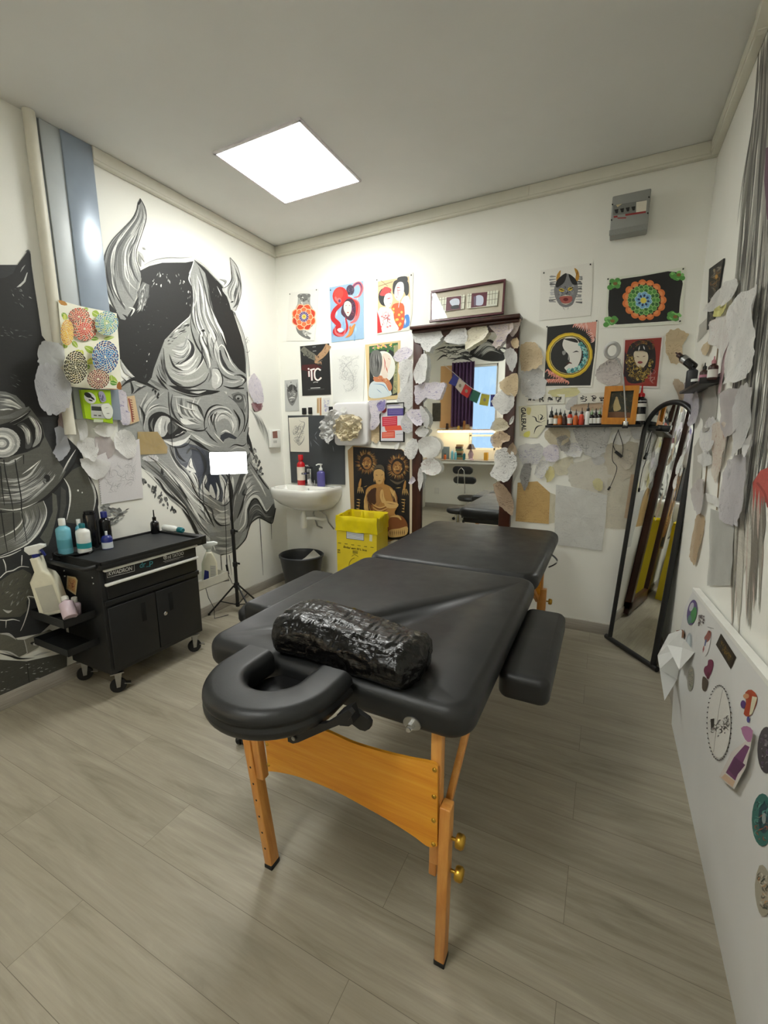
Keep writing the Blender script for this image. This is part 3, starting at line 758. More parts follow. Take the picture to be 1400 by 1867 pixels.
b = MB(); b.add([Vector(p) for p in ((.002, -.0285, .03), (.038, -.0285, .03), (.036, -.0285, .11), (.002, -.0285, .115))], [(0, 1, 2, 3)])
for k in range(7): b.add([Vector((.004, -.0290, .04+.01*k)), Vector((.034, -.0290, .04+.01*k)), Vector((.034, -.0290, .043+.01*k)), Vector((.004, -.0290, .043+.01*k))], [(0, 1, 2, 3)], col=C(120, 120, 130))
b.c = [C(214, 212, 196) if i == 0 else c for i, c in enumerate(b.c)]; b.build('paper_label', INK, t, local=True)
bottle('lotion_bottle', 'small green and white bottle half hidden between trolley and white spray bottle', 'bottle', (.250, YB+.075, .3635), prof(.026, .16, .02, .011, .004), capp(.013, .184, .03), colmat('green white label', C(150, 200, 180), .4), TEALM)
pc = on_x(383, 1053, .27); b = MB(); b.box((0, 0, 0), (.045, .022, .016), mtx=Matrix.Translation((.335, YB+.235, .372)) @ Matrix.Rotation(.9, 4, 'Z'), bev=.004)
tag(b.build('plug_adapter', WHITE), 'small white plug lying in the pale basket beside the spray bottle', 'plug')
b = MB(); q0 = Vector((.345, YB+.25, .374)); pts = smooth_line([(0, 0), (1, 0)], 2)
cab = [q0, q0+Vector((.02, .01, -.02)), on_x(373, 1065, .27), on_x(380, 1090, .2), on_x(390, 1108, .10), Vector((.10, -.95, .004)), Vector((.14, -.86, .004))]
b.tube([Vector(p) for p in cab], .0025, 6); tag(b.build('charger_cable', BLACKPL), 'thin black cable hanging from the white plug down to the floor', 'cable')
t = trigger_spray('cream trigger spray bottle with purple collar leaning in the left rack of the trolley', (.150, -1.935, .437), [(-.052, 0), (.052, 0), (.056, .03), (.056, .17), (.046, .20), (.018, .225), (.018, .29), (-.018, .29), (-.018, .225), (-.05, .18), (-.056, .03)], .062, .29, CREAM, WHITE, NAVY, (0, -.16, math.radians(42)),
    lab=[(-.035, .02), (.040, .02), (.040, .15), (-.035, .15)], labm=colmat('grey label', C(186, 184, 170), .5))
PINKB = colmat('milky pink plastic', C(206, 186, 196), .3); MILK = colmat('milky clear plastic', C(200, 198, 188), .25)
bottle('squeeze_bottle', 'small milky pink bottle lying in the left rack under the cream spray bottle', 'bottle', (.255, -1.905, .430), prof(.026, .055, .015, .011, .004), capp(.013, .074, .022), PINKB, MILK, tilt=(math.radians(0), math.radians(6), 0))
bottle('squeeze_bottle', 'milky lilac bottle leaning out of the front of the left trolley rack', 'bottle', (.335, -1.965, .462), prof(.030, .07, .012, .014, .004), capp(.016, .086, .022), PINKB, MILK, tilt=(math.radians(0), math.radians(-42), math.radians(-15)))

# ------------------------------------------------------------------ lamp on tripod
tl = thing('tripod_lamp', 'lit rectangular panel lamp on a black tripod stand by the left wall', 'tripod lamp', (.150, -.775, 0))
bx, by = .150, -.775
b = MB(); b.tube([(bx, by, .045), (bx, by, .62)], .0125, 14); b.build('pole', BLACKPL, tl)
b = MB(); b.tube([(bx, by, .60), (bx, by, .95)], .009, 14); b.build('pole', BLACKPL, tl)
b = MB(); b.tube([(bx, by, .93), (bx, by, 1.005)], .006, 12); b.build('pole', BLACKPL, tl)
for z in (.36, .60):
    b = MB(); b.lathe([(.016, z-.015), (.017, z-.01), (.017, z+.015), (.013, z+.02)], 16, Matrix.Translation((bx, by, 0))); cl = b.build('clamp', BLACKPL, tl)
    b = MB(); b.box((bx+.024, by+.012, z+.006), (.022, .006, .014), bev=.002); b.build('wing_knob', BLACKPL, cl)
b = MB(); b.lathe([(.018, .185), (.020, .19), (.020, .215), (.016, .22)], 16, Matrix.Translation((bx, by, 0))); b.build('collar', BLACKPL, tl)
b = MB(); b.lathe([(.014, .04), (.015, .045), (.015, .065), (.012, .07)], 16, Matrix.Translation((bx, by, 0))); b.build('collar', BLACKPL, tl)
for ang in (-133, -15, 100):
    a = math.radians(ang); r = .20 if ang == -133 else .22; e = Vector((bx+r*math.cos(a), by+r*math.sin(a), .008)); s = Vector((bx+.018*math.cos(a), by+.018*math.sin(a), .20))
    b = MB(); b.tube([s, e], .0065, 8); lg = b.build('leg', BLACKPL, tl)
    b = MB(); b.tube([s.lerp(e, .55), Vector((bx+.012*math.cos(a), by+.012*math.sin(a), .055))], .0045, 8); b.build('stay', BLACKPL, lg)
    b = MB(); b.lathe([(.009, 0), (.010, .004), (.008, .016)], 12, Matrix.Translation((e.x, e.y, 0))); b.build('foot', RUBBER, lg)
HC_ = Vector((bx+.004, by, 1.090)); dirc = (CAMP-HC_); dirc = Vector((dirc.x, dirc.y, -.15)).normalized()
ux = Vector((0, 0, 1)).cross(dirc).normalized(); uz = dirc.cross(ux)
mh = Matrix(((ux.x, uz.x, dirc.x, HC_.x), (ux.y, uz.y, dirc.y, HC_.y), (ux.z, uz.z, dirc.z, HC_.z), (0, 0, 0, 1)))
b = MB(); b.box((0, 0, -.016), (.245, .156, .020), mtx=mh, bev=.006); hd = b.build('lamp_head', BLACKPL, tl)
b = MB(); b.box((0, 0, -.003), (.240, .151, .012), mtx=mh, bev=.005); b.build('light_panel', emit('lit lamp panel', (1, .98, .96, 1), LAMP2), hd)
b = MB(); b.tube([(bx, by, 1.0), HC_-dirc*.03], .008, 10); b.build('ball_joint', BLACKPL, hd)
cb = [HC_-dirc*.03-Vector((0, 0, .06)), on_x(409, 900, .13), on_x(412, 970, .12), on_x(413, 1030, .13)]
cb2 = [on_x(416, 1047, .13), on_x(424, 1065, .14), Vector((bx+.012, by-.004, .235))]
b = MB(); b.tube([Vector(p) for p in cb], .0022, 6); b.tube([cb[-1], cb2[0]], .008, 10); b.tube(cb2, .0022, 6); b.build('cable', BLACKPL, tl)

# ------------------------------------------------------------------ wash basin
CERAM = plain('white glazed ceramic', C(238, 237, 230), .12, 0, .01, 5, Coat_Weight=.5)
SX0, SX1, SD, SZ = .070, .590, -.375, .866
sk = thing('wash_basin', 'white ceramic wash basin hung in the left back corner', 'wash basin', ((SX0+SX1)/2, -.18, .68))
def dring(ins, z, y_back=-.004, fr=1.0, n=14):
    x0, x1, yf = SX0+ins, SX1-ins, SD*fr+ins; pts = []
    r = min(.16, (x1-x0)/2-.01)
    pts.append((x1, y_back))
    for k in range(n+1):
        a = -PI/2*k/n; pts.append((x1-r+r*math.cos(a), yf+r+r*math.sin(a)))
    for k in range(n+1):
        a = -PI/2-PI/2*k/n; pts.append((x0+r+r*math.cos(a), yf+r+r*math.sin(a)))
    pts.append((x0, y_back)); return [Vector((x, max(min(y, y_back), -2), z)) for x, y in pts]
outer = [dring(.14, .668, fr=.80), dring(.10, .680, fr=.86), dring(.04, .735, fr=.95), dring(.008, .79), dring(0, .845), dring(.004, SZ-.004), dring(.010, SZ)]
def bowl(ins, z, fr): return [Vector((p.x, min(p.y, -.10-ins*.4), z)) for p in dring(ins+.012, z, -.10-ins*.4)]
inner = [bowl(.012, SZ, 1), bowl(.018, SZ-.006, 1), bowl(.045, SZ-.06, 1), bowl(.10, SZ-.105, 1), bowl(.15, SZ-.115, 1)]
rings = outer+inner; m = len(rings[0]); vs = [p for r in rings for p in r]; fs = []
for i in range(len(rings)-1):
    for k in range(m): fs.append((i*m+k, i*m+(k+1) % m, (i+1)*m+(k+1) % m, (i+1)*m+k))
fs += [tuple(range(m-1, -1, -1)), tuple(range((len(rings)-1)*m, len(rings)*m))]
b = MB(); b.add(vs, fs, smooth=True); b.build('bowl', CERAM, sk)
b = MB(); b.lathe([(.011, 0), (.011, .002), (.006, .003), (.006, 0), (0, -.001)], 16, Matrix.Translation((.335, -.118, .838)) @ Matrix.Rotation(-PI/2+2.6, 4, 'X')); b.build('overflow_ring', CHROME, sk)
fx, fy = .318, -.06
fa = thing('tap', 'chrome mixer tap on the wash basin', 'tap', (fx, fy, SZ))
b = MB(); b.box2((fx-.02, fy-.02, SZ), (fx+.02, fy+.02, SZ+.14), bev=.006); b.build('body', CHROME, fa)
b = MB(); b.box((fx, fy-.055, SZ+.105), (.026, .10, .018), bev=.004); b.build('spout', CHROME, fa)
b = MB(); b.box((0, 0, 0), (.030, .075, .010), mtx=Matrix.Translation((fx, fy-.012, SZ+.155)) @ Matrix.Rotation(-.35, 4, 'X'), bev=.003); b.build('lever', CHROME, fa)
b = MB(); b.tube([(fx+.035, fy+.01, SZ), (fx+.035, fy+.01, SZ+.045)], .005, 8); b.build('drain_rod', CHROME, fa)
RED = colmat('red plastic', C(196, 30, 36), .25); REDL = colmat('clear red liquid', C(210, 60, 60), .15)
bottle('soap_bottle', 'red bottle with a red cap standing on the wash basin beside the tap', 'bottle', (.225, -.060, SZ), prof(.033, .165, .03, .015, .010), capp(.021, .205, .045), RED, RED, [(.0334, .04), (.0334, .15)], colmat('white green label', C(226, 216, 200), .4))
VIOL = colmat('violet plastic', C(88, 84, 150), .25)
t = bottle('soap_pump', 'violet soap bottle with a white pump on the right of the tap', 'soap bottle', (.428, -.065, SZ), prof(.036, .105, .02, .014, .004), [(.016, .128), (.016, .147), (.007, .149), (.007, .172), (.016, .172), (.016, .180), (0, .181)], VIOL, WHITE, sq=.75)
b = MB(); b.tube([(0, 0, .177), (-.02, -.008, .177), (-.036, -.014, .169)], .005, 8); b.build('spout', WHITE, t, local=True)
# siphon and hoses
t = thing('siphon', 'white plastic siphon under the wash basin', 'siphon', (.30, -.15, .52))
b = MB(); b.lathe([(0, .520), (.026, .522), (.028, .545), (.028, .61), (.018, .64), (.016, .665)], 18, Matrix.Translation((.30, -.15, 0))); b.build('cup', WHITEPL, t)
b = MB(); b.tube([(.315, -.14, .60), (.38, -.10, .60), (.42, -.06, .585), (.43, -.002, .58)], .014, 12); b.build('drain_pipe', WHITEPL, t)
for i, (pts, lb) in enumerate((([(.345, -.06, .662), (.335, -.05, .645), (.315, -.03, .62), (.35, -.03, .52), (.385, -.004, .50)], 'left braided steel water hose under the wash basin'), ([(.385, -.06, .662), (.42, -.06, .655), (.46, -.05, .62), (.465, -.03, .56), (.50, -.004, .50)], 'right braided steel water hose under the wash basin'))):
    b = MB(); b.tube([Vector(p) for p in pts], .006, 8); tag(b.build('water_hose', STEEL), lb, 'hose')

# ------------------------------------------------------------------ bins
BIN = plain('dark grey plastic', C(44, 46, 49), .45, 0, .04, 20)
t = thing('waste_bin', 'dark grey plastic waste bin on the floor under the wash basin', 'waste bin', (.315, -.215, 0))
b = MB(); prf = [(.0, .004), (.118, .0), (.122, .004), (.165, .296), (.172, .298), (.174, .312), (.166, .318), (.160, .310), (.156, .290), (.112, .012), (0, .012)]
b.lathe(prf, 40, Matrix.Translation((.315, -.215, 0)) @ Matrix.Diagonal((1.08, 1, 1, 1))); b.build('shell', BIN, t)
b = MB(); P = [Vector(p)+Vector((.04, -.01, 0)) for p in ((.20, -.30, .20), (.26, -.15, .22), (.33, -.11, .335), (.42, -.14, .30), (.43, -.24, .25), (.34, -.32, .24))]
b.add(P+[Vector((.37, -.23, .30))], [(0, 1, 6), (1, 2, 6), (2, 3, 6), (3, 4, 6), (4, 5, 6), (5, 0, 6)])
tag(b.build('crumpled_paper', plain('waste paper', C(196, 194, 186), .7, 0, .03, 20)), 'pale crumpled paper inside the dark grey waste bin', 'paper')
YEL = plain('yellow cardboard', C(230, 206, 40), .6, 0, .03, 8); BAG = plain('yellow plastic bag', C(226, 206, 20), .28, 0, .05, 12)
q = [on_z(px, py, .695) for px, py in ((611.5, 940), (687, 947), (708, 935), (640, 928))]
yb_ = thing('clinical_waste_box', 'yellow clinical waste box lined with a yellow bag behind the massage table', 'waste box', (q[0]+q[2])/2-Vector((0, 0, .695)))
def quad(pts, z): return [Vector((p.x, p.y, z)) for p in pts]
cen = (q[0]+q[1]+q[2]+q[3])/4
def sc_(k): return [cen+(p-cen)*k for p in q]
b = MB(); o = sc_(.975); i_ = sc_(.95)
vs = quad(o, 0)+quad(o, .685)+quad(i_, .685)+quad(i_, .01)
b.add(vs, [(3, 2, 1, 0)]+[(k, (k+1) % 4, 4+(k+1) % 4, 4+k) for k in range(4)]+[(4+k, 4+(k+1) % 4, 8+(k+1) % 4, 8+k) for k in range(4)]+[(8+k, 8+(k+1) % 4, 12+(k+1) % 4, 12+k) for k in range(4)]+[(12, 13, 14, 15)])
b.build('box', YEL, yb_)
b = MB(); n = 24; per = []
for k in range(4):
    for j in range(n):
        per.append(q[k].lerp(q[(k+1) % 4], j/n))
lev = [(.92, .42), (.93, .60), (.955, .690), (.985, .698), (1.0, .690), (1.012, .66), (1.006, .62), (1.015, .585)]
vs = []
for li, (s, z) in enumerate(lev):
    for k, p in enumerate(per):
        d = cen+(p-cen)*s; w = .007*noise.noise(Vector((k*.23, li*.9, 1))) + .004*noise.noise(Vector((k*.6, li*1.7, 5)))
        dd = (p-cen).normalized(); vs.append(Vector((d.x+dd.x*w, d.y+dd.y*w, z+.006*noise.noise(Vector((k*.15, li*.4, 9)))*(li > 1))))
m = len(per)
b.add(vs, [(i*m+k, i*m+(k+1) % m, (i+1)*m+(k+1) % m, (i+1)*m+k) for i in range(len(lev)-1) for k in range(m)], smooth=True); b.build('bag_liner', BAG, yb_)
fo = sc_(.975); nf = Vector((0, 0, 1)).cross(fo[1]-fo[0]); nf = -nf if nf.y > 0 else nf
PF = Plane(fo[0], (nf.x, nf.y, 0)); zy = Z(600, 900, 11.667); DK = C(40, 36, 20); a = Art(PF, .001, zy)
a.poly([(365, 790), (740, 845), (740, 1005), (365, 955)], C(90, 96, 110)); a.poly([(375, 803), (730, 856), (730, 992), (375, 945)], C(214, 218, 222))
for k in range(4): a.stroke([(385, 815+k*34), (715, 862+k*34)], 7, C(130, 136, 156), per=1)
a.poly([(860, 870), (920, 878), (915, 1020), (855, 1010)], C(226, 222, 190))
for k in range(6): a.stroke([(190+k*138, 1046+k*19), (255+k*138, 1054+k*19)], 10, DK, per=1)
a.text('Embal sert 50 L box', [(305, 1105), (805, 1185), (805, 1230), (305, 1152)], DK, .02, .2)
for k in range(4): a.stroke([(500, 1212+k*17), (610, 1225+k*17)], 9, C(90, 80, 30), per=1)
a.stroke([(480, 1335), (540, 1300), (620, 1340)], 8, DK); a.text('DASRI', [(510, 1350), (610, 1368), (610, 1398), (510, 1378)], DK) if False else None
a.stroke([(420, 1530), (440, 1450), (490, 1390), (540, 1370)], 10, DK)
a.text('III', [(180, 1185), (232, 1190), (232, 1215), (180, 1208)], DK, .05); a.text('01', [(180, 1225), (232, 1232), (232, 1270), (180, 1262)], DK, .03)
a.build('printing', INK, yb_, 'black print and white form on the box front')

# ------------------------------------------------------------------ mirrors
def mat_mirror():
    t = NT('mirror glass'); n = t.noise(t.coord(), 3, 2); t.bsdf(t.ramp(n, [(.3, (.86, .88, .87, 1)), (.7, (.90, .92, .90, 1))]), .015, 1.0); return t.m
MIRR = mat_mirror()
DWOOD = mat_wood('dark brown stained wood', C(44, 20, 14), C(62, 30, 20), C(78, 40, 28), sc=(14, 30, 2.5), rough=.35)
yf_ = -.048
ml0 = on_y(752.5, 700, yf_).x; ml1 = on_y(771, 800, yf_).x; mr1 = on_y(944, 640, yf_).x; mr0 = on_y(924, 700, yf_).x
mzt = on_y(850, 593, yf_).z
wmr = thing('wood_framed_mirror', 'large dark wood framed mirror standing against the back wall', 'mirror', ((ml0+mr1)/2, -.03, 0))
b = MB(); b.box2((ml0, yf_, .06), (ml0+.072, -.004, mzt), bev=.004); b.build('stile', DWOOD, wmr)
b = MB(); b.box2((mr1-.075, yf_, .06), (mr1, -.004, mzt), bev=.004); b.build('stile', DWOOD, wmr)
b = MB(); b.box2((ml0, yf_-.002, mzt-.055), (mr1, -.004, mzt), bev=.004); b.build('top_rail', DWOOD, wmr)
b = MB(); b.box2((ml0, yf_, .02), (mr1, -.004, .12), bev=.004); b.build('bottom_rail', DWOOD, wmr)
b = MB(); b.box2((ml0-.004, yf_-.055, mzt), (mr1+.012, -.004, mzt+.022), bev=.005); b.box2((ml0+.0, yf_-.03, mzt-.02), (mr1+.004, -.004, mzt), bev=.006); b.build('cornice', DWOOD, wmr)
b = MB(); b.box2((ml0+.06, YM, .10), (mr1-.06, YM+.004, mzt-.045)); b.build('glass', MIRR, wmr)
# arched leaning mirror in the right corner
FL, FR = Vector((2.591, -.070, 0)), Vector((2.815, -.360, 0)); fc_ = (FL+FR)/2; td = (FR-FL).normalized(); nd = Vector((-td.y, td.x, 0))
H = 1.455; dl = .11
up = Vector((nd.x*dl, nd.y*dl, H)).normalized(); fn = td.cross(up); fn = fn if fn.y < 0 else -fn
am = thing('arched_mirror', 'tall narrow arched mirror with a black rim leaning in the right back corner', 'mirror', fc_)
def AP(s, h, o=0): return fc_+td*s+up*h+fn*o
HW = .172; HA = H/1.0-HW
arch = [(-HW, .015)]+[(-HW*math.cos(a), HA+HW*math.sin(a)) for a in [PI*k/28 for k in range(29)]]+[(HW, .015)]
b = MB(); b.tube([AP(s, h) for s, h in arch], .0145, 10); b.build('rim', BLACKPL, am)
b = MB(); b.prism([AP(s*.985, h) for s, h in arch], fn*-.004); b.build('backing_board', RUBBER, am)
g = [(s*.96, min(h, HA+(h-HA)*.96) if h > .02 else .03) for s, h in arch]
b = MB(); b.add([AP(s, h, .002) for s, h in g], [tuple(range(len(g)))]); b.build('glass', MIRR, am)
b = MB(); b.tube([fc_+td*-.205+Vector((0, 0, .016)), fc_+td*.205+Vector((0, 0, .016))], .0155, 14); b.build('foot_bar', BLACKPL, am)
# stool by the table
st = thing('stool', 'low black rolling stool half hidden behind the table and its left armrest', 'stool', (1.12, -1.53, 0))
b = MB(); b.lathe([(0, .445), (.112, .445), (.126, .458), (.126, .482), (.112, .498), (.0, .502)], 36, Matrix.Translation((1.12, -1.53, 0))); b.build('seat', LEATHER, st)
b = MB(); b.tube([(1.12, -1.53, .10), (1.12, -1.53, .46)], .022, 14); b.build('gas_lift', CHROME, st)
for k in range(5):
    a = math.radians(-72+72*k); e = Vector((1.12+.27*math.cos(a), -1.55+.27*math.sin(a), .075))
    b = MB(); b.tube([(1.12, -1.53, .115), e], [.018, .012], 8); arm = b.build('base_arm', CHROME, st)
    b = MB()
    for s in (-1, 1): b.lathe([(0, -.009), (.022, -.009), (.025, -.005), (.025, .005), (.022, .009), (0, .009)], 20, Matrix.Translation((e.x+s*.012*math.sin(a), e.y-s*.012*math.cos(a), .025)) @ Matrix.Rotation(a, 4, 'Z') @ Matrix.Rotation(PI/2, 4, 'X'))
    b.lathe([(.012, .03), (.02, .045), (.012, .075)], 12, Matrix.Translation(e*1-Vector((0, 0, .075)))); b.build('castor', RUBBER, arm)
# ------------------------------------------------------------------ wall paintings (brushed straight on the walls)
MUR = mat_ink('brushed wall paint', .6, .55, 1)
K, KD, D, G, M, L, W = C(31, 31, 30), C(48, 49, 50), C(76, 77, 75), C(114, 115, 112), C(152, 153, 149), C(192, 192, 187), C(228, 228, 222)
rm = random.Random(11)
def dabs(a, poly, n, length, w, cols, ang=None, spread=.4):
    for x, y in a.inside(poly, n, rm):
        t = rm.uniform(0, 2*PI) if ang is None else ang+rm.uniform(-spread, spread); l = length*rm.uniform(.5, 1.4)
        a.stroke([(x, y), (x+math.cos(t)*l*.5+rm.uniform(-1, 1)*l*.08, y+math.sin(t)*l*.5), (x+math.cos(t)*l, y+math.sin(t)*l)], w*rm.uniform(.5, 1.4), rm.choice(cols), 0, 0, 3)
def fan(a, l0, l1, n, w, cols, jit=.03):
    """brush lines between two guide lines"""
    for i in range(n):
        t = (i+.5)/n+rm.uniform(-.3, .3)/n; s, e = sorted((rm.uniform(0, .35), rm.uniform(.6, 1)))
        q0 = smooth_line(l0, 8); q1 = smooth_line(l1, 8); m = min(len(q0), len(q1))
        pts = [(q0[int(k*(len(q0)-1)/(m-1))], q1[int(k*(len(q1)-1)/(m-1))]) for k in range(m)]
        pts = [(p[0]+(q[0]-p[0])*t, p[1]+(q[1]-p[1])*t) for p, q in pts][int(s*m):max(int(s*m)+3, int(e*m))]
        a.stroke(pts, w*rm.uniform(.5, 1.5), rm.choice(cols), 0, 0, 1)
a = Art(LEFT, .0004, None, 4e-6)
M1, M2, L1, L2, L3 = Z(180, 350, 4.66667), Z(220, 650, 4.66667), Z(0, 440, 5.83333), Z(0, 740, 5.83333), Z(0, 1000, 6.22222)
# ---- right mask, lower face
a.z = M2
a.poly([(-40, 240), (60, 180), (200, 100), (400, 60), (1060, 60), (1085, 330), (1090, 520), (1085, 660), (1100, 800), (1120, 900), (1200, 1030), (1260, 1110), (1300, 1200), (1318, 1300), (1280, 1420), (1230, 1395), (1175, 1375), (1115, 1415), (1085, 1480), (1060, 1555), (985, 1640), (850, 1690), (720, 1640), (660, 1560), (600, 1440), (520, 1300), (420, 1220), (350, 1130), (270, 1040), (170, 940), (60, 840), (-20, 700)], M)
fan(a, [(200, 300), (160, 450), (180, 620)], [(380, 300), (240, 420), (210, 600)], 14, 14, [L, G, W, M])
fan(a, [(420, 330), (460, 480), (560, 570), (690, 590)], [(700, 350), (660, 420), (700, 500), (720, 560)], 26, 18, [L, G, W, L, D])
a.stroke([(450, 500), (540, 555), (640, 570)], 46, W, 0, 0); a.stroke([(470, 460), (560, 520), (650, 530)], 22, L, 0, 0); a.stroke([(440, 340), (560, 350), (660, 380)], 20, L, 0, 0); a.stroke([(520, 590), (610, 620), (690, 605)], 16, G, 0, 0)
# nose wing
a.ell(880, 555, 165, 165, M); fan(a, [(740, 600), (740, 480), (820, 430), (920, 440), (1000, 540)], [(860, 640), (840, 560), (870, 520), (920, 540), (950, 620)], 24, 18, [L, G, W, M, L])
a.stroke([(905, 470), (960, 520), (975, 600), (955, 660)], 34, L, 4, 4); a.stroke([(930, 520), (955, 580), (950, 640)], 14, W, 0, 0)
a.stroke([(720, 640), (712, 545), (748, 450), (815, 412), (890, 425)], 16, K, 3, 0); a.stroke([(765, 640), (745, 540), (770, 470), (840, 440), (905, 455)], 9, D, 0, 0)
a.stroke([(725, 630), (770, 690), (830, 740)], 14, K, 6, 0); a.stroke([(795, 475), (770, 520), (785, 590)], 16, K, 0, 0); a.stroke([(805, 480), (795, 510)], 10, KD, 0, 0)
a.poly([(845, 715), (850, 670), (890, 645), (935, 655), (990, 690), (975, 705), (920, 690), (885, 705), (870, 730)], C(58, 60, 66)); a.stroke([(850, 650), (895, 630), (940, 655)], 14, W, 0, 0)
a.stroke([(915, 335), (990, 400), (1050, 500), (1045, 610), (985, 700)], 12, K, 3, 0); a.stroke([(1075, 300), (1085, 430), (1080, 540), (1050, 640)], 9, K)
a.poly([(940, 320), (1000, 300), (1060, 330), (1072, 420), (1060, 480), (1010, 430), (960, 370)], G); a.ell(1000, 355, 46, 38, D); a.ell(1004, 350, 26, 20, M); a.ell(1000, 358, 12, 10, K); a.stroke([(1040, 330), (1060, 400), (1055, 450)], 10, L, 0, 0)
# upper lip and mouth
a.poly([(455, 760), (560, 735), (650, 760), (760, 815), (780, 960), (860, 990), (905, 1050), (900, 1180), (860, 1240), (790, 1210), (700, 1150), (640, 1090), (590, 1000), (520, 930), (470, 860)], C(80, 84, 92))
a.poly([(470, 770), (580, 750), (610, 820), (570, 900), (520, 910), (480, 860)], C(104, 108, 114)); a.poly([(600, 760), (700, 800), (740, 880), (730, 980), (660, 1040), (640, 940), (610, 860)], C(62, 66, 76)); a.poly([(740, 1000), (830, 1010), (850, 1120), (810, 1180), (750, 1090)], C(52, 58, 70))
a.stroke([(545, 640), (650, 690), (740, 760), (850, 790), (960, 780)], 62, M, 10, 10); a.stroke([(560, 640), (650, 680), (740, 740), (860, 770)], 20, L, 0, 0); a.stroke([(570, 690), (640, 730), (700, 770), (760, 805)], 30, K, 4, 4)
a.stroke([(920, 780), (970, 750), (1040, 760), (1075, 730)], 12, K, 0, 0); a.stroke([(930, 800), (1000, 770), (1070, 790)], 14, L, 0, 0)
for p in ([(598, 862), (572, 925), (560, 960), (640, 990), (615, 930)], [(600, 980), (640, 1010), (668, 1110), (630, 1100), (590, 1010)], [(722, 1005), (735, 1060), (712, 1110), (770, 1170), (735, 1175), (680, 1120), (700, 1060)], [(765, 1085), (790, 1130), (808, 1200), (785, 1200), (755, 1150)], [(840, 1000), (885, 1050), (912, 1150), (890, 1240), (862, 1250), (872, 1160), (850, 1080)], [(905, 1060), (935, 1120), (940, 1190), (920, 1240), (905, 1200), (918, 1130)], [(950, 1020), (965, 1080), (950, 1160), (935, 1130)], [(810, 1070), (838, 1130), (836, 1210), (815, 1215), (822, 1140)]):
    a.poly(p, W, 3)
for l in ([(600, 870), (580, 930), (625, 960)], [(660, 1110), (640, 1040), (610, 985)], [(735, 1020), (715, 1090), (760, 1165)], [(850, 1020), (885, 1090), (880, 1190), (860, 1240)], [(800, 1000), (830, 1080), (850, 1150), (820, 1220)], [(905, 1070), (930, 1140), (910, 1240)], [(820, 1240), (870, 1270), (920, 1240), (950, 1150)]): a.stroke(l, 9, K, 0, 0)
# lips of the lower jaw
fan(a, [(300, 830), (420, 940), (520, 1040), (640, 1180), (760, 1250), (880, 1300)], [(170, 930), (330, 1060), (440, 1200), (560, 1330), (660, 1480), (760, 1600)], 44, 20, [L, G, M, W, L, D])
a.stroke([(400, 790), (470, 920), (560, 1030), (640, 1130), (740, 1200), (850, 1280)], 20, W, 0, 0); a.stroke([(440, 780), (470, 880), (540, 980), (600, 1080), (660, 1190), (720, 1240), (800, 1265)], 11, K, 0, 0)
a.stroke([(480, 900), (560, 960), (620, 1060), (660, 1130), (760, 1190)], 16, L, 0, 0)
a.stroke([(420, 1020), (540, 1150), (620, 1260), (700, 1360), (750, 1430)], 40, L, 0, 0); a.stroke([(640, 1190), (700, 1290), (760, 1400)], 22, W, 0, 0); a.stroke([(330, 900), (420, 1000), (500, 1090)], 30, L, 0, 0)
a.stroke([(170, 925), (240, 995), (325, 1060), (375, 1140), (455, 1210), (535, 1280), (590, 1365), (625, 1450)], 20, K, 4, 4); a.stroke([(180, 950), (260, 1010), (330, 1090)], 16, W, 0, 0)
a.stroke([(345, 950), (360, 1020)], 26, K, 0, 0); a.stroke([(330, 990), (350, 1010), (380, 1025)], 14, K, 0, 0)
dabs(a, [(170, 1010), (300, 1080), (380, 1180), (480, 1290), (440, 1330), (340, 1240), (280, 1150), (200, 1070)], 40, 40, 18, [D, G, KD, G], PI/2, .6)
# chin
fan(a, [(960, 1150), (1000, 1050), (1060, 930), (1100, 900)], [(1000, 1500), (1060, 1300), (1150, 1180), (1280, 1200)], 30, 20, [G, L, M, D, W])
a.poly([(1080, 1130), (1040, 1250), (1020, 1330), (960, 1420), (960, 1300), (990, 1150), (1040, 1030)], G); a.stroke([(1000, 1090), (960, 1200), (955, 1330)], 18, D, 0, 0); a.stroke([(1060, 1120), (1040, 1170), (1075, 1180)], 22, KD, 0, 0); a.stroke([(1160, 1040), (1180, 1080)], 18, KD, 0, 0)
a.stroke([(1100, 900), (1160, 990), (1220, 1080), (1260, 1130)], 12, K, 3, 6); a.stroke([(1090, 940), (1130, 1000), (1180, 1080), (1250, 1200)], 16, L, 0, 0)
a.poly([(1065, 1480), (1085, 1400), (1075, 1300), (1110, 1225), (1160, 1215), (1200, 1270), (1240, 1325), (1300, 1250), (1318, 1310), (1282, 1420), (1225, 1392), (1170, 1372), (1115, 1412)], D)
fan(a, [(1090, 1400), (1100, 1280), (1160, 1240), (1230, 1340), (1300, 1300)], [(1090, 1470), (1130, 1390), (1180, 1360), (1230, 1380), (1290, 1400)], 20, 16, [G, KD, M, D])
a.stroke([(1000, 1490), (1055, 1420), (1068, 1290), (1108, 1205), (1160, 1192), (1200, 1245), (1238, 1312), (1276, 1275)], 24, W, 6, 2); a.stroke([(1010, 1520), (1075, 1440), (1088, 1300), (1122, 1222), (1160, 1216), (1195, 1270), (1240, 1336), (1300, 1250)], 12, K, 2, 2)
a.stroke([(1318, 1290), (1300, 1380), (1282, 1420), (1225, 1392), (1170, 1372), (1112, 1415), (1085, 1480), (1060, 1555), (985, 1640)], 9, K)
a.ell(868, 1385, 72, 52, L); 
for k in range(4): a.stroke([(805+k*4, 1362+k*16), (870, 1372+k*17), (930-k*5, 1358+k*18)], 7, [W, G][k % 2], 0, 0)
a.stroke([(780, 1335), (800, 1390), (850, 1435), (930, 1430)], 18, KD, 3, 3); a.stroke([(640, 1470), (720, 1520), (800, 1600), (840, 1650)], 30, L, 0, 0)
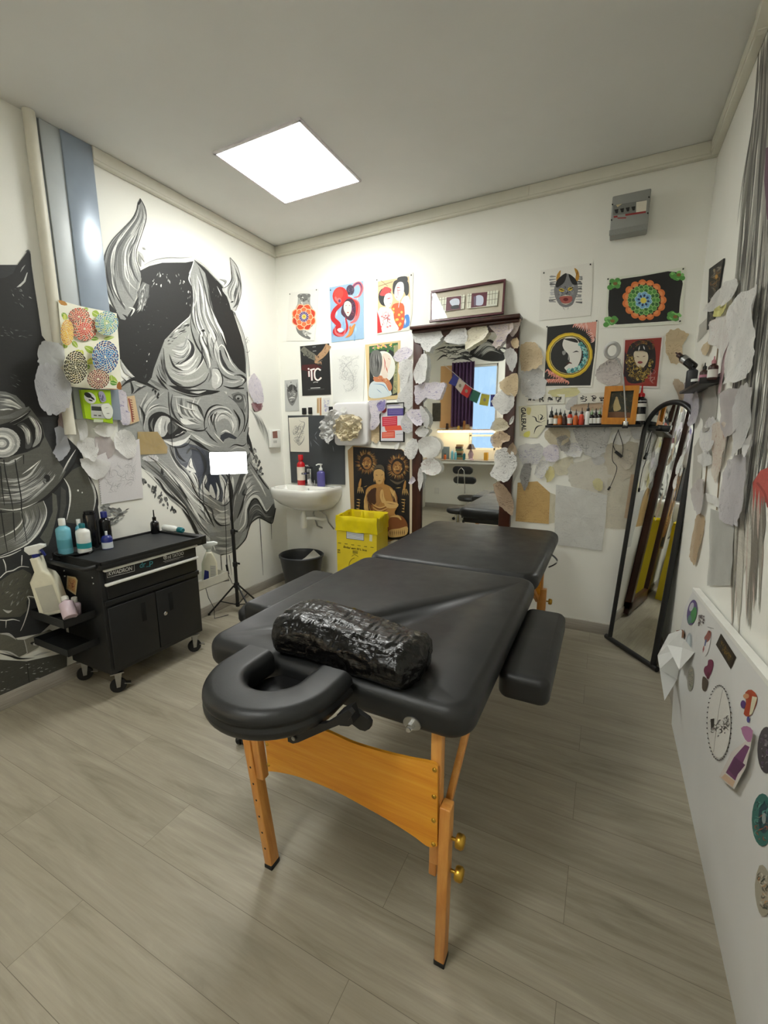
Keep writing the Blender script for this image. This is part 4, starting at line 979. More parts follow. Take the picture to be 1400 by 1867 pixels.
a.poly([(760, 1500), (960, 1470), (1040, 1500), (1000, 1600), (850, 1670), (760, 1620)], C(138, 139, 136)); a.stroke([(850, 1690), (950, 1660), (1040, 1580)], 7, D)
fan(a, [(780, 1520), (880, 1540), (1000, 1520)], [(800, 1640), (900, 1640), (990, 1600)], 12, 14, [M, G, L])
# left eye
a.ell(350, 570, 165, 150, M); a.stroke([(200, 640), (205, 540), (250, 460), (330, 430), (420, 450)], 22, L, 0, 0); a.stroke([(190, 600), (210, 500), (270, 435), (350, 420), (410, 440)], 8, D, 0, 0)
a.poly([(245, 640), (235, 540), (280, 485), (350, 470), (430, 510), (520, 580), (560, 640), (480, 690), (380, 705), (300, 690)], K, 3)
a.poly([(285, 640), (300, 560), (350, 505), (420, 530), (405, 620), (370, 680), (320, 675)], L, 3); a.stroke([(350, 520), (330, 590), (340, 660)], 24, W, 4, 4); a.stroke([(390, 530), (375, 600), (380, 650)], 12, G, 0, 0)
a.poly([(400, 640), (400, 580), (440, 545), (490, 585), (470, 640), (430, 670)], D, 3); a.stroke([(430, 560), (470, 600), (450, 640)], 10, G, 0, 0)
a.stroke([(280, 520), (260, 580), (280, 650)], 18, G, 0, 0)
a.stroke([(370, 715), (450, 745), (540, 720), (600, 660)], 40, W, 6, 0); a.stroke([(350, 690), (440, 660), (505, 595)], 13, K, 3, 3)
for k in range(5): a.stroke([(440+k*20, 680-k*6), (480+k*18, 670-k*10), (530+k*8, 625+k*6)], 7, [K, W][k % 2], 0, 0)
a.stroke([(390, 740), (470, 775), (560, 755), (600, 700)], 12, K, 0, 0); a.stroke([(510, 590), (600, 625), (700, 630), (735, 600)], 14, K, 3, 3)
# dark folds under the brows
a.stroke([(310, 60), (350, 160), (420, 235), (520, 285), (620, 305), (720, 300), (820, 290), (880, 250), (960, 270), (1050, 270)], 44, K, 10, 10)
a.stroke([(470, 225), (580, 262), (690, 262), (740, 235)], 18, W, 0, 0); a.stroke([(590, 300), (660, 305), (730, 290)], 22, L, 0, 0); a.stroke([(420, 280), (520, 315), (620, 340), (720, 325), (800, 315)], 10, K, 0, 0)
a.stroke([(850, 290), (890, 290), (900, 320)], 26, L, 4, 4)
a.stroke([(240, 190), (320, 240), (390, 280)], 30, G, 6, 0); a.stroke([(300, 150), (350, 230), (410, 290)], 20, K, 0, 0)
# ---- right mask, upper part
a.z = M1
a.poly([(815, 585), (900, 640), (1060, 800), (1130, 1000), (1250, 1350), (1262, 1620), (1100, 1700), (900, 1680), (560, 1640), (470, 1500), (540, 1280), (780, 1060), (780, 700)], M)
fan(a, [(800, 700), (800, 1050), (860, 1250), (930, 1460)], [(905, 700), (960, 1000), (1060, 1220), (1120, 1430)], 40, 18, [L, G, M, W, D, M])
a.stroke([(835, 700), (870, 810), (890, 920), (900, 1040)], 18, W, 0, 0); a.stroke([(800, 690), (812, 800), (832, 900), (805, 990), (790, 1060)], 12, L, 0, 0); a.stroke([(905, 700), (935, 840), (955, 960), (1000, 1080)], 16, D, 0, 0)
# left brow bulge
a.poly([(550, 1290), (640, 1180), (735, 1110), (776, 1075), (798, 1180), (830, 1285), (890, 1385), (925, 1480), (935, 1540), (905, 1595), (800, 1645), (680, 1645), (590, 1590), (560, 1480)], C(166, 167, 160), 3)
fan(a, [(580, 1500), (680, 1560), (800, 1540), (880, 1440)], [(620, 1300), (700, 1300), (740, 1250), (760, 1160)], 40, 20, [L, M, C(170, 171, 164), G, L, W])
a.stroke([(640, 1480), (720, 1470), (790, 1415), (825, 1340)], 26, W, 0, 0); a.stroke([(660, 1545), (770, 1545), (860, 1480), (905, 1400)], 20, W, 0, 0); a.stroke([(600, 1560), (720, 1610), (840, 1590), (915, 1530)], 20, L, 0, 0)
a.stroke([(745, 1245), (795, 1300), (795, 1370), (745, 1430), (680, 1465)], 32, KD, 8, 0); a.stroke([(730, 1225), (775, 1290), (770, 1360), (720, 1420)], 11, W, 0, 0); a.stroke([(700, 1440), (650, 1470)], 9, K, 0, 0)
a.stroke([(780, 1075), (790, 1180), (830, 1300), (890, 1400), (930, 1505)], 15, K, 3, 3); a.stroke([(550, 1330), (565, 1480), (600, 1590), (690, 1655), (800, 1660), (900, 1610), (938, 1540)], 15, K, 4, 4)
dabs(a, [(560, 1270), (640, 1180), (730, 1115), (770, 1090), (740, 1180), (640, 1260), (570, 1320)], 26, 50, 10, [K, W, D, G], -.6, .4)
fan(a, [(480, 1480), (540, 1600), (600, 1660)], [(540, 1340), (570, 1500), (640, 1640)], 14, 16, [K, G, D, M])
# centre folds
a.stroke([(880, 1165), (872, 1250), (915, 1350), (945, 1460), (940, 1500)], 20, W, 4, 2); a.stroke([(865, 1180), (855, 1260), (890, 1350), (925, 1470)], 10, K, 3, 0); a.stroke([(895, 1170), (890, 1250), (935, 1350), (960, 1480)], 10, D, 0, 0); a.ell(888, 1180, 15, 12, K)
a.stroke([(960, 1170), (940, 1240), (945, 1310)], 26, L, 0, 0); a.stroke([(955, 1190), (950, 1260)], 12, W, 0, 0); a.stroke([(975, 1180), (1000, 1240), (975, 1330), (990, 1420)], 11, K, 3, 0); a.stroke([(1000, 1230), (985, 1320), (1000, 1410), (1040, 1500)], 16, L, 0, 0)
a.stroke([(1010, 1340), (1045, 1300), (1085, 1350), (1120, 1440), (1180, 1520)], 14, W, 3, 0); a.stroke([(1030, 1345), (1050, 1430), (1095, 1505), (1160, 1540)], 28, KD, 12, 0); a.stroke([(1015, 1370), (1040, 1470), (1100, 1540), (1180, 1565)], 14, W, 0, 0); a.stroke([(1000, 1440), (1040, 1540), (1110, 1590), (1190, 1600)], 14, D, 0, 0)
a.stroke([(1060, 1310), (1085, 1380), (1110, 1440)], 12, K, 0, 0)
a.poly([(968, 1505), (1015, 1512), (1048, 1580), (1042, 1640), (995, 1675), (962, 1640)], L, 3); a.stroke([(985, 1530), (1020, 1580), (1005, 1640)], 18, W, 0, 0); a.stroke([(965, 1500), (1018, 1508), (1052, 1580), (1045, 1645), (998, 1680)], 10, K, 3, 3); a.stroke([(940, 1490), (955, 1560), (930, 1620)], 18, G, 0, 0)
a.stroke([(1060, 1650), (1140, 1670), (1230, 1640)], 18, K, 3, 3); a.stroke([(1070, 1610), (1150, 1620), (1210, 1600)], 14, L, 0, 0); a.stroke([(1150, 1560), (1210, 1560), (1250, 1600), (1220, 1640)], 20, K, 2, 2); a.stroke([(1200, 1580), (1235, 1595), (1215, 1620)], 9, W, 0, 0)
# hair
a.poly([(815, 585), (880, 632), (960, 705), (1042, 790), (1090, 870), (1118, 950), (1142, 1020), (1172, 1110), (1212, 1230), (1238, 1340), (1250, 1450), (1250, 1550), (1190, 1505), (1140, 1445), (1100, 1360), (1080, 1270), (1060, 1200), (1010, 1105), (975, 1010), (950, 900), (935, 800), (905, 690), (865, 640)], K)
a.poly([(352, 670), (430, 630), (540, 602), (660, 600), (740, 600), (806, 588), (788, 645), (768, 690), (785, 760), (800, 850), (806, 930), (790, 1010), (770, 1060), (700, 1120), (640, 1175), (560, 1260), (530, 1340), (500, 1420), (470, 1500), (450, 1580), (400, 1640), (330, 1615), (280, 1545), (230, 1485), (190, 1425), (90, 1400), (60, 1010), (95, 950), (150, 1020), (225, 1090), (280, 1000), (330, 900), (365, 740)], K)
dabs(a, [(440, 680), (700, 660), (740, 800), (640, 760), (460, 800)], 26, 22, 9, [W, M, G], PI/2, .5); dabs(a, [(200, 1000), (460, 900), (600, 1100), (420, 1400), (240, 1400)], 30, 16, 5, [G, D, KD, D], .2, 1); dabs(a, [(700, 800), (780, 820), (780, 960), (720, 940)], 10, 22, 5, [M, W, G], PI/2, .4)
a.stroke([(775, 690), (768, 740), (790, 800)], 12, W, 0, 0); a.stroke([(1005, 800), (1030, 850), (1048, 890)], 8, W, 0, 0); dabs(a, [(940, 760), (1080, 900), (1100, 1000), (980, 900)], 10, 18, 4, [D, G], PI/2, .5)
# sideburn patch
a.poly([(330, 850), (375, 765), (430, 790), (425, 880), (395, 965), (350, 985), (330, 930)], G); dabs(a, [(330, 850), (375, 765), (430, 790), (425, 880), (395, 965), (350, 985), (330, 930)], 40, 50, 8, [W, L, D, K, M], PI/2+.2, .3)
# left horn
a.poly([(352, 55), (385, 110), (402, 180), (400, 240), (380, 320), (350, 400), (326, 480), (318, 560), (335, 620), (358, 680), (365, 730), (345, 790), (330, 850), (312, 920), (290, 980), (258, 1030), (225, 1090), (185, 1080), (148, 1015), (108, 935), (74, 850), (50, 760), (40, 650), (50, 560), (80, 470), (130, 390), (200, 320), (262, 258), (308, 200), (330, 140), (336, 90)], M)
HA_ = [(345, 90), (300, 215), (190, 340), (85, 480), (48, 640), (75, 830), (180, 1060)]; HB_ = [(362, 90), (398, 215), (345, 400), (318, 540), (345, 660), (362, 740), (310, 930)]
fan(a, HA_, HB_, 46, 17, [L, G, M, D, W, G])
a.stroke([(205, 355), (120, 470), (85, 600), (98, 740), (150, 880), (225, 1000)], 34, D, 5, 5); a.stroke([(275, 360), (210, 450), (178, 560), (185, 700), (235, 830), (300, 930)], 32, G, 5, 5); a.stroke([(350, 290), (320, 400), (280, 480), (268, 590), (300, 700), (345, 770)], 26, D, 0, 5)
a.stroke([(210, 340), (160, 420), (135, 520), (128, 640)], 12, W, 0, 0); a.stroke([(365, 260), (300, 370), (240, 470), (222, 600), (232, 720), (285, 800), (335, 840)], 14, W, 0, 0); a.stroke([(112, 640), (120, 780), (170, 900), (240, 985)], 13, W, 0, 0); a.stroke([(300, 440), (255, 560), (262, 680), (320, 780)], 8, W, 0, 0); a.stroke([(395, 180), (370, 330), (320, 460), (308, 560), (325, 640)], 10, W, 0, 0)
a.stroke([(352, 55), (388, 120), (404, 190), (398, 260), (352, 400), (322, 500), (322, 580), (358, 685), (362, 730)], 6, K); a.stroke([(336, 90), (322, 160), (285, 230), (220, 300), (130, 392), (76, 478), (46, 580), (42, 660), (60, 790), (110, 935), (150, 1015)], 7, K)
a.poly([(352, 55), (334, 90), (338, 112), (352, 100), (362, 82)], K); a.stroke([(250, 980), (300, 1000), (270, 1060)], 18, W, 0, 0); a.stroke([(200, 1040), (230, 1060), (240, 1090)], 16, K, 0, 0); a.stroke([(60, 900), (80, 960), (60, 1000)], 26, G, 0, 0)
a.stroke([(330, 500), (365, 540), (392, 600)], 22, L, 0, 0); a.stroke([(340, 520), (350, 580), (360, 640)], 26, M, 0, 0); a.stroke([(370, 470), (400, 490)], 14, M, 0, 0)
a.stroke([(385, 622), (470, 580), (590, 558), (700, 560), (800, 552)], 9, M, 2, 2); a.stroke([(380, 635), (460, 600), (560, 582)], 7, L, 0, 0)
# right horn
a.poly([(1115, 555), (1160, 610), (1195, 690), (1212, 790), (1206, 880), (1190, 960), (1160, 1012), (1125, 1002), (1112, 950), (1090, 890), (1055, 845), (1048, 820), (1100, 792), (1132, 740), (1132, 680), (1120, 620)], L)
fan(a, [(1120, 600), (1135, 720), (1080, 830), (1110, 900)], [(1150, 620), (1205, 780), (1195, 900), (1160, 1000)], 24, 12, [G, D, M, W, L]); a.stroke([(1115, 560), (1128, 660), (1132, 740), (1095, 800), (1050, 820)], 9, K, 2, 2); a.stroke([(1190, 850), (1180, 940), (1140, 990)], 22, D, 0, 0); a.stroke([(1120, 940), (1150, 930)], 14, K, 0, 0); a.stroke([(1118, 558), (1180, 640), (1210, 770), (1208, 880), (1165, 1010)], 5, D)
a.stroke([(1020, 740), (1080, 760), (1060, 800)], 20, M, 0, 0)
a.stroke([(812, 565), (900, 625), (1000, 735), (1060, 800)], 13, L, 2, 2); a.stroke([(812, 578), (900, 645), (1000, 755)], 5, D); a.stroke([(1145, 1030), (1200, 1150), (1240, 1290), (1262, 1450), (1275, 1575)], 14, L, 3, 3); a.stroke([(1155, 1030), (1215, 1160), (1252, 1290), (1275, 1450), (1285, 1570)], 5, G); a.stroke([(1140, 1010), (1170, 1060)], 18, G, 0, 0)
dabs(a, [(1250, 1230), (1270, 1240), (1280, 1400), (1262, 1400)], 8, 24, 7, [G, M])
# ear curl on the left
a.stroke([(185, 1430), (230, 1520), (300, 1590)], 34, L, 5, 0); a.stroke([(195, 1440), (260, 1540), (330, 1590)], 12, W, 0, 0); a.stroke([(190, 1560), (250, 1600), (310, 1610)], 26, W, 0, 0)
a.stroke([(185, 1665), (250, 1610), (330, 1590), (410, 1630), (520, 1690)], 36, K, 3, 3); a.stroke([(270, 1600), (290, 1680), (280, 1720)], 20, K, 3, 0); a.stroke([(290, 1720), (350, 1670), (410, 1650)], 18, KD, 0, 0); a.stroke([(310, 1640), (360, 1650), (380, 1640)], 22, L, 0, 0); dabs(a, [(440, 1640), (520, 1690), (510, 1760), (480, 1720)], 10, 30, 14, [K], PI/2, .5)
dabs(a, [(380, 1350), (450, 1350), (440, 1650), (380, 1640)], 12, 26, 9, [KD, D, W], PI/2, .6)
# deep lines and lights over the whole face
a.z = M2
for l, w_ in (([(200, 880), (300, 960), (400, 1060), (500, 1180), (600, 1330), (700, 1480), (780, 1560)], 16), ([(240, 850), (360, 940), (480, 1080), (590, 1240), (680, 1370)], 12), ([(520, 1290), (600, 1400), (660, 1520), (740, 1620)], 22), ([(420, 760), (450, 850), (520, 950), (600, 1050), (650, 1150)], 14), ([(700, 1240), (770, 1300), (790, 1360)], 14), ([(930, 1260), (1000, 1120), (1050, 980), (1090, 900)], 14), ([(990, 1380), (1030, 1280), (1060, 1150)], 14), ([(960, 1440), (940, 1380), (950, 1280)], 16), ([(640, 770), (700, 850), (720, 950), (690, 1040)], 20), ([(470, 770), (500, 850), (560, 900)], 14), ([(560, 830), (600, 780), (660, 800)], 14), ([(440, 320), (430, 420), (470, 520), (560, 600)], 12), ([(560, 380), (660, 420), (700, 480)], 10), ([(160, 420), (200, 500), (190, 600)], 14), ([(880, 980), (930, 1060), (950, 1180), (930, 1260)], 14), ([(1090, 600), (1080, 700), (1110, 800), (1170, 900)], 16), ([(820, 470), (790, 560), (820, 650)], 12), ([(960, 450), (1010, 540), (1000, 640)], 14), ([(620, 1180), (700, 1260), (760, 1370), (800, 1460)], 12)): a.stroke(l, w_*1.3, rm.choice([K, KD, KD, D]), 3, 0)
for l, w_ in (([(300, 890), (400, 990), (500, 1110)], 16), ([(560, 1200), (640, 1330), (700, 1440)], 20), ([(800, 1290), (860, 1320), (920, 1300)], 14), ([(1000, 1180), (1050, 1050), (1090, 950)], 14), ([(1130, 1000), (1190, 1090), (1240, 1200)], 14), ([(480, 400), (560, 440), (660, 460)], 14), ([(460, 560), (540, 610), (640, 640)], 12), ([(600, 660), (700, 730), (800, 775)], 14), ([(860, 480), (900, 470), (940, 500)], 14), ([(790, 640), (830, 690), (880, 740)], 12), ([(210, 500), (260, 430), (340, 400)], 10), ([(480, 930), (560, 1010), (610, 1110)], 12)): a.stroke(l, w_, W, 0, 0)
a.z = M1
for l, w_ in (([(800, 900), (790, 1050), (830, 1180)], 10), ([(850, 640), (890, 760), (930, 940), (990, 1090)], 10), ([(600, 1380), (640, 1480), (720, 1520)], 14), ([(870, 1300), (880, 1420), (820, 1520)], 14), ([(1040, 1200), (1090, 1330), (1150, 1460)], 14), ([(560, 1500), (620, 1600), (720, 1650)], 18), ([(920, 1200), (930, 1320), (970, 1440)], 12), ([(130, 700), (160, 860), (230, 1000)], 12), ([(60, 600), (80, 760), (140, 930)], 14)): a.stroke(l, w_*1.2, rm.choice([K, KD, D]), 2, 0)
# drips and splashes
a.z = M2
for l in ([(408, 300), (414, 430), (432, 570), (440, 760), (455, 860)], [(664, 1050), (668, 1150), (676, 1255)], [(695, 1050), (702, 1200), (722, 1390)], [(1183, 1380), (1190, 1500), (1212, 1860)], [(1280, 1420), (1284, 1555)], [(852, 1690), (858, 1780), (868, 1865)], [(900, 1690), (920, 1900)], [(924, 1690), (945, 1860)]): a.stroke(l, 6, KD, 5, 2)
dabs(a, [(1090, 700), (1150, 780), (1215, 880), (1200, 1000), (1130, 960), (1100, 840)], 30, 44, 20, [G, D, L, M], PI/2, .7)
for k in range(9): a.stroke([(1090+k*12, 440+k*8), (1140+k*13, 500+k*18), (1170+k*11, 600+k*24)], 5, [L, M, G][k % 3], 0, 0)
a.poly([(1110, 400), (1200, 400), (1190, 450), (1140, 470)], C(120, 80, 84)); a.stroke([(1080, 640), (1100, 740), (1130, 820)], 26, KD, 0, 0)
a.z = L2
dabs(a, [(1060, 1070), (1150, 1040), (1240, 1100), (1200, 1150), (1090, 1160)], 16, 70, 50, [G, D, M], .2, .4); dabs(a, [(1080, 1250), (1200, 1180), (1330, 1110), (1330, 1200), (1200, 1260), (1100, 1360)], 26, 60, 22, [G, M, D], -.5, .3)
# ---- left mask
a.poly([(-60, -1500), (-260, -1420), (-420, -1180), (-560, -900), (-520, -500), (-640, -100), (-600, 400), (-680, 900), (-560, 1400), (-600, 1900), (-420, 2350), (-200, 2420), (0, 2500), (430, 2420), (780, 2100), (1045, 1500), (1090, 1400), (1030, 1000), (960, 760), (860, 480), (700, 320), (560, -200), (440, -700), (380, -1150), (335, -1500)], KD)
a.z = L1
a.poly([(-40, 400), (0, 392), (60, 385), (140, 340), (170, 270), (230, 190), (275, 130), (296, 92), (325, 130), (335, 250), (370, 500), (405, 720), (445, 1000), (520, 1100), (620, 1867), (-40, 1867)], K)
a.stroke([(275, 110), (300, 92), (322, 120)], 10, G); a.poly([(175, 490), (250, 420), (285, 335), (295, 330), (270, 430), (220, 480)], L); a.stroke([(215, 330), (245, 280), (270, 250)], 14, M, 0, 0); dabs(a, [(120, 430), (330, 540), (260, 700), (100, 640)], 14, 34, 8, [G, M, D], .5, .6); dabs(a, [(0, 900), (400, 960), (380, 1040), (0, 1020)], 16, 50, 7, [D, G, KD], .3, .5); dabs(a, [(20, 1400), (200, 1400), (200, 1560), (20, 1500)], 6, 50, 6, [G, D], .3, .3)
a.poly([(-40, 1590), (60, 1600), (170, 1640), (260, 1730), (310, 1867), (300, 1900), (-40, 1900)], G); fan(a, [(-20, 1610), (120, 1640), (230, 1740)], [(-20, 1850), (120, 1840), (290, 1860)], 22, 16, [M, L, D, G, W])
a.z = L2
a.poly([(-40, 60), (320, 20), (440, 180), (480, 330), (600, 560), (700, 700), (600, 880), (300, 1110), (-40, 1130)], C(92, 92, 86))
a.stroke([(-20, 130), (120, 110), (230, 60), (310, 10)], 60, G, 20, 10); a.stroke([(0, 215), (130, 180), (250, 115), (325, 50)], 46, K, 30, 8); a.stroke([(100, 180), (220, 120), (310, 60)], 10, L, 0, 0)
a.poly([(-40, 220), (160, 200), (330, 110), (440, 200), (470, 330), (420, 430), (290, 490), (-40, 580)], K)
a.ell(30, 390, 185, 160, L); 
for k in range(6): a.ell(20, 400, 165-k*28, 140-k*24, [M, L, W, G, L, W][k])
dabs(a, [(30, 520), (180, 460), (210, 400), (190, 330), (120, 260), (150, 480)], 14, 30, 5, [W, L, M], .6, .4)
a.poly([(180, 205), (250, 180), (320, 250), (345, 350), (330, 440), (270, 450), (275, 330), (240, 260)], D, 3); fan(a, [(190, 205), (260, 280), (285, 430)], [(240, 190), (310, 270), (320, 430)], 12, 14, [L, G, W, M])
a.poly([(300, 110), (360, 130), (430, 220), (445, 300), (420, 390), (345, 440), (380, 340), (375, 240)], M, 3); fan(a, [(310, 120), (380, 240), (360, 430)], [(370, 130), (435, 240), (430, 390)], 16, 13, [W, L, G, C(120, 108, 116), W])
a.stroke([(0, 600), (90, 610), (160, 575), (240, 530)], 30, L, 4, 0); a.stroke([(20, 640), (120, 620), (230, 560)], 20, G, 0, 0)
fan(a, [(-20, 760), (180, 780), (330, 720), (440, 570)], [(-20, 1060), (250, 1040), (450, 900), (620, 720)], 60, 18, [M, G, L, D, M, C(100, 100, 94)])
a.stroke([(0, 800), (150, 805), (300, 750), (390, 640), (440, 570)], 24, L, 0, 0); a.stroke([(230, 730), (330, 660), (430, 575)], 16, W, 0, 0); a.stroke([(0, 950), (200, 930), (400, 850), (560, 760)], 18, L, 0, 0); a.stroke([(0, 975), (120, 965)], 14, W, 0, 0)
a.ell(500, 770, 34, 40, K); a.ell(470, 790, 22, 18, G); a.stroke([(520, 820), (560, 780), (585, 720)], 12, L, 0, 0); a.stroke([(455, 800), (480, 830)], 12, K, 0, 0)
a.stroke([(0, 1095), (130, 1108), (270, 1080), (420, 1010)], 14, W, 3, 0); a.stroke([(-20, 1125), (140, 1135), (300, 1090), (480, 985), (620, 850), (700, 745), (800, 600), (850, 490)], 34, K, 16, 10)
a.stroke([(620, 790), (665, 710), (720, 610), (800, 475)], 26, G, 0, 4); a.stroke([(660, 720), (720, 600), (805, 465)], 14, W, 0, 3)
a.poly([(690, 765), (770, 680), (862, 638), (930, 715), (982, 850), (1012, 970), (1002, 1080), (960, 1200), (850, 1260), (700, 1240), (740, 1040), (730, 880)], C(86, 86, 78))
a.stroke([(680, 770), (735, 870), (745, 1020), (708, 1215)], 20, W, 4, 4); a.stroke([(940, 760), (1000, 900), (1012, 1020), (975, 1180)], 18, L, 3, 3); a.stroke([(960, 760), (1020, 900), (1040, 1050), (1010, 1150)], 16, K, 3, 3); a.ell(830, 900, 10, 11, W); a.ell(874, 922, 7, 8, W); a.poly([(840, 480), (790, 600), (860, 640), (868, 560)], K)
a.poly([(555, 925), (600, 950), (615, 1100), (585, 1250), (545, 1400), (510, 1490), (425, 1400), (500, 1280), (560, 1130)], C(98, 98, 90)); a.poly([(650, 860), (700, 900), (705, 1050), (670, 1180), (620, 1240), (640, 1080)], C(76, 76, 72))
a.poly([(-40, 1150), (220, 1110), (462, 1008), (492, 1120), (470, 1240), (380, 1390), (250, 1500), (-40, 1590)], C(104, 104, 97)); fan(a, [(230, 1120), (260, 1250), (150, 1400), (-20, 1480)], [(460, 1020), (480, 1180), (350, 1420), (-20, 1580)], 34, 16, [M, G, D, L, G])
a.poly([(-20, 1150), (210, 1130), (225, 1210), (150, 1310), (-20, 1380)], C(84, 84, 78)); a.stroke([(222, 1120), (238, 1215), (180, 1300), (90, 1360), (0, 1400)], 16, W, 2, 2); a.stroke([(462, 1010), (494, 1110), (476, 1220), (400, 1350), (300, 1460), (150, 1540), (0, 1600)], 20, W, 4, 4)
for l in ([(40, 570), (60, 720), (120, 1000), (140, 1110)], [(160, 570), (190, 760), (225, 980), (230, 1120), (260, 1300), (290, 1460)], [(5, 640), (20, 850), (48, 1060)], [(250, 520), (252, 620)], [(10, 1110), (40, 1330), (80, 1560)], [(140, 1130), (150, 1300), (165, 1440)]): a.stroke(l, 13, K, 12, 6)
a.z = L3
a.poly([(-30, 395), (120, 285), (260, 235), (350, 285), (400, 450), (430, 590), (330, 560), (300, 600), (310, 700), (230, 775), (-30, 785)], C(88, 87, 77)); dabs(a, [(0, 450), (250, 300), (340, 420), (250, 640), (40, 740)], 30, 60, 12, [G, M, D, C(110, 108, 92)], -.8, .5); a.stroke([(30, 690), (90, 720), (140, 700)], 30, L, 0, 0)
for l in ([(0, 105), (120, 72), (240, 15)], [(35, 120), (62, 190), (68, 270)], [(0, 335), (70, 270), (150, 248), (235, 205), (330, 212)], [(250, 75), (248, 130), (244, 195)], [(310, 545), (332, 590), (318, 700), (270, 850), (232, 935)], [(320, 542), (400, 560), (470, 640), (505, 665)], [(0, 812), (70, 815), (150, 805), (225, 822)], [(70, 820), (66, 900)]): a.stroke(l, 13, W, 10, 5)
a.poly([(-30, 955), (100, 958), (200, 1035), (275, 1035), (560, 918), (640, 955), (642, 985), (440, 1060), (300, 1190), (210, 1235), (-30, 1145)], C(104, 103, 92)); a.stroke([(0, 968), (100, 975), (185, 1035)], 30, L, 4, 4); a.poly([(280, 1035), (560, 920), (640, 962), (450, 1050), (440, 1120), (310, 1195)], C(126, 124, 112)); a.stroke([(275, 1040), (295, 1110), (310, 1190)], 10, L); a.ell(385, 1075, 40, 18, K); a.ell(400, 1085, 26, 16, L)
a.stroke([(0, 1155), (110, 1180), (215, 1232)], 22, L, 4, 4); a.stroke([(370, 1225), (480, 1190), (580, 1170)], 24, L, 0, 4); a.stroke([(0, 1190), (120, 1220), (230, 1250), (400, 1240)], 26, K, 6, 0)
a.poly([(-30, 1260), (300, 1280), (760, 1180), (760, 1380), (-30, 1730)], C(72, 72, 66)); dabs(a, [(0, 1350), (300, 1300), (700, 1260), (700, 1360), (300, 1520), (0, 1640)], 40, 40, 10, [G, L, D, M], -.3, .3); a.stroke([(310, 1300), (320, 1420), (335, 1540)], 8, K)
# keep the paint above the skirting and on the wall
a.build('mural', MUR, WALL_LEFT, 'black, grey and white brush painting of two horned demon masks')
# ---- strokes on the right wall
a = Art(RIGHT, .0004, None, 6e-6)
GR = [C(120, 118, 110), C(150, 148, 140), C(96, 94, 90), C(176, 174, 164), C(70, 68, 66)]
for k in range(60):
    t = k/59; x0 = 1385+40*t+rm.uniform(-3, 3); x1 = 1336+90*t**.8+rm.uniform(-4, 4); y0 = 60+rm.uniform(-60, 160)*t; y1 = 420+rm.uniform(-30, 200)
    a.stroke([(x0, y0), (x0-.30*(x0-x1), y0+.4*(y1-y0)), (x1+.25*(x0-x1), y0+.75*(y1-y0)), (x1, y1)], rm.uniform(1.5, 5.5), rm.choice(GR), 0, 0)
for k in range(110):
    x0 = rm.uniform(1352, 1425); y0 = rm.uniform(380, 700); l = rm.uniform(120, 330); a.stroke([(x0, y0), (x0-l*.05, y0+l*.5), (x0-l*.12+rm.uniform(-3, 3), y0+l)], rm.uniform(1.2, 5), rm.choice(GR), 0, 0)
a.poly([(1396, 270), (1440, 250), (1440, 420), (1398, 400), (1393, 330)], C(96, 66, 84))
a.poly([(1372, 880), (1386, 858), (1430, 840), (1430, 930), (1395, 915), (1382, 945), (1372, 930)], C(186, 84, 74)); a.stroke([(1380, 880), (1394, 900), (1400, 925)], 4, C(150, 60, 54))
for k in range(46):
    x0 = rm.uniform(1335, 1420); y0 = rm.uniform(880, 960); l = rm.uniform(80, 230); a.stroke([(x0, y0), (x0-2, y0+l*.5), (x0-4+rm.uniform(-4, 3), y0+l)], rm.uniform(3, 9), rm.choice([C(150, 146, 134), C(176, 172, 160), C(196, 192, 180), C(120, 114, 104), C(188, 170, 158)]), 0, 0)
for l in ([(1310, 620), (1302, 700), (1296, 800)], [(1290, 830), (1284, 900)], [(1312, 860), (1306, 930)]): a.stroke(l, 2, C(140, 118, 90))
a.build('mural', MUR, WALL_RIGHT, 'grey hair-like brush strokes with a red patch')
# ------------------------------------------------------------------ prints, paintings and drawings on the walls
P3, P5 = Z(480, 460, 4.66667), Z(940, 440, 3.88889)
rp = random.Random(21)
PINM = BLACKPL
def sheet(pl, z, quad, col, lift=.003, smooth=0, th=.0012):
    a = Art(pl, lift, z); a.paper(quad, col, th, smooth); return a
def done(a, name, label, cat, group=None, pins=None, parts=None):
    o = a.build(name, INK, None, label, cat, group)
    for p in pins or []:
        q = a.P(a.tr([p])[0]); n = a.pl.n; b = MB(); b.lathe([(.0042, 0), (.0042, .002), (.002, .004), (0, .0042)], 10, Matrix.Translation(q) @ n.to_track_quat('Z', 'Y').to_matrix().to_4x4()); b.build('pin', PINM, o)
    return o
def petals(a, cx, cy, r0, r1, n, w, col, a0=0.0, edge=None, sy=1.0):
    for k in range(n):
        t = a0+2*PI*k/n; c, s = math.cos(t), math.sin(t)
        def q(r, o): return (cx+r*c-o*s, cy+(r*s+o*c)*sy)
        pts = [q(r0, 0), q(r0+(r1-r0)*.35, w*.8), q(r0+(r1-r0)*.7, w), q(r1, 0), q(r0+(r1-r0)*.7, -w), q(r0+(r1-r0)*.35, -w*.8)]
        a.poly(pts, col if not callable(col) else col(k), 3)
        if edge: a.stroke(pts+[pts[0]], w*.22, edge, per=3)
PW = C(232, 230, 222); BK = C(26, 26, 26)
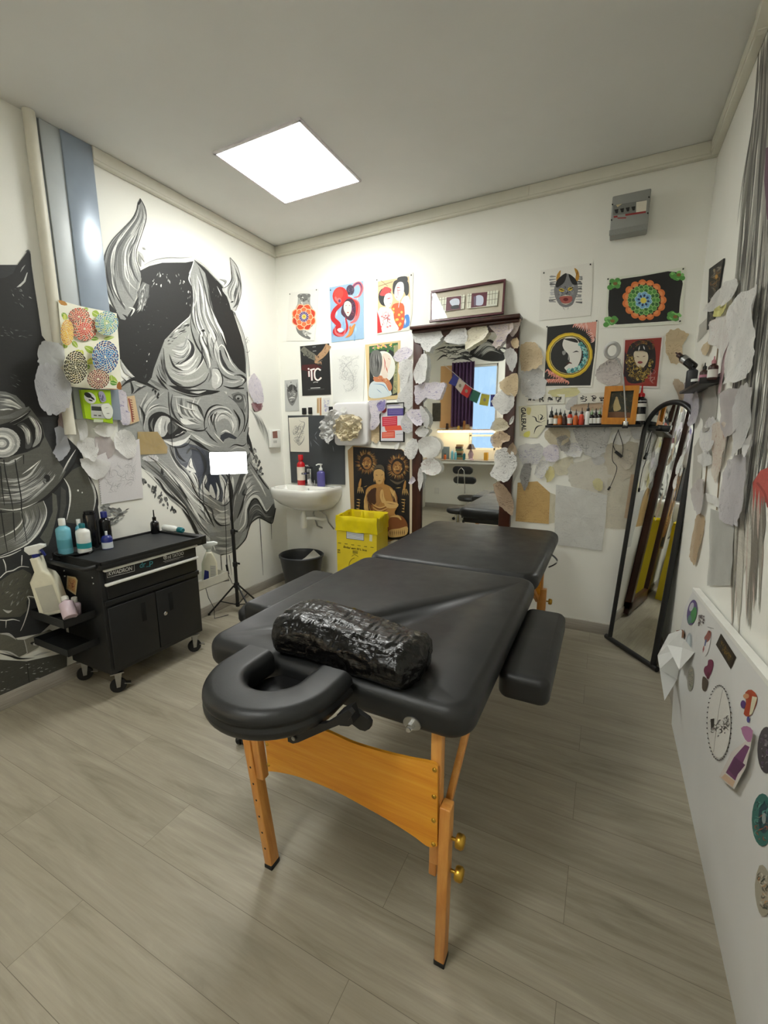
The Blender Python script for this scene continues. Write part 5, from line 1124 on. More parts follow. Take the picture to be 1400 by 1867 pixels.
# tiger and lotus
a = sheet(BACK, P3, [(222, 345), (470, 308), (452, 600), (432, 752), (195, 757)], PW)
g1, g2, g3 = C(120, 120, 116), C(170, 170, 164), C(70, 70, 68)
a.poly([(300, 360), (345, 350), (395, 360), (400, 440), (420, 480), (410, 560), (280, 560), (275, 480), (290, 440)], g2, 4); a.ell(305, 372, 14, 16, g1); a.ell(388, 368, 14, 16, g1); a.ell(345, 385, 34, 32, g1)
a.scribble([(300, 370), (390, 370), (400, 470), (290, 470)], 26, 40, 6, [g3, g1, PW], rp); a.stroke([(310, 560), (300, 640), (340, 700), (400, 735)], 50, g1, 30, 14); a.stroke([(330, 660), (380, 690), (410, 690)], 26, g2, 8, 4); a.scribble([(310, 640), (400, 690), (400, 735), (330, 700)], 14, 30, 6, [g3, PW], rp)
a.stroke([(425, 520), (432, 580), (400, 640), (320, 650)], 6, g3, 0, 0)
OR, OR2, GN = C(226, 86, 40), C(206, 60, 34), C(70, 130, 60)
for p in ((262, 545), (420, 545), (310, 620), (385, 628)): a.ell(p[0], p[1], 16, 22, GN)
petals(a, 345, 552, 30, 105, 8, 34, lambda k: [OR, OR2][k % 2], .39, C(240, 190, 150), 1.1); petals(a, 345, 550, 26, 76, 8, 24, C(236, 120, 70), 0, C(250, 210, 170), 1.1)
petals(a, 345, 548, 14, 44, 14, 7, C(90, 70, 130), 0, C(236, 230, 236), 1.1); a.ell(347, 547, 17, 19, C(236, 214, 90)); a.ell(347, 547, 7, 8, C(200, 150, 50))
done(a, 'art_print', 'white print of a grey tiger behind a red orange lotus on the back wall', 'art print', 'prints on the back wall', [(226, 356), (452, 320)])
# octopus lady
a = sheet(BACK, P3, [(562, 300), (850, 243), (856, 735), (580, 768)], C(150, 182, 210))
for k in range(30): x, y = rp.uniform(590, 830), rp.uniform(320, 730); a.stroke([(x, y), (x+rp.uniform(-10, 10), y+60)], 16, rp.choice([C(170, 200, 222), C(130, 168, 204), C(190, 210, 226)]), 0, 0)
RD, RD2, PKK, PUR = C(216, 48, 44), C(190, 34, 40), C(226, 110, 110), C(96, 60, 100)
a.stroke([(745, 360), (770, 285), (815, 262), (838, 310), (815, 370), (770, 385)], 30, PKK, 20, 8); a.stroke([(745, 360), (770, 285), (815, 262), (838, 310), (815, 370)], 14, PUR, 8, 2)
a.ell(740, 320, 34, 44, C(70, 60, 80)); a.scribble([(715, 290), (770, 290), (770, 370), (715, 370)], 20, 30, 4, [C(40, 34, 50), C(120, 100, 130)], rp)
a.stroke([(690, 420), (610, 490), (592, 560), (640, 620), (612, 680), (660, 700), (712, 650), (700, 560)], 46, RD2, 30, 10); a.stroke([(740, 400), (800, 430), (800, 520), (780, 580), (740, 600)], 40, PKK, 20, 10); a.stroke([(745, 400), (795, 440), (792, 540)], 24, RD, 10, 6)
a.stroke([(610, 640), (620, 690), (680, 705), (705, 640)], 20, PKK, 8, 4); a.ell(655, 660, 26, 16, C(224, 226, 224))
a.ell(655, 372, 66, 78, RD); a.ell(640, 350, 40, 46, C(228, 70, 60)); a.ell(645, 412, 20, 26, PKK); a.ell(648, 414, 11, 14, PUR); a.ell(618, 395, 10, 20, PKK, -.4)
a.poly([(690, 420), (740, 390), (780, 430), (785, 520), (750, 580), (700, 560), (660, 510)], C(74, 44, 62), 4); a.scribble([(660, 430), (790, 430), (780, 570), (690, 560)], 40, 70, 5, [PUR, C(140, 60, 70), C(40, 30, 50)], rp)
a.poly([(690, 430), (720, 415), (748, 440), (748, 500), (722, 545), (700, 520), (684, 480)], C(226, 214, 196), 4); a.stroke([(696, 455), (712, 450)], 5, BK, 0, 0); a.stroke([(728, 450), (742, 455)], 5, BK, 0, 0); a.ell(720, 512, 8, 5, C(180, 60, 60)); a.stroke([(722, 460), (716, 490)], 3, g2, 0, 0)
a.stroke([(690, 400), (725, 385), (760, 395)], 16, C(200, 40, 50), 4, 4); a.stroke([(780, 610), (755, 650), (735, 700), (695, 728)], 34, C(222, 140, 70), 10, 0); a.stroke([(740, 620), (735, 660)], 16, C(206, 110, 60), 0, 0)
done(a, 'art_print', 'pale blue print of a woman wrapped in a red octopus on the back wall', 'art print', 'prints on the back wall', [(572, 322)])
# kabuki couple
a = sheet(BACK, P3, [(962, 226), (1276, 172), (1266, 520), (1240, 662), (965, 702)], C(228, 222, 206))
a.poly([(975, 250), (1240, 205), (1250, 400), (1100, 480), (975, 500)], C(214, 186, 140)); a.stroke([(980, 290), (1100, 250)], 5, C(120, 90, 60), per=1); a.stroke([(1000, 240), (1060, 290)], 4, C(120, 90, 60), per=1)
a.poly([(1180, 400), (1240, 380), (1250, 560), (1235, 630), (1180, 640), (1150, 560)], C(226, 230, 228), 3); a.poly([(1180, 560), (1235, 530), (1240, 625), (1160, 645)], C(70, 130, 200), 3); a.stroke([(1210, 560), (1205, 620)], 14, C(220, 228, 232), 0, 0)
a.poly([(1090, 470), (1150, 430), (1200, 460), (1190, 640), (1120, 650)], C(220, 90, 40), 3)
for k in range(16): a.ell(rp.uniform(1100, 1185), rp.uniform(480, 630), 10, 11, C(240, 190, 90))
a.poly([(1100, 330), (1110, 250), (1170, 230), (1230, 250), (1238, 340), (1215, 370), (1190, 330), (1120, 360)], BK, 4); a.poly([(1145, 240), (1150, 212), (1220, 205), (1222, 250)], BK, 3)
a.poly([(1122, 300), (1150, 255), (1190, 262), (1195, 340), (1170, 400), (1140, 410), (1115, 370)], C(236, 232, 226), 4); a.stroke([(1130, 300), (1170, 300)], 8, C(200, 50, 50), 0, 0); a.stroke([(1135, 325), (1175, 322)], 6, C(200, 50, 50), 0, 0); a.stroke([(1140, 280), (1148, 390)], 5, C(200, 60, 60), 0, 0); a.stroke([(1125, 380), (1145, 385)], 6, C(180, 30, 40), 0, 0); a.stroke([(1160, 410), (1150, 470)], 26, C(200, 214, 220), 6, 4)
a.ell(1035, 380, 56, 78, BK); a.poly([(990, 360), (1030, 295), (1085, 310), (1080, 340), (1030, 370)], C(190, 60, 60), 3); a.poly([(1040, 360), (1085, 350), (1100, 400), (1080, 460), (1050, 470), (1025, 420)], C(238, 234, 228), 4); a.stroke([(1045, 400), (1090, 385)], 8, C(206, 70, 70), 0, 0); a.stroke([(1072, 440), (1088, 435)], 6, C(190, 40, 50), 0, 0)
a.poly([(985, 480), (1050, 470), (1100, 500), (1115, 580), (1150, 660), (1020, 685), (980, 600)], C(232, 220, 214), 4)
for k in range(18): a.stroke([(rp.uniform(1000, 1090), rp.uniform(490, 640))]*1+[(rp.uniform(1000, 1090), rp.uniform(490, 640))], 7, rp.choice([C(214, 120, 130), C(230, 170, 170), C(190, 80, 90)]), 0, 0, 1) if k % 2 else a.ell(rp.uniform(1000, 1090), rp.uniform(490, 650), 9, 7, C(216, 120, 124))
a.poly([(968, 500), (988, 560), (1010, 680), (970, 690)], C(200, 40, 44)); a.stroke([(1000, 560), (1060, 560), (1040, 640)], 4, g3, 0, 0)
done(a, 'art_print', 'print of two white-faced stage actors in bright robes on the back wall', 'art print', 'prints on the back wall', [(966, 236), (1258, 194)])
# black convention poster
a = sheet(BACK, P3, [(312, 800), (560, 775), (576, 1210), (332, 1222)], C(30, 30, 30))
a.poly([(322, 1000), (330, 960), (440, 950), (500, 980), (420, 1020)], C(74, 20, 20)); a.stroke([(330, 815), (380, 860), (440, 900), (470, 950)], 54, C(112, 110, 98), 46, 14); a.stroke([(556, 790), (520, 850), (470, 900), (440, 940)], 50, C(176, 140, 104), 50, 14); a.scribble([(430, 870), (510, 870), (500, 960), (440, 950)], 30, 34, 6, [C(190, 150, 112), C(120, 90, 70), C(60, 50, 44), C(150, 140, 124)], rp); a.scribble([(335, 820), (420, 860), (430, 920), (340, 880)], 24, 40, 6, [C(80, 80, 72), C(140, 138, 124), C(50, 50, 46)], rp); a.scribble([(520, 800), (555, 790), (550, 850), (510, 880)], 14, 40, 5, [C(120, 94, 74), C(196, 160, 120)], rp)
for dx, cc in ((-3, C(150, 30, 30)), (0, C(240, 236, 230))):
    a.stroke([(388+dx, 1010), (390+dx, 1060)], 13, cc, per=1); a.ell(385+dx, 992, 8, 7, cc); a.stroke([(398+dx, 1002), (438+dx, 992)], 12, cc, per=1); a.stroke([(410+dx, 1000), (414+dx, 1092)], 13, cc, per=1); a.stroke([(488+dx, 1004), (462+dx, 990), (438+dx, 1014), (440+dx, 1068), (466+dx, 1088), (494+dx, 1066)], 13, cc)
a.text('tattoo', [(425, 1103), (466, 1100), (466, 1113), (425, 1116)], C(200, 200, 196)) if False else a.stroke([(425, 1110), (440, 1104), (465, 1106)], 6, C(200, 200, 196))
a.stroke([(402, 1156), (484, 1152)], 6, C(214, 214, 210), per=1); a.stroke([(380, 1170), (520, 1163)], 2, C(120, 120, 120), per=1); a.stroke([(418, 806), (446, 803)], 5, C(150, 150, 150), per=1); a.stroke([(420, 842), (450, 838)], 6, C(150, 150, 150), per=1)
done(a, 'poster', 'black poster with two hands and large white letters iTC on the back wall', 'poster', 'prints on the back wall')
# dragon pencil sheet
a = sheet(BACK, P3, [(580, 832), (864, 802), (850, 1268), (594, 1280)], C(226, 226, 220), .0042)
pc_ = [C(196, 196, 192), C(206, 206, 202), C(184, 184, 182)]
a.scribble([(620, 880), (820, 870), (800, 1180), (700, 1200), (640, 1050)], 110, 90, 3, pc_, rp, 1.6)
for l in ([(620, 900), (700, 960), (760, 1050), (760, 1160), (700, 1180)], [(820, 880), (740, 930), (680, 1000), (670, 1100)]): a.stroke(l, 5, pc_[2], 0, 0)
done(a, 'drawing', 'white sheet with a faint pencil dragon between the iTC poster and the geisha picture', 'drawing', 'prints on the back wall')
# geisha and moon
a = sheet(BACK, P3, [(866, 786), (1166, 750), (1160, 1248), (890, 1262)], C(214, 190, 140), .003)
a.poly([(900, 800), (1145, 768), (1140, 1215), (905, 1240)], C(36, 40, 38)); a.poly([(900, 800), (1145, 768), (1143, 870), (1080, 830), (980, 830), (902, 860)], C(60, 100, 60))
for k in range(26): a.ell(rp.uniform(905, 1140), rp.uniform(785, 850), rp.uniform(8, 16), rp.uniform(6, 12), rp.choice([C(90, 140, 70), C(60, 110, 56), C(226, 190, 90), C(222, 150, 150), C(120, 160, 90)]), rp.uniform(0, 3))
a.poly([(1110, 800), (1145, 790), (1140, 1190), (1100, 1210), (1112, 1000)], C(150, 150, 110)); a.scribble([(1112, 860), (1140, 860), (1136, 1180), (1108, 1180)], 22, 40, 5, [C(60, 100, 60), C(40, 44, 40), C(200, 180, 120)], rp)
a.ell(1018, 975, 104, 135, C(222, 222, 212)); a.ell(1018, 975, 104, 135, C(226, 226, 216), 0, 26)
a.poly([(905, 1060), (960, 1110), (900, 1150)], BK); a.poly([(905, 1130), (960, 1090), (1040, 1110), (1085, 1180), (1075, 1222), (910, 1238)], C(206, 216, 218), 4); a.stroke([(930, 1120), (1020, 1130), (1070, 1200)], 8, C(110, 150, 190), 0, 0); a.stroke([(960, 1160), (1010, 1200)], 6, C(120, 150, 180), 0, 0)
a.poly([(940, 1060), (1010, 1050), (1070, 1090), (1095, 1150), (1070, 1180), (1030, 1110), (950, 1100)], C(196, 124, 84), 4); a.scribble([(950, 1060), (1040, 1060), (1085, 1140), (1040, 1110)], 20, 26, 5, [C(222, 170, 120), C(150, 70, 60), C(230, 200, 160)], rp)
a.poly([(1010, 880), (1050, 860), (1085, 900), (1080, 960), (1055, 1020), (1060, 1060), (1020, 1070), (1000, 1000)], C(226, 212, 196), 4); a.stroke([(1020, 880), (1035, 940), (1030, 1000)], 8, C(190, 80, 70), 0, 0); a.stroke([(1040, 960), (1060, 1030)], 9, C(200, 110, 90), 0, 0); a.stroke([(1060, 900), (1078, 915)], 5, C(180, 70, 60), 0, 0)
a.poly([(905, 940), (920, 850), (970, 832), (1005, 870), (1010, 960), (985, 1050), (940, 1055), (910, 1010)], C(108, 108, 104), 4); fan(a, [(925, 860), (915, 950), (940, 1040)], [(990, 860), (1005, 950), (985, 1040)], 30, 7, [C(70, 70, 68), C(150, 150, 146), C(90, 90, 88)])
done(a, 'art_print', 'tan-backed print of a grey-haired geisha and a pale moon left of the mirror', 'art print', 'prints on the back wall')
# small grey demon card
a = sheet(BACK, P3, [(180, 1090), (294, 1080), (305, 1348), (186, 1354)], C(186, 187, 184))
a.poly([(200, 1180), (215, 1140), (250, 1125), (280, 1150), (292, 1200), (280, 1250), (255, 1300), (235, 1300), (210, 1255)], C(120, 120, 118), 4); a.poly([(205, 1170), (220, 1135), (248, 1125), (245, 1170), (215, 1190)], C(60, 60, 60), 3); a.poly([(255, 1128), (280, 1150), (290, 1190), (262, 1170)], C(60, 60, 60), 3); a.stroke([(200, 1110), (205, 1150), (220, 1180)], 8, C(96, 96, 96), 0, 3); a.stroke([(282, 1105), (284, 1150), (275, 1175)], 8, C(96, 96, 96), 0, 3)
a.scribble([(212, 1180), (284, 1180), (268, 1270), (230, 1270)], 40, 26, 5, [C(70, 70, 70), C(200, 200, 196), C(150, 150, 148)], rp); a.stroke([(215, 1245), (245, 1235), (275, 1240)], 12, C(214, 214, 210), 0, 0); a.stroke([(228, 1268), (248, 1274), (268, 1262)], 7, C(40, 40, 40), 0, 0)
done(a, 'card', 'small grey card with a horned mask at the far left of the back wall', 'card', None, [(236, 1106)])
# little strips and hooks under the poster
a = sheet(BACK, P3, [(456, 1240), (474, 1238), (476, 1368), (456, 1370)], C(206, 176, 130)); a.stroke([(462, 1250), (462, 1360)], 4, C(120, 70, 50), per=1); done(a, 'bookmark', 'left of two narrow tan strips pinned under the iTC poster', 'strip')
a = sheet(BACK, P3, [(478, 1238), (494, 1236), (494, 1392), (480, 1390)], C(196, 160, 114)); a.stroke([(486, 1250), (487, 1380)], 4, C(150, 60, 50), per=1); done(a, 'bookmark', 'right of two narrow tan strips pinned under the iTC poster', 'strip')
a = sheet(BACK, P3, [(505, 1240), (566, 1234), (570, 1366), (502, 1372)], C(224, 222, 216)); a.scribble([(515, 1250), (560, 1246), (560, 1350), (512, 1356)], 30, 30, 4, [C(120, 120, 170), C(160, 156, 190)], rp); done(a, 'card', 'white card with a violet sketch above the blackboard', 'card')
for i, (q, lb) in enumerate((((335, 1325, 370, 1378), 'black metal clip on the blackboard top edge, leftmost of three'), ((388, 1320, 420, 1376), 'black metal clip on the blackboard top edge, middle of three'), ((563, 1314, 595, 1356), 'black metal clip on the blackboard top edge, rightmost of three'))):
    w_ = [BACK.at(*p, d=0) for p in P3([(q[0], q[1]), (q[2], q[3])])]; b = MB(); b.box2((w_[0].x, -.014, w_[1].z), (w_[1].x, -.001, w_[0].z), bev=.003); tag(b.build('clip', BLACKPL), lb, 'clip', 'clips above the blackboard')
# blackboard
BOARD = plain('slate grey board', C(64, 67, 70), .55, 0, .05, 6)
bt = [BACK.at(*p, d=.012) for p in ((524.6, 757.5), (626.5, 757.0), (628.5, 884), (531, 880))]
b = MB(); b.prism(bt, (0, .010, 0)); bb = tag(b.build('blackboard', BOARD), 'slate grey blackboard on the back wall above the wash basin', 'blackboard')
a = Art(BACK, .0124, P3)
for l in ([(435, 1560), (460, 1520)], [(440, 1560), (455, 1600)], [(420, 1590), (480, 1650)], [(590, 1640), (600, 1700)], [(400, 1600), (410, 1660)]): a.stroke(l, 5, C(130, 136, 144), 0, 0, 1)
a.build('chalk_marks', INK, bb, 'faint pale chalk strokes')
a = sheet(BACK, P3, [(215, 1408), (382, 1400), (390, 1700), (232, 1696)], C(222, 218, 204), .0150)
for l in ([(240, 1520), (265, 1545), (290, 1520), (300, 1480), (330, 1450)], [(300, 1420), (320, 1440), (350, 1450), (340, 1500), (310, 1560), (290, 1600), (260, 1600)], [(270, 1560), (300, 1640), (340, 1600), (350, 1560)]): a.stroke(l, 9, C(150, 148, 142), 0, 0)
a.scribble([(250, 1480), (350, 1440), (350, 1620), (250, 1640)], 50, 50, 4, [C(120, 120, 116), C(170, 168, 160), C(150, 148, 142)], rp)
done(a, 'drawing', 'cream sheet with a pencil dragon on the upper left of the blackboard', 'drawing')
# framed notice
nt_ = [BACK.at(*p, d=0) for p in ((693, 735), (738, 806))]
t = thing('framed_notice', 'black framed notice with red and violet blocks left of the mirror', 'framed notice', ((nt_[0].x+nt_[1].x)/2, -.008, nt_[1].z))
b = MB(); x0, x1, z0, z1 = nt_[0].x, nt_[1].x, nt_[1].z, nt_[0].z; fw = .008
for A_, B_ in (((x0, z0), (x1, z0+fw)), ((x0, z1-fw), (x1, z1)), ((x0, z0), (x0+fw, z1)), ((x1-fw, z0), (x1, z1))): b.box2((A_[0], -.016, A_[1]), (B_[0], -.001, B_[1]), bev=.002)
b.build('frame', BLACKPL, t)
a = Art(BACK, .010, P3); a.poly([(998, 1300), (1196, 1290), (1196, 1608), (1000, 1610)], C(214, 212, 216)); VI, RE, RO = C(70, 56, 130), C(200, 46, 66), C(222, 84, 60)
a.poly([(1055, 1330), (1196, 1326), (1196, 1388), (1055, 1392)], VI); a.poly([(1010, 1402), (1140, 1392), (1140, 1478), (1012, 1482)], RE); a.poly([(1030, 1480), (1165, 1472), (1190, 1512), (1040, 1520)], RO); a.poly([(1010, 1530), (1120, 1522), (1120, 1580), (1008, 1582)], RO); a.poly([(1050, 1520), (1118, 1518), (1118, 1530), (1050, 1532)], RO); a.ell(1025, 1340, 24, 28, C(170, 60, 70))
for k in range(4): a.stroke([(1065, 1342+k*11), (1185, 1338+k*11)], 3, C(150, 140, 190), per=1); a.stroke([(1020, 1416+k*16), (1130, 1409+k*16)], 3, C(236, 150, 160), per=1); a.stroke([(1016, 1540+k*10), (1110, 1534+k*10)], 3, C(246, 180, 160), per=1)
a.stroke([(1060, 1306), (1180, 1300)], 6, C(120, 110, 150), per=1); a.stroke([(1130, 1550), (1188, 1546)], 5, C(150, 150, 160), per=1)
a.build('notice_print', INK, t)
# towel dispenser
dp = [BACK.at(*p, d=.055) for p in ((607, 734), (671, 813))]; DISP = plain('milky dispenser plastic', C(222, 220, 220), .2, 0, .02, 8, Transmission_Weight=.0)
b = MB(); bm = bmesh.new(); bmesh.ops.create_cube(bm, size=1)
for v in bm.verts: v.co = Vector((v.co.x*(dp[1].x-dp[0].x), v.co.y*.054, v.co.z*(dp[0].z-dp[1].z)))
bmesh.ops.bevel(bm, geom=[e for e in bm.edges if abs(e.verts[0].co.y-e.verts[1].co.y) > .01], offset=.035, segments=5, profile=.5, affect='EDGES'); bmesh.ops.bevel(bm, geom=[e for e in bm.edges if all(v.co.y < -.02 for v in e.verts)], offset=.018, segments=4, profile=.5, affect='EDGES')
b.bm(bm, Matrix.Translation(((dp[0].x+dp[1].x)/2, -.029, (dp[0].z+dp[1].z)/2)), smooth=True); dsp = tag(b.build('towel_dispenser', DISP), 'milky white towel dispenser on the back wall half covered by crumpled paper', 'dispenser')
# batik hanging
z5 = Z(560, 720, 5.83333)
a = sheet(BACK, z5, [(430, 590), (485, 540), (760, 568), (1000, 576), (1112, 652), (1120, 1470), (880, 1560), (470, 1560), (462, 1200)], C(176, 142, 96), .006)
a.poly([(487, 552), (1000, 580), (1090, 655), (1088, 1480), (1060, 1540), (510, 1540), (500, 1200)], C(22, 20, 20)); a.poly([(1092, 656), (1112, 660), (1118, 1470), (1090, 1480)], C(220, 206, 180))
BG, BO, BR_, BD = C(206, 168, 104), C(176, 128, 66), C(120, 74, 36), C(66, 38, 22)
def head(cx, cy, s, flip):
    for k in range(170):
        t = rp.uniform(0, 2*PI); r0, r1 = s*.62, s*rp.uniform(.9, 1.32)
        a.stroke([(cx+r0*math.cos(t), cy+1.15*r0*math.sin(t)), (cx+r1*math.cos(t+.1), cy+1.15*r1*math.sin(t+.1))], 5, rp.choice([BG, BO, BR_, BR_, C(150, 116, 64)]), 3, 0, 1)
    a.ell(cx, cy, s*.74, s*.9, C(40, 26, 18)); a.ell(cx+flip*8, cy+10, s*.5, s*.7, C(150, 104, 54))
    for dx in (-1, 1): a.stroke([(cx+dx*s*.5, cy-s*.40), (cx+dx*s*.12, cy-s*.12)], 12, BD, 3, 6); a.stroke([(cx+dx*s*.42, cy-s*.1), (cx+dx*s*.16, cy-s*.02)], 8, C(30, 22, 16), 0, 0); a.stroke([(cx+dx*s*.46, cy+s*.1), (cx+dx*s*.3, cy+s*.4)], 12, BG, 0, 0)
    a.stroke([(cx, cy-s*.2), (cx-flip*8, cy+s*.2)], 16, BG, 3, 8); a.ell(cx, cy+s*.42, s*.22, s*.12, BD); a.stroke([(cx-s*.25, cy+s*.36), (cx, cy+s*.3), (cx+s*.25, cy+s*.36)], 7, BG, 0, 0); a.scribble([(cx-s*.5, cy-s*.4), (cx+s*.5, cy-s*.4), (cx+s*.4, cy+s*.5), (cx-s*.4, cy+s*.5)], 20, 30, 5, [BR_, BG, BO], rp)
head(628, 715, 96, 1); head(965, 765, 100, -1); a.stroke([(880, 900), (960, 940), (1040, 900)], 26, C(96, 84, 66), 4, 4)
for x0, y0 in ((560, 890), (1035, 910)):
    a.stroke([(x0+10, y0), (x0, y0+60), (x0-6, y0+100)], 28, BO, 8, 16)
    for k in range(4): a.stroke([(x0-16+k*12, y0+90), (x0-24+k*22, y0+160)], 9, BG, 5, 0)
a.stroke([(600, 980), (640, 965)], 6, BG, 0, 0); a.stroke([(940, 990), (1000, 985)], 8, BG, 0, 0)
# seated figure
a.poly([(620, 1060), (640, 990), (720, 950), (820, 950), (900, 990), (950, 1080), (960, 1180), (930, 1260), (1000, 1330), (1000, 1400), (700, 1420), (620, 1260)], BO, 4)
fan(a, [(640, 1000), (615, 1100), (620, 1240), (680, 1330)], [(700, 960), (680, 1100), (700, 1240), (760, 1330)], 26, 17, [BG, BR_, BG, BD]); fan(a, [(860, 970), (900, 1060), (900, 1180)], [(930, 1010), (955, 1100), (950, 1200)], 18, 17, [BG, BR_, BG, BD])
a.poly([(640, 1060), (690, 1000), (740, 1000), (735, 1140), (690, 1170), (645, 1130)], BD, 4); a.poly([(735, 1000), (800, 990), (790, 1120), (740, 1180)], C(160, 116, 66), 3)
for k in range(7): a.stroke([(680+k*4, 1150+k*20), (770, 1200+k*16), (870-k*4, 1160+k*18)], 15, [BG, BR_][k % 2], 0, 0)
a.poly([(780, 1020), (805, 1010), (820, 1090), (835, 1130), (800, 1150), (775, 1090)], BG, 3); a.stroke([(800, 1020), (800, 1120)], 4, BR_, 0, 0); a.poly([(820, 1130), (960, 1150), (950, 1200), (850, 1200)], BG, 3); a.stroke([(840, 1150), (940, 1165)], 6, BR_, 0, 0)
a.poly([(720, 900), (815, 900), (820, 960), (740, 965)], BO); a.poly([(705, 840), (720, 800), (770, 790), (815, 815), (820, 870), (790, 940), (750, 945), (712, 890)], C(196, 156, 96), 4); a.poly([(700, 830), (725, 790), (770, 780), (820, 820), (815, 770), (790, 745), (755, 742), (722, 765)], C(84, 76, 62), 3)
a.stroke([(725, 850), (752, 858)], 6, BD, 0, 0); a.stroke([(785, 856), (808, 846)], 6, BD, 0, 0); a.stroke([(768, 850), (764, 890)], 6, BG, 0, 2); a.stroke([(750, 915), (785, 912)], 8, BD, 0, 0); a.stroke([(708, 880), (712, 930)], 10, BG, 0, 0); a.stroke([(822, 860), (820, 920)], 10, BO, 0, 0)
a.poly([(860, 1330), (980, 1280), (1050, 1340), (1062, 1420), (960, 1450), (870, 1450)], C(130, 78, 40), 4); a.stroke([(870, 1300), (960, 1290), (1000, 1330)], 26, BG, 0, 8); a.poly([(870, 1440), (980, 1420), (1065, 1400), (1060, 1480), (980, 1510), (870, 1510)], BG, 3)
for k in range(8): a.stroke([(880+k*22, 1430), (884+k*21, 1500)], 8, BD, 0, 0, 1)
for x0 in (540, 1020):
    for k in range(5): a.stroke([(x0-18+rp.uniform(-6, 6), 1110+k*32), (x0+20+rp.uniform(-6, 10), 1118+k*32)], 12, BG, 0, 0, 1)
    a.stroke([(x0+16, 1100), (x0+8, 1250)], 6, BO, 0, 0, 1)
done(a, 'batik_hanging', 'black and ochre cloth hanging with a seated buddha and two faces behind the waste box', 'wall hanging')
# mask print, mandala, moon mask, golden curls: right of the mirror
a = sheet(BACK, P5, [(178, 206), (548, 150), (541, 420), (530, 526), (165, 562), (172, 400)], PW)
for s in (-1, 1):
    for k in range(11): y0 = 250+k*18; a.stroke([(355+s*70, y0), (355+s*(100+rp.uniform(0, 20)), y0+rp.uniform(-6, 8)), (355+s*(86+rp.uniform(10, 30)), y0+4)], 14, rp.choice([C(150, 150, 150), C(190, 190, 190), C(100, 100, 100)]), 6, 0, 2)
a.poly([(320, 205), (300, 225), (288, 255), (292, 300), (312, 290), (314, 250)], C(190, 140, 50), 2); a.poly([(415, 190), (440, 205), (452, 245), (440, 282), (422, 275), (428, 235)], C(190, 140, 50), 2); a.stroke([(440, 205), (432, 250)], 6, C(110, 70, 30), 0, 0)
a.poly([(362, 228), (410, 255), (440, 310), (440, 360), (425, 400), (402, 450), (355, 468), (312, 452), (282, 400), (272, 345), (285, 300), (310, 260)], C(126, 126, 128), 3); a.poly([(285, 320), (290, 280), (330, 240), (362, 228), (345, 290), (300, 325)], BK, 3); a.poly([(375, 232), (420, 262), (438, 305), (400, 300)], BK, 3)
a.scribble([(290, 320), (430, 310), (410, 440), (310, 440)], 70, 34, 5, [C(80, 80, 84), C(180, 180, 184), C(60, 60, 62), C(150, 150, 154)], rp); a.ell(326, 346, 20, 12, C(220, 190, 60), .2); a.ell(386, 338, 18, 12, C(220, 190, 60), -.3); a.stroke([(300, 335), (350, 352)], 8, BK, 0, 0); a.stroke([(368, 345), (412, 325)], 8, BK, 0, 0); a.poly([(312, 395), (355, 388), (400, 392), (392, 430), (355, 440), (325, 432)], C(170, 90, 80), 3); a.stroke([(312, 392), (355, 384), (402, 388)], 6, C(226, 220, 200), 0, 0); a.stroke([(322, 436), (356, 446), (392, 434)], 6, C(226, 220, 200), 0, 0); a.ell(355, 412, 18, 12, C(110, 30, 30)); a.stroke([(330, 460), (350, 490)], 5, g2, 0, 0); a.stroke([(375, 462), (368, 488)], 5, g2, 0, 0)
done(a, 'art_print', 'white print of a grey horned mask with yellow eyes, right of the wooden mirror', 'art print', 'prints on the back wall', [(200, 224), (530, 164)])
a = sheet(BACK, P5, [(652, 260), (930, 228), (1206, 180), (1180, 586), (800, 608), (636, 612)], C(226, 228, 214))
a.poly([(665, 292), (760, 265), (900, 245), (1080, 212), (1170, 222), (1185, 300), (1165, 420), (1155, 560), (1000, 572), (720, 590), (660, 580), (655, 470)], C(24, 24, 24))
GC, GC2, OC = C(86, 150, 70), C(60, 110, 56), C(226, 124, 62)
for cx, cy in ((700, 300), (1150, 238), (680, 565), (1125, 535)):
    for k in range(7): a.ell(cx+rp.uniform(-42, 42), cy+rp.uniform(-28, 28), 20, 18, GC); a.ell(cx+rp.uniform(-40, 40), cy+rp.uniform(-26, 26), 12, 11, C(130, 196, 110))
    a.ell(cx+6, cy, 16, 12, C(130, 100, 50))
for k in range(15): t = 2*PI*k/15; a.ell(912+128*math.cos(t), 416+118*math.sin(t), 30, 29, OC); a.ell(912+120*math.cos(t), 416+110*math.sin(t), 20, 20, C(236, 150, 90))
a.ell(912, 416, 118, 108, C(60, 40, 22)); petals(a, 912, 416, 60, 122, 15, 11, C(70, 34, 16), .2)
for r, n, q in ((98, 18, 18), (72, 14, 17)):
    for k in range(n): t = 2*PI*k/n; a.ell(908+r*math.cos(t), 416+r*.93*math.sin(t), q, q, C(150, 200, 120)); a.ell(908+r*math.cos(t), 416+r*.93*math.sin(t), q*.74, q*.74, [GC, GC2][k % 2])
a.ell(906, 418, 58, 54, C(60, 90, 50)); petals(a, 906, 418, 8, 62, 8, 22, C(120, 176, 214), .2, C(180, 214, 230)); petals(a, 906, 418, 22, 44, 8, 8, C(30, 50, 100), .2); a.ell(906, 419, 22, 21, C(230, 214, 90))
done(a, 'art_print', 'black print with an orange and green mandala flower, top right of the back wall', 'art print', 'prints on the back wall', [(655, 268), (1188, 196), (1165, 566)])
a = sheet(BACK, P5, [(218, 602), (586, 560), (570, 800), (540, 1034), (190, 1036)], C(232, 230, 220))
a.poly([(226, 606), (574, 570), (562, 780), (530, 1022), (200, 1026), (214, 800)], C(30, 30, 28))
PKC = C(226, 156, 140)
for k in range(16): x0, y0 = rp.uniform(400, 565), rp.uniform(578, 690); 
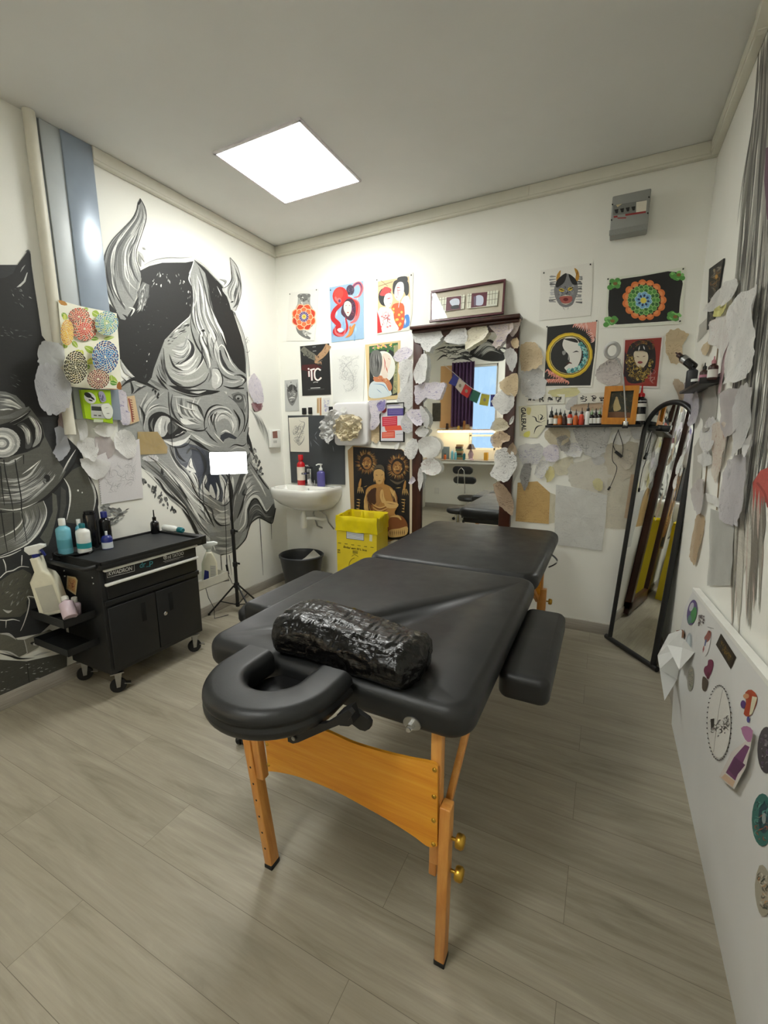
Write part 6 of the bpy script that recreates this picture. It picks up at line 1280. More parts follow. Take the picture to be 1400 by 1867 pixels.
for k in range(10): a.stroke([(405+k*17, 612-k*3), (420+k*16, 590-k*2), (440+k*13, 600+k*4), (430+k*14, 618+k*6)], 14, [PKC, C(236, 190, 180)][k % 2], 4, 0)
for k in range(6): a.stroke([(500+k*8, 650+k*10), (530+k*5, 640+k*10), (550, 665+k*9), (530, 680+k*8)], 12, [PKC, C(236, 190, 180)][k % 2], 4, 0)
a.poly([(500, 580), (574, 570), (566, 690), (540, 640)], PKC)
for k in range(9): a.stroke([(210+k*18, 930+k*9), (226+k*17, 910+k*10), (240+k*17, 940+k*8), (228+k*17, 960+k*7)], 12, [PKC, C(210, 130, 110)][k % 2], 4, 0); a.stroke([(206+k*15, 1000), (226+k*15, 980), (236+k*15, 1010)], 12, [C(210, 130, 110), PKC][k % 2], 3, 0)
a.ell(380, 808, 168, 160, C(206, 170, 30), -.5); a.ell(380, 808, 158, 150, C(226, 196, 50), -.5); a.ell(381, 808, 146, 138, BK, -.5); a.ell(381, 808, 141, 133, C(214, 196, 120), -.5); a.ell(381, 808, 137, 129, C(32, 32, 30), -.5)
a.poly([(350, 685), (400, 680), (440, 700), (465, 760), (462, 830), (430, 900), (390, 935), (350, 905), (350, 890), (385, 860), (372, 840), (372, 800), (345, 770), (332, 730)], C(226, 224, 216), 4); a.poly([(330, 780), (355, 776), (352, 800), (335, 806)], C(150, 150, 146), 2); a.stroke([(402, 790), (430, 780), (450, 786)], 9, BK, 0, 0); a.stroke([(376, 800), (378, 845), (366, 852)], 8, C(60, 60, 58), 0, 0); a.stroke([(358, 868), (388, 862), (400, 870)], 10, C(90, 30, 30), 0, 0); a.poly([(345, 690), (420, 690), (440, 720), (360, 700)], C(32, 32, 30), 3)
TL_ = C(110, 180, 176)
for k in range(12): t = -0.9+k*.22; a.stroke([(381+100*math.cos(t), 808+95*math.sin(t)), (381+118*math.cos(t+.1), 808+112*math.sin(t+.1)), (381+128*math.cos(t), 808+122*math.sin(t))], 30, [TL_, C(70, 150, 156), C(150, 206, 196)][k % 3], 14, 6)
for k in range(14): t = -0.8+k*.18; a.stroke([(381+104*math.cos(t), 808+98*math.sin(t)), (381+124*math.cos(t+.12), 808+116*math.sin(t+.12))], 7, [C(30, 50, 60), C(210, 236, 226)][k % 2], 0, 0, 1)
done(a, 'art_print', 'black print of a pale face inside a yellow ring with teal waves', 'art print', 'prints on the back wall', [(222, 606), (574, 564)])
a = sheet(BACK, P5, [(765, 690), (1050, 668), (1012, 1042), (748, 1036)], C(226, 220, 214))
a.poly([(776, 700), (1036, 682), (1000, 1028), (760, 1024)], C(150, 50, 40)); a.poly([(800, 760), (850, 710), (930, 700), (985, 750), (990, 880), (950, 960), (900, 1000), (800, 1000), (775, 900)], C(34, 26, 28), 4); a.poly([(775, 780), (800, 830), (790, 960), (766, 960)], C(40, 26, 40))
a.stroke([(960, 930), (930, 990), (1000, 1010)], 34, C(160, 50, 40), 10, 10); a.scribble([(940, 900), (1000, 880), (990, 1010), (930, 1010)], 14, 70, 6, [C(190, 140, 130), C(120, 40, 60)], rp)
a.poly([(838, 790), (880, 765), (930, 785), (938, 840), (905, 895), (870, 890), (845, 850)], C(220, 206, 180), 4); GO = [C(176, 146, 60), C(140, 112, 44), C(206, 180, 96), C(96, 76, 34)]
a.scribble([(780, 800), (850, 800), (860, 880), (930, 890), (950, 820), (985, 820), (960, 920), (920, 1000), (830, 1000), (780, 920)], 150, 46, 5, GO, rp, 2.2); a.scribble([(800, 705), (1000, 692), (990, 770), (800, 780)], 40, 60, 5, [GO[1], GO[3], C(120, 50, 40)], rp, 1.5)
a.poly([(838, 775), (880, 730), (930, 735), (950, 790), (900, 775)], BK, 3); a.stroke([(880, 740), (870, 780)], 9, C(206, 206, 206), 0, 0); a.stroke([(905, 738), (915, 770)], 9, C(206, 206, 206), 0, 0); a.ell(882, 858, 18, 9, C(140, 60, 60)); a.stroke([(855, 815), (878, 820)], 6, C(120, 90, 80), 0, 0); a.stroke([(898, 818), (922, 812)], 6, C(120, 90, 80), 0, 0)
done(a, 'art_print', 'red print of a face wrapped in golden curls above the yellow picture frame', 'art print', 'prints on the back wall')
# chrysanthemum painting on the trunking
z6_ = Z(0, 440, 5.83333)
a = Art(LEFT, .060, z6_); a.paper([(618, 622), (860, 690), (1240, 766), (1272, 1200), (1292, 1575), (1000, 1570), (700, 1540), (660, 1100)], C(234, 232, 214), .003)
a.poly([(620, 626), (690, 640), (715, 680), (650, 675)], C(186, 130, 50), 2); a.poly([(1292, 1575), (1240, 1560), (1255, 1500), (1282, 1500)], C(150, 90, 30), 2); a.stroke([(1080, 1558), (1200, 1572), (1290, 1570)], 8, C(170, 110, 40), 0, 0)
def leaf(x, y, l, w, t, c):
    cc, ss = math.cos(t), math.sin(t); q = lambda u, v: (x+u*cc-v*ss, y+u*ss+v*cc)
    a.poly([q(0, 0), q(l*.3, w), q(l*.7, w*.8), q(l, 0), q(l*.7, -w*.8), q(l*.3, -w)], c, 3); a.stroke([q(0, 0), q(l, 0)], 5, C(226, 230, 180), per=1)
LG = [C(120, 160, 40), C(160, 186, 70), C(196, 200, 70), C(90, 150, 50)]
for x, y, l, w, t in ((660, 760, 90, 26, .9), (690, 840, 70, 22, -1.6), (980, 750, 90, 34, .5), (940, 720, 60, 20, 3), (780, 1240, 110, 40, -.9), (850, 1240, 90, 30, -1.3), (1000, 1180, 120, 34, 3.7), (1010, 1260, 100, 32, 2.8), (960, 1340, 70, 24, 3.3), (1160, 1440, 110, 30, .6), (1180, 1420, 80, 26, 1.4), (950, 1540, 80, 26, -.5), (700, 1140, 80, 24, -1.7), (770, 1060, 90, 24, .9), (960, 1030, 90, 22, .1), (1100, 1040, 120, 18, -.2), (720, 1480, 70, 24, -1.2), (1170, 1500, 80, 24, .2)): leaf(x, y, l, w, t, rp.choice(LG))
def mum(cx, cy, rx, ry, cols, tip, n=7):
    for r in range(n, 0, -1):
        f = r/n; m = int(6+18*f)
        for k in range(m):
            t = 2*PI*(k+.5*(r % 2))/m+rp.uniform(-.05, .05); x, y = cx+rx*f*math.cos(t), cy+ry*f*math.sin(t); l = max(rx, ry)/n*.95
            w = max(3.5, 2.6*(rx+ry)*f/m); a.ell(x, y, l*.80, w, C(238, 234, 206), t, 12); a.ell(x+l*.1*math.cos(t), y+l*.1*math.sin(t), l*.62, w*.78, tip if r > n*.6 and k % 2 else rp.choice(cols), t, 12); a.ell(x-l*.2*math.cos(t), y-l*.2*math.sin(t), l*.26, w*.42, C(238, 214, 170) if r > n*.55 else cols[-1], t, 8)
mum(840, 800, 100, 80, [C(200, 60, 40), C(180, 40, 34)], C(120, 24, 24), 5); mum(900, 930, 118, 115, [C(210, 56, 40), C(196, 44, 36), C(220, 76, 56)], C(120, 28, 26), 6); mum(715, 970, 55, 120, [C(226, 166, 20), C(236, 186, 40)], C(216, 146, 14), 5); mum(1135, 870, 110, 115, [C(90, 160, 170), C(110, 176, 180), C(150, 180, 120)], C(60, 130, 160), 6); mum(1120, 1230, 125, 160, [C(40, 110, 170), C(50, 130, 190), C(30, 90, 150)], C(24, 50, 110), 7); mum(805, 1340, 110, 160, [C(40, 40, 16), C(60, 58, 24), C(90, 84, 40)], C(24, 24, 12), 7); mum(1045, 1465, 105, 90, [C(120, 50, 50), C(140, 70, 64)], C(84, 30, 34), 5)
done(a, 'painting', 'white painting of red, blue, yellow and black chrysanthemums hung over the trunking', 'painting')
# ------------------------------------------------------------------ tracing paper cut-outs
def mat_trace():
    t = NT('tracing paper'); base = t.n('Attribute', attribute_name='Col').outputs['Color']; ink = t.n('Attribute', attribute_name='Ink')
    oi = t.n('ObjectInfo'); co = t.n('TexCoord').outputs['Object']
    ad = t.n('VectorMath', operation='MULTIPLY_ADD'); cv = t.n('CombineXYZ')
    for i in range(3): t.l(oi.outputs['Random'], cv.inputs[i])
    t.l(cv.outputs[0], ad.inputs[0]); ad.inputs[1].default_value = (37, 51, 23); t.l(co, ad.inputs[2]); p = ad.outputs[0]
    nz = t.n('TexNoise'); nz.inputs['Scale'].default_value = 20; nz.inputs['Detail'].default_value = 2; t.l(p, nz.inputs['Vector'])
    dv = t.n('VectorMath', operation='MULTIPLY_ADD'); t.l(nz.outputs['Color'], dv.inputs[0]); dv.inputs[1].default_value = (.05, .05, .05); t.l(p, dv.inputs[2])
    cn = t.noise(dv.outputs[0], 13, 1.5, .5, .8); v = t.math('PINGPONG', t.math('MULTIPLY', cn, 6.5), .5)
    w = t.n('TexWave', wave_type='RINGS'); w.inputs['Scale'].default_value = 40; w.inputs['Distortion'].default_value = 9; w.inputs['Detail'].default_value = 2; w.inputs['Detail Scale'].default_value = 1.4; t.l(p, w.inputs['Vector'])
    l1 = t.ramp(v, [(0.0, (1, 1, 1, 1)), (.06, (0, 0, 0, 1))]); l2 = t.ramp(w.outputs['Fac'], [(.86, (0, 0, 0, 1)), (.99, (1, 1, 1, 1))])
    m = t.noise(p, 14, 2); mk = t.ramp(m, [(.38, (0, 0, 0, 1)), (.56, (1, 1, 1, 1))])
    ln = t.math('MAXIMUM', t.math('MULTIPLY', l1, mk), t.math('MULTIPLY', l2, t.math('SUBTRACT', 1.0, mk)))
    bl = t.ramp(t.noise(p, 9, 4), [(.35, (.93, .93, .93, 1)), (.6, (1, 1, 1, 1))])
    c = t.mix(1.0, base, bl, 'MULTIPLY')
    fac = t.math('MULTIPLY', ln, ink.outputs['Alpha']); c = t.mix(fac, c, ink.outputs['Color'])
    nm = t.bump(t.noise(p, 70, 4, .6, 1.5), .3, .002)
    b = t.n('BsdfPrincipled'); t.l(c, b.inputs['Base Color']); b.inputs['Roughness'].default_value = .45; t.l(nm, b.inputs['Normal'])
    tr = t.n('BsdfTranslucent'); t.l(c, tr.inputs[0]); mx = t.n('MixShader'); mx.inputs[0].default_value = .10; t.l(b.outputs[0], mx.inputs[1]); t.l(tr.outputs[0], mx.inputs[2]); tp = t.n('BsdfTransparent'); m2 = t.n('MixShader'); m2.inputs[0].default_value = .14; t.l(mx.outputs[0], m2.inputs[1]); t.l(tp.outputs[0], m2.inputs[2]); t.l(m2.outputs[0], t.out.inputs[0]); return t.m
TRACE = mat_trace()
rc = random.Random(5); NCUT = [0]
T, TG, TY, TN, TP, TW, TB = C(226, 225, 222), C(212, 211, 209), C(232, 225, 200), C(214, 192, 154), C(226, 219, 226), C(238, 237, 233), C(190, 170, 144)
IG, IV, IB, ID_, IR = (*C(110, 110, 116)[:3], .5), (*C(96, 84, 160)[:3], .7), (*C(112, 78, 56)[:3], .45), (*C(60, 60, 68)[:3], .8), (*C(150, 60, 66)[:3], .6)
IL = (*C(160, 158, 156)[:3], .3)
def cut(pl, z, pts, tint, ink, label, lift=None, curl=.018, name='paper_cutout', cat='paper cut-out', group='tracing paper cut-outs', cr=.0018, sm=5, fq=22):
    NCUT[0] += 1; k = NCUT[0]; lift = (.004+.0011*(k % 9)) if lift is None else lift
    q = z(pts); q = smooth_line(q, 2, True) if sm > 1 else q
    m_ = 4 if sm > 1 else 8; q = [(p[0]+(q[(j+1) % len(q)][0]-p[0])*i/m_, p[1]+(q[(j+1) % len(q)][1]-p[1])*i/m_) for j, p in enumerate(q) for i in range(m_)]; n = len(q)
    cx = sum(p[0] for p in q)/n; cy = sum(p[1] for p in q)/n
    if sm > 1:
        q2 = []
        for j, p in enumerate(q):
            a_ = 2*PI*j/n; g = 1+.075*noise.noise(Vector((math.cos(a_)*2.2, math.sin(a_)*2.2, k*2.3)))+.09*noise.noise(Vector((math.cos(a_)*4.5, math.sin(a_)*4.5, k*5.1)))+.04*noise.noise(Vector((math.cos(a_)*16, math.sin(a_)*16, k)))
            q2.append((cx+(p[0]-cx)*g, cy+(p[1]-cy)*g))
        q = q2
    cx = sum(p[0] for p in q)/n; cy = sum(p[1] for p in q)/n; R = 7 if cr < .01 else 16
    W3 = lambda x, y: pl.at(x, y, 0)
    vs = []; nn = pl.n
    for r in range(R+1):
        f = r/R
        for p in q:
            x, y = cx+(p[0]-cx)*f, cy+(p[1]-cy)*f; w = W3(x, y)
            d = cr*noise.noise(w*fq+Vector((k*3.1, 0, 0)))+cr*.6*noise.noise(w*fq*2.6+Vector((0, k, 0)))+curl*f*f*max(-.15, noise.noise(w*9+Vector((k*1.7, 2, 5)))+.25)
            vs.append(w+nn*max(.0012, lift+d))
    fs = []
    for r in range(R):
        for j in range(n):
            if r == 0: fs.append((j, n+j, n+(j+1) % n)) if False else fs.append((0, n+j, n+(j+1) % n))
            else: fs.append((r*n+j, (r+1)*n+j, (r+1)*n+(j+1) % n, r*n+(j+1) % n))
    b = MB(); b.add(vs, fs, tint, True); o = b.build(name, TRACE, None, label, cat, group)
    at = o.data.attributes.new('Ink', 'FLOAT_COLOR', 'FACE'); at.data.foreach_set('color', list(ink)*len(o.data.polygons)); return o
P4, P6, Lz, M2_, Z7 = Z(740, 480, 3.8889), Z(920, 700, 3.8889), Z(60, 540, 5.185), Z(220, 650, 4.66667), Z(1180, 400, 3.1136)
MF = Plane((0, -.050, 0), (0, -1, 0))     # front of the wooden mirror frame
def cm(*a, **k): return cut(MF, P4, *a, **k)
cm([(55, 480), (130, 462), (180, 450), (240, 460), (262, 520), (230, 570), (190, 590), (170, 625), (130, 620), (105, 570), (65, 560)], T, IG, 'pale two-lobed cut-out over the top left corner of the wooden mirror')
cm([(265, 545), (330, 480), (420, 455), (437, 520), (420, 575), (330, 570)], T, IG, 'pale fan-shaped cut-out along the wooden mirror top, left of the yellowed one')
cm([(425, 500), (470, 460), (570, 445), (585, 490), (550, 545), (490, 580), (432, 615), (422, 560)], TY, IB, 'yellowed cut-out hanging from the middle of the wooden mirror top')
cm([(585, 430), (640, 395), (700, 420), (760, 400), (760, 470), (720, 520), (690, 570), (640, 600), (610, 580), (650, 520), (610, 470)], C(206, 192, 184), IV, 'large brownish cut-out at the top right of the wooden mirror')
cm([(730, 440), (770, 405), (822, 400), (800, 470), (760, 520), (735, 500)], C(196, 182, 172), IB, 'small brown cut-out over the top right corner of the wooden mirror')
cm([(745, 560), (790, 528), (806, 590), (770, 606)], TN, IB, 'small tan cut-out under the top right corner of the wooden mirror')
cm([(700, 640), (740, 600), (786, 640), (790, 700), (755, 775), (722, 720)], T, IG, 'pale pointed cut-out high on the right stile of the wooden mirror')
cm([(60, 790), (95, 690), (130, 640), (157, 680), (152, 790), (132, 848), (85, 852)], T, IG, 'pale bell-shaped cut-out on the left stile of the wooden mirror')
cm([(65, 870), (160, 850), (272, 843), (265, 900), (240, 962), (190, 965), (130, 955), (110, 985), (75, 1000)], TP, IV, 'wide cut-out with violet swirls reaching over the left side of the mirror')
cm([(665, 850), (740, 790), (792, 783), (798, 860), (780, 948), (690, 912)], TN, IB, 'tan leaf-shaped cut-out on the right side of the mirror above the white veined one')
cm([(605, 985), (640, 925), (690, 900), (772, 945), (765, 1010), (710, 1072), (650, 1050)], TW, IG, 'white veined cut-out on the right side of the mirror below the tan leaf')
cm([(735, 1145), (742, 1105), (770, 1080), (762, 1130)], TW, ID_, 'tiny white curl on the right stile of the mirror')
cm([(600, 1165), (640, 1100), (700, 1108), (735, 1160), (690, 1188), (620, 1195)], C(206, 196, 168), IB, 'yellow brown cut-out on the mirror right side above the one with a dark spot')
cm([(600, 1250), (640, 1195), (690, 1188), (742, 1225), (735, 1260), (690, 1272), (665, 1312), (615, 1290)], C(204, 180, 150), (*C(90, 40, 60)[:3], .7), 'tan cut-out with a dark purple spot on the mirror right side')
cm([(720, 1335), (760, 1268), (792, 1330), (772, 1362)], TB, IB, 'small brown cut-out on the right stile above the white ruffled one')
cm([(600, 1490), (632, 1420), (625, 1350), (680, 1310), (760, 1335), (792, 1420), (755, 1500), (700, 1552), (640, 1530)], TW, ID_, 'white ruffled cut-out low on the right side of the wooden mirror')
cm([(620, 1570), (660, 1548), (720, 1590), (765, 1690), (760, 1785), (720, 1760), (665, 1710), (640, 1640)], C(176, 152, 126), (*C(80, 50, 40)[:3], .7), 'brown drooping cut-out at the bottom right of the wooden mirror')
cm([(85, 1290), (110, 1245), (180, 1226), (246, 1270), (240, 1330), (190, 1388), (120, 1370)], TW, IL, 'upper of two pale round discs on the left stile of the mirror')
cm([(110, 1440), (130, 1392), (200, 1385), (252, 1430), (237, 1490), (170, 1502), (122, 1470)], TW, IR, 'lower of two pale round discs on the left stile of the mirror')
cm([(85, 1500), (105, 1440), (122, 1480), (126, 1540), (102, 1614), (90, 1560)], T, IG, 'narrow pointed cut-out hanging under the lower round disc')
cm([(22, 1555), (50, 1508), (72, 1540), (42, 1566)], TP, IV, 'tiny lilac scrap left of the mirror under the round discs')
cm([(0, 1300), (50, 1238), (95, 1280), (82, 1350), (50, 1392), (0, 1362)], T, ID_, 'dark-inked cut-out over the upper right corner of the batik hanging')
cm([(70, 1195), (120, 1150), (140, 1170), (170, 1185), (135, 1232), (95, 1226)], T, IG, 'pale ring-like scrap above the upper round disc')
cm([(10, 1055), (70, 1035), (125, 1050), (132, 1130), (90, 1155), (40, 1112)], TP, IV, 'lilac cut-out on the left stile beside the framed notice, upper one')
cm([(100, 1010), (135, 1030), (175, 1100), (150, 1170), (125, 1120)], TG, IG, 'grey scrap bending over the left edge of the mirror glass')
def cb(z, *a, **k): return cut(BACK, z, *a, **k)
cb(P4, [(820, 580), (900, 560), (960, 620), (967, 720), (880, 762), (818, 750)], TN, IB, 'brown stained sheet right of the mirror, left of the moon face print')
cb(P4, [(805, 770), (905, 766), (890, 830), (830, 842)], TW, IL, 'small round pale cut-out under the brown stained sheet')
cb(P4, [(850, 772), (985, 760), (990, 920), (930, 968), (848, 950), (815, 900)], TG, IG, 'grey cut-out below the brown stained sheet right of the mirror')
cb(P3, [(1112, 892), (1150, 830), (1215, 806), (1274, 830), (1265, 880), (1200, 925), (1140, 932)], TP, IV, 'violet fan-shaped cut-out overlapping the geisha print')
cb(P3, [(1160, 935), (1230, 910), (1276, 930), (1270, 1010), (1240, 1100), (1182, 1182), (1165, 1050)], T, IG, 'long pale face cut-out right of the geisha print')
cb(P3, [(1150, 1210), (1220, 1130), (1262, 1010), (1286, 1100), (1292, 1270), (1240, 1332), (1160, 1292)], TG, IG, 'grey ribbed cut-out between the geisha print and the mirror', .009)
cb(P3, [(900, 1285), (950, 1265), (1050, 1258), (1052, 1330), (1000, 1380), (1010, 1450), (960, 1500), (905, 1507), (930, 1400)], TP, IV, 'lilac cut-out overlapping the left edge of the framed notice', .019)
cb(P3, [(1180, 1480), (1200, 1400), (1250, 1340), (1320, 1340), (1340, 1450), (1280, 1520), (1220, 1532)], TG, IV, 'grey violet cut-out overlapping the right edge of the framed notice', .019)
cb(P3, [(905, 1560), (920, 1470), (990, 1468), (990, 1600), (950, 1622)], TN, IB, 'tan half disc sticking out left of the framed notice', .003)
cb(P3, [(980, 1300), (1010, 1268), (1050, 1262), (1045, 1340), (1000, 1352)], C(150, 140, 190), (*C(60, 44, 140)[:3], 1), 'small violet scribbled flower at the top of the framed notice', .024)
cb(P3, [(1115, 1668), (1135, 1630), (1165, 1610), (1150, 1672)], TW, IL, 'small white curl at the top edge of the batik hanging', .010)
# right of the mirror, below the prints
cb(P6, [(100, 440), (250, 418), (274, 480), (250, 552), (190, 580), (128, 570), (103, 500)], TG, IV, 'large grey lilac cut-out left of the skull, under the script sheet')
cb(P6, [(112, 640), (138, 570), (186, 568), (182, 650), (150, 752), (124, 722)], C(164, 162, 160), ID_, 'dark oval cut-out above the tan sheet')
cb(P6, [(212, 640), (240, 560), (300, 538), (312, 600), (260, 672)], TW, IV, 'white cut-out right of the dark oval')
cb(P6, [(285, 340), (350, 303), (452, 320), (464, 380), (420, 432), (350, 437), (298, 400)], C(212, 200, 172), IB, 'yellow grey cut-out hanging under the ink bottles, leftmost')
cb(P6, [(275, 450), (370, 430), (387, 500), (372, 547), (290, 542)], TP, IV, 'lilac grey cut-out between the large lilac one and the skull')
cb(P6, [(370, 390), (430, 360), (470, 410), (450, 470), (400, 470)], C(170, 166, 160), ID_, 'dark grey cut-out under the yellow grey one')
cb(P6, [(508, 300), (740, 298), (748, 350), (712, 480), (640, 522), (580, 500), (520, 430), (498, 360)], TG, ID_, 'large grey skull cut-out under the ink bottle shelf')
cb(P6, [(420, 470), (470, 418), (545, 430), (537, 517), (440, 502)], T, IV, 'pale cut-out with a violet edge left under the skull')
cb(P6, [(360, 550), (482, 518), (478, 590), (440, 642), (345, 632)], C(220, 214, 190), IL, 'cream cut-out below the lilac ones')
cb(P6, [(296, 600), (345, 588), (352, 662), (300, 694)], C(220, 210, 150), IL, 'small yellow scrap right of the white violet cut-out')
cb(P6, [(470, 560), (740, 545), (735, 790), (480, 722), (455, 650)], C(222, 218, 206), IL, 'broad cream sheet under the skull', .0032, .004)
cb(P6, [(625, 690), (660, 668), (695, 690), (690, 755), (640, 745)], C(214, 208, 160), IL, 'small yellowish scrap right above the folded sheet')
cb(P6, [(615, 520), (700, 515), (706, 560), (640, 575)], TG, IG, 'small grey scrap under the chin of the skull')
cb(P6, [(755, 370), (820, 335), (895, 340), (880, 400), (830, 432), (768, 420)], TW, IL, 'white scrap under the clip of the ring lamp')
cb(P6, [(890, 330), (1000, 298), (992, 380), (920, 392)], TG, IG, 'grey scrap between the ring lamp clip and the arched mirror')
cb(P6, [(715, 440), (770, 420), (945, 418), (942, 650), (720, 660)], C(214, 206, 188), IL, 'beige sheet with a faint pencil face beside the arched mirror', .0035, .004)
cb(P6, [(800, 530), (820, 470), (860, 448), (908, 480), (905, 570), (852, 607)], C(206, 198, 182), IG, 'oval pencil face on the beige sheet', .0065)
cb(P6, [(730, 668), (905, 640), (880, 1030), (714, 1022)], C(218, 212, 194), IL, 'pale long sheet between the folded sheet and the arched mirror', .003, .003, sm=1)
cb(P6, [(895, 640), (948, 640), (918, 820), (892, 955), (846, 948)], C(204, 176, 146), IL, 'pinkish tan strip beside the arched mirror', .0058, .004, sm=1)
cb(P6, [(92, 700), (232, 690), (322, 770), (313, 992), (78, 972)], C(212, 176, 112), (*C(150, 110, 60)[:3], .45), 'tan sheet with pencil strokes above the far end of the table', .004, .006, sm=1)
cb(P6, [(320, 770), (375, 790), (360, 980), (316, 990)], C(220, 214, 190), IL, 'narrow cream strip between the tan sheet and the folded sheet', .0035, .003, sm=1)
a_ = cb(P6, [(365, 712), (545, 742), (727, 790), (715, 960), (688, 1180), (520, 1158), (352, 1136), (356, 920)], C(224, 224, 220), IL, 'white folded sheet with a pencil sketch right of the tan sheet', .007, .006, sm=1, name='folded_sheet')
cb(P5, [(560, 950), (600, 880), (690, 830), (745, 850), (742, 1000), (680, 1022), (600, 1000)], C(212, 204, 200), (*C(100, 84, 100)[:3], .8), 'pale cut-out with wavy lines between the moon face print and red print')
cb(P5, [(1065, 660), (1140, 622), (1226, 660), (1180, 740), (1172, 870), (1100, 862), (1064, 790)], TN, IB, 'tan cut-out in the right back corner beside the red print')
cb(P5, [(1110, 1010), (1150, 978), (1210, 1060), (1222, 1180), (1172, 1212), (1150, 1100)], TB, IB, 'brown cut-out above the arched mirror')
cb(P5, [(240, 1060), (340, 1042), (442, 1040), (430, 1100), (260, 1102)], C(222, 216, 160), IL, 'yellow tape scrap under the moon face print', .003)
cb(P5, [(350, 1180), (370, 1130), (440, 1090), (430, 1150), (390, 1200)], TG, IL, 'grey ribbon-like scrap between the two script strips')
cb(P5, [(400, 1200), (420, 1160), (610, 1150), (600, 1190), (500, 1200)], C(206, 180, 150), IB, 'brownish strip right behind the ink bottles', .0025)
# crumpled paper on the dispenser
DF = Plane((0, -.062, 0), (0, -1, 0))
cut(DF, P3, [(485, 1540), (510, 1450), (550, 1390), (600, 1348), (655, 1370), (645, 1480), (622, 1560), (580, 1637), (540, 1590), (500, 1580)], TG, IL, 'grey crumpled paper bunch left on the towel dispenser', .02, .03, cr=.030, fq=34)
cut(DF, P3, [(618, 1530), (640, 1440), (690, 1388), (780, 1382), (842, 1420), (852, 1500), (812, 1570), (740, 1602), (680, 1590)], C(222, 208, 172), IB, 'yellowed rosette of crumpled paper on the towel dispenser', .03, .03, cr=.034, fq=42)
cut(DF, P3, [(660, 1350), (680, 1310), (720, 1330), (700, 1370)], TW, IL, 'small white twist of paper on top of the towel dispenser', .01, .02)
# left wall
def cl(z, *a, **k): return cut(LEFT, z, *a, **k)
DU = Plane((.066, 0, 0), (1, 0, 0))
cut(DU, Lz, [(70, 430), (240, 450), (290, 520), (275, 650), (200, 680), (60, 650), (40, 590)], C(176, 177, 175), IL, 'grey cut-out over the cream pipe left of the chrysanthemum painting', .003)
cut(DU, Lz, [(10, 750), (45, 660), (130, 635), (260, 690), (335, 760), (347, 960), (312, 1060), (230, 1112), (150, 1132), (90, 1090), (30, 960)], C(182, 182, 184), IG, 'large grey lion face cut-out left of the chrysanthemum painting', .008)
cl(Lz, [(190, 1260), (230, 1228), (312, 1250), (302, 1330), (332, 1440), (290, 1500), (232, 1566), (200, 1510), (176, 1480), (202, 1400)], C(176, 178, 184), IL, 'grey blue flower cut-out under the lion face', .008)
cl(Lz, [(236, 1110), (300, 1080), (322, 1232), (230, 1242)], C(190, 174, 172), IR, 'small pinkish strip between the lion face and the grey blue flower', .004)
cl(Lz, [(400, 1420), (440, 1338), (580, 1350), (602, 1450), (560, 1562), (470, 1520)], T, IG, 'ribbed grey cut-out below the lime green device, left one', .012)
cl(Lz, [(330, 960), (440, 930), (490, 1120), (490, 1330), (420, 1350), (400, 1200)], TG, IL, 'long grey strip left of the lime green device', .010)
cl(Lz, [(540, 1250), (640, 1208), (755, 1230), (722, 1332), (600, 1312)], TW, IL, 'white curled cut-out under the lime green device', .014)
cl(Lz, [(745, 1330), (800, 1258), (910, 1290), (962, 1400), (930, 1522), (840, 1512), (760, 1440)], TW, IG, 'white cut-out beside the brown tape on the left wall', .010)
cl(Lz, [(440, 1540), (600, 1540), (720, 1580), (660, 1700), (560, 1735), (470, 1650)], T, IL, 'pale crumpled cut-out over the top of the pencil sketch sheet', .012)
cl(Lz, [(580, 1330), (720, 1330), (760, 1450), (700, 1540), (600, 1500)], C(196, 186, 184), IL, 'pinkish grey cut-out in the middle of the left wall cluster', .006)
cl(Lz, [(740, 900), (830, 888), (890, 960), (912, 1192), (840, 1212), (770, 1100)], TP, IV, 'white cut-out with violet lines right of the lime green device', .008)
cl(M2_, [(140, 640), (310, 640), (395, 770), (392, 825), (240, 832), (140, 836)], C(186, 162, 112), IL, 'brown tape patch over the mural right of the cluster', .004, .004, sm=1)
cl(M2_, [(190, 852), (298, 836), (314, 890), (196, 886)], TW, (*C(70, 60, 130)[:3], 1), 'small white label with a violet mark under the brown tape', .002, .002)
cl(M2_, [(1078, 210), (1122, 140), (1190, 220), (1206, 340), (1200, 402), (1130, 392), (1076, 290)], TP, IV, 'violet lined cut-out on the right edge of the mural', .006)
cl(M2_, [(1110, 392), (1200, 400), (1196, 450), (1150, 470), (1115, 440)], C(170, 140, 144), IR, 'dull red scrap under the violet lined cut-out', .004)
a_ = Art(LEFT, .006, None); a_.paper([(175, 832), (254, 800), (261, 908), (185, 920)], C(214, 211, 212), .002); rq = random.Random(8)
a_.scribble([(185, 850), (250, 830), (250, 890), (195, 900)], 70, 22, .8, [C(186, 184, 186), C(196, 194, 196), C(170, 170, 172)], rq, 1.2)
for i in range(20): a_.ell(177+i*.42, 838+i*4.1, .7, .7, C(120, 110, 112))
done(a_, 'drawing', 'spiral pad sheet with a faint pencil sketch above the black trolley', 'drawing')
a_ = Art(LEFT, .008, Lz); a_.paper([(890, 950), (960, 938), (1006, 1180), (920, 1212)], C(206, 178, 140), .0015); a_.stroke([(905, 965), (930, 1080), (945, 1190)], 14, C(140, 70, 60), per=1)
for i in range(9): a_.stroke([(918+i*3, 980+i*22), (938+i*3, 985+i*22)], 8, C(110, 40, 40), per=1)
done(a_, 'bookmark', 'tan bookmark with red writing right of the white violet cut-out on the left wall', 'bookmark')
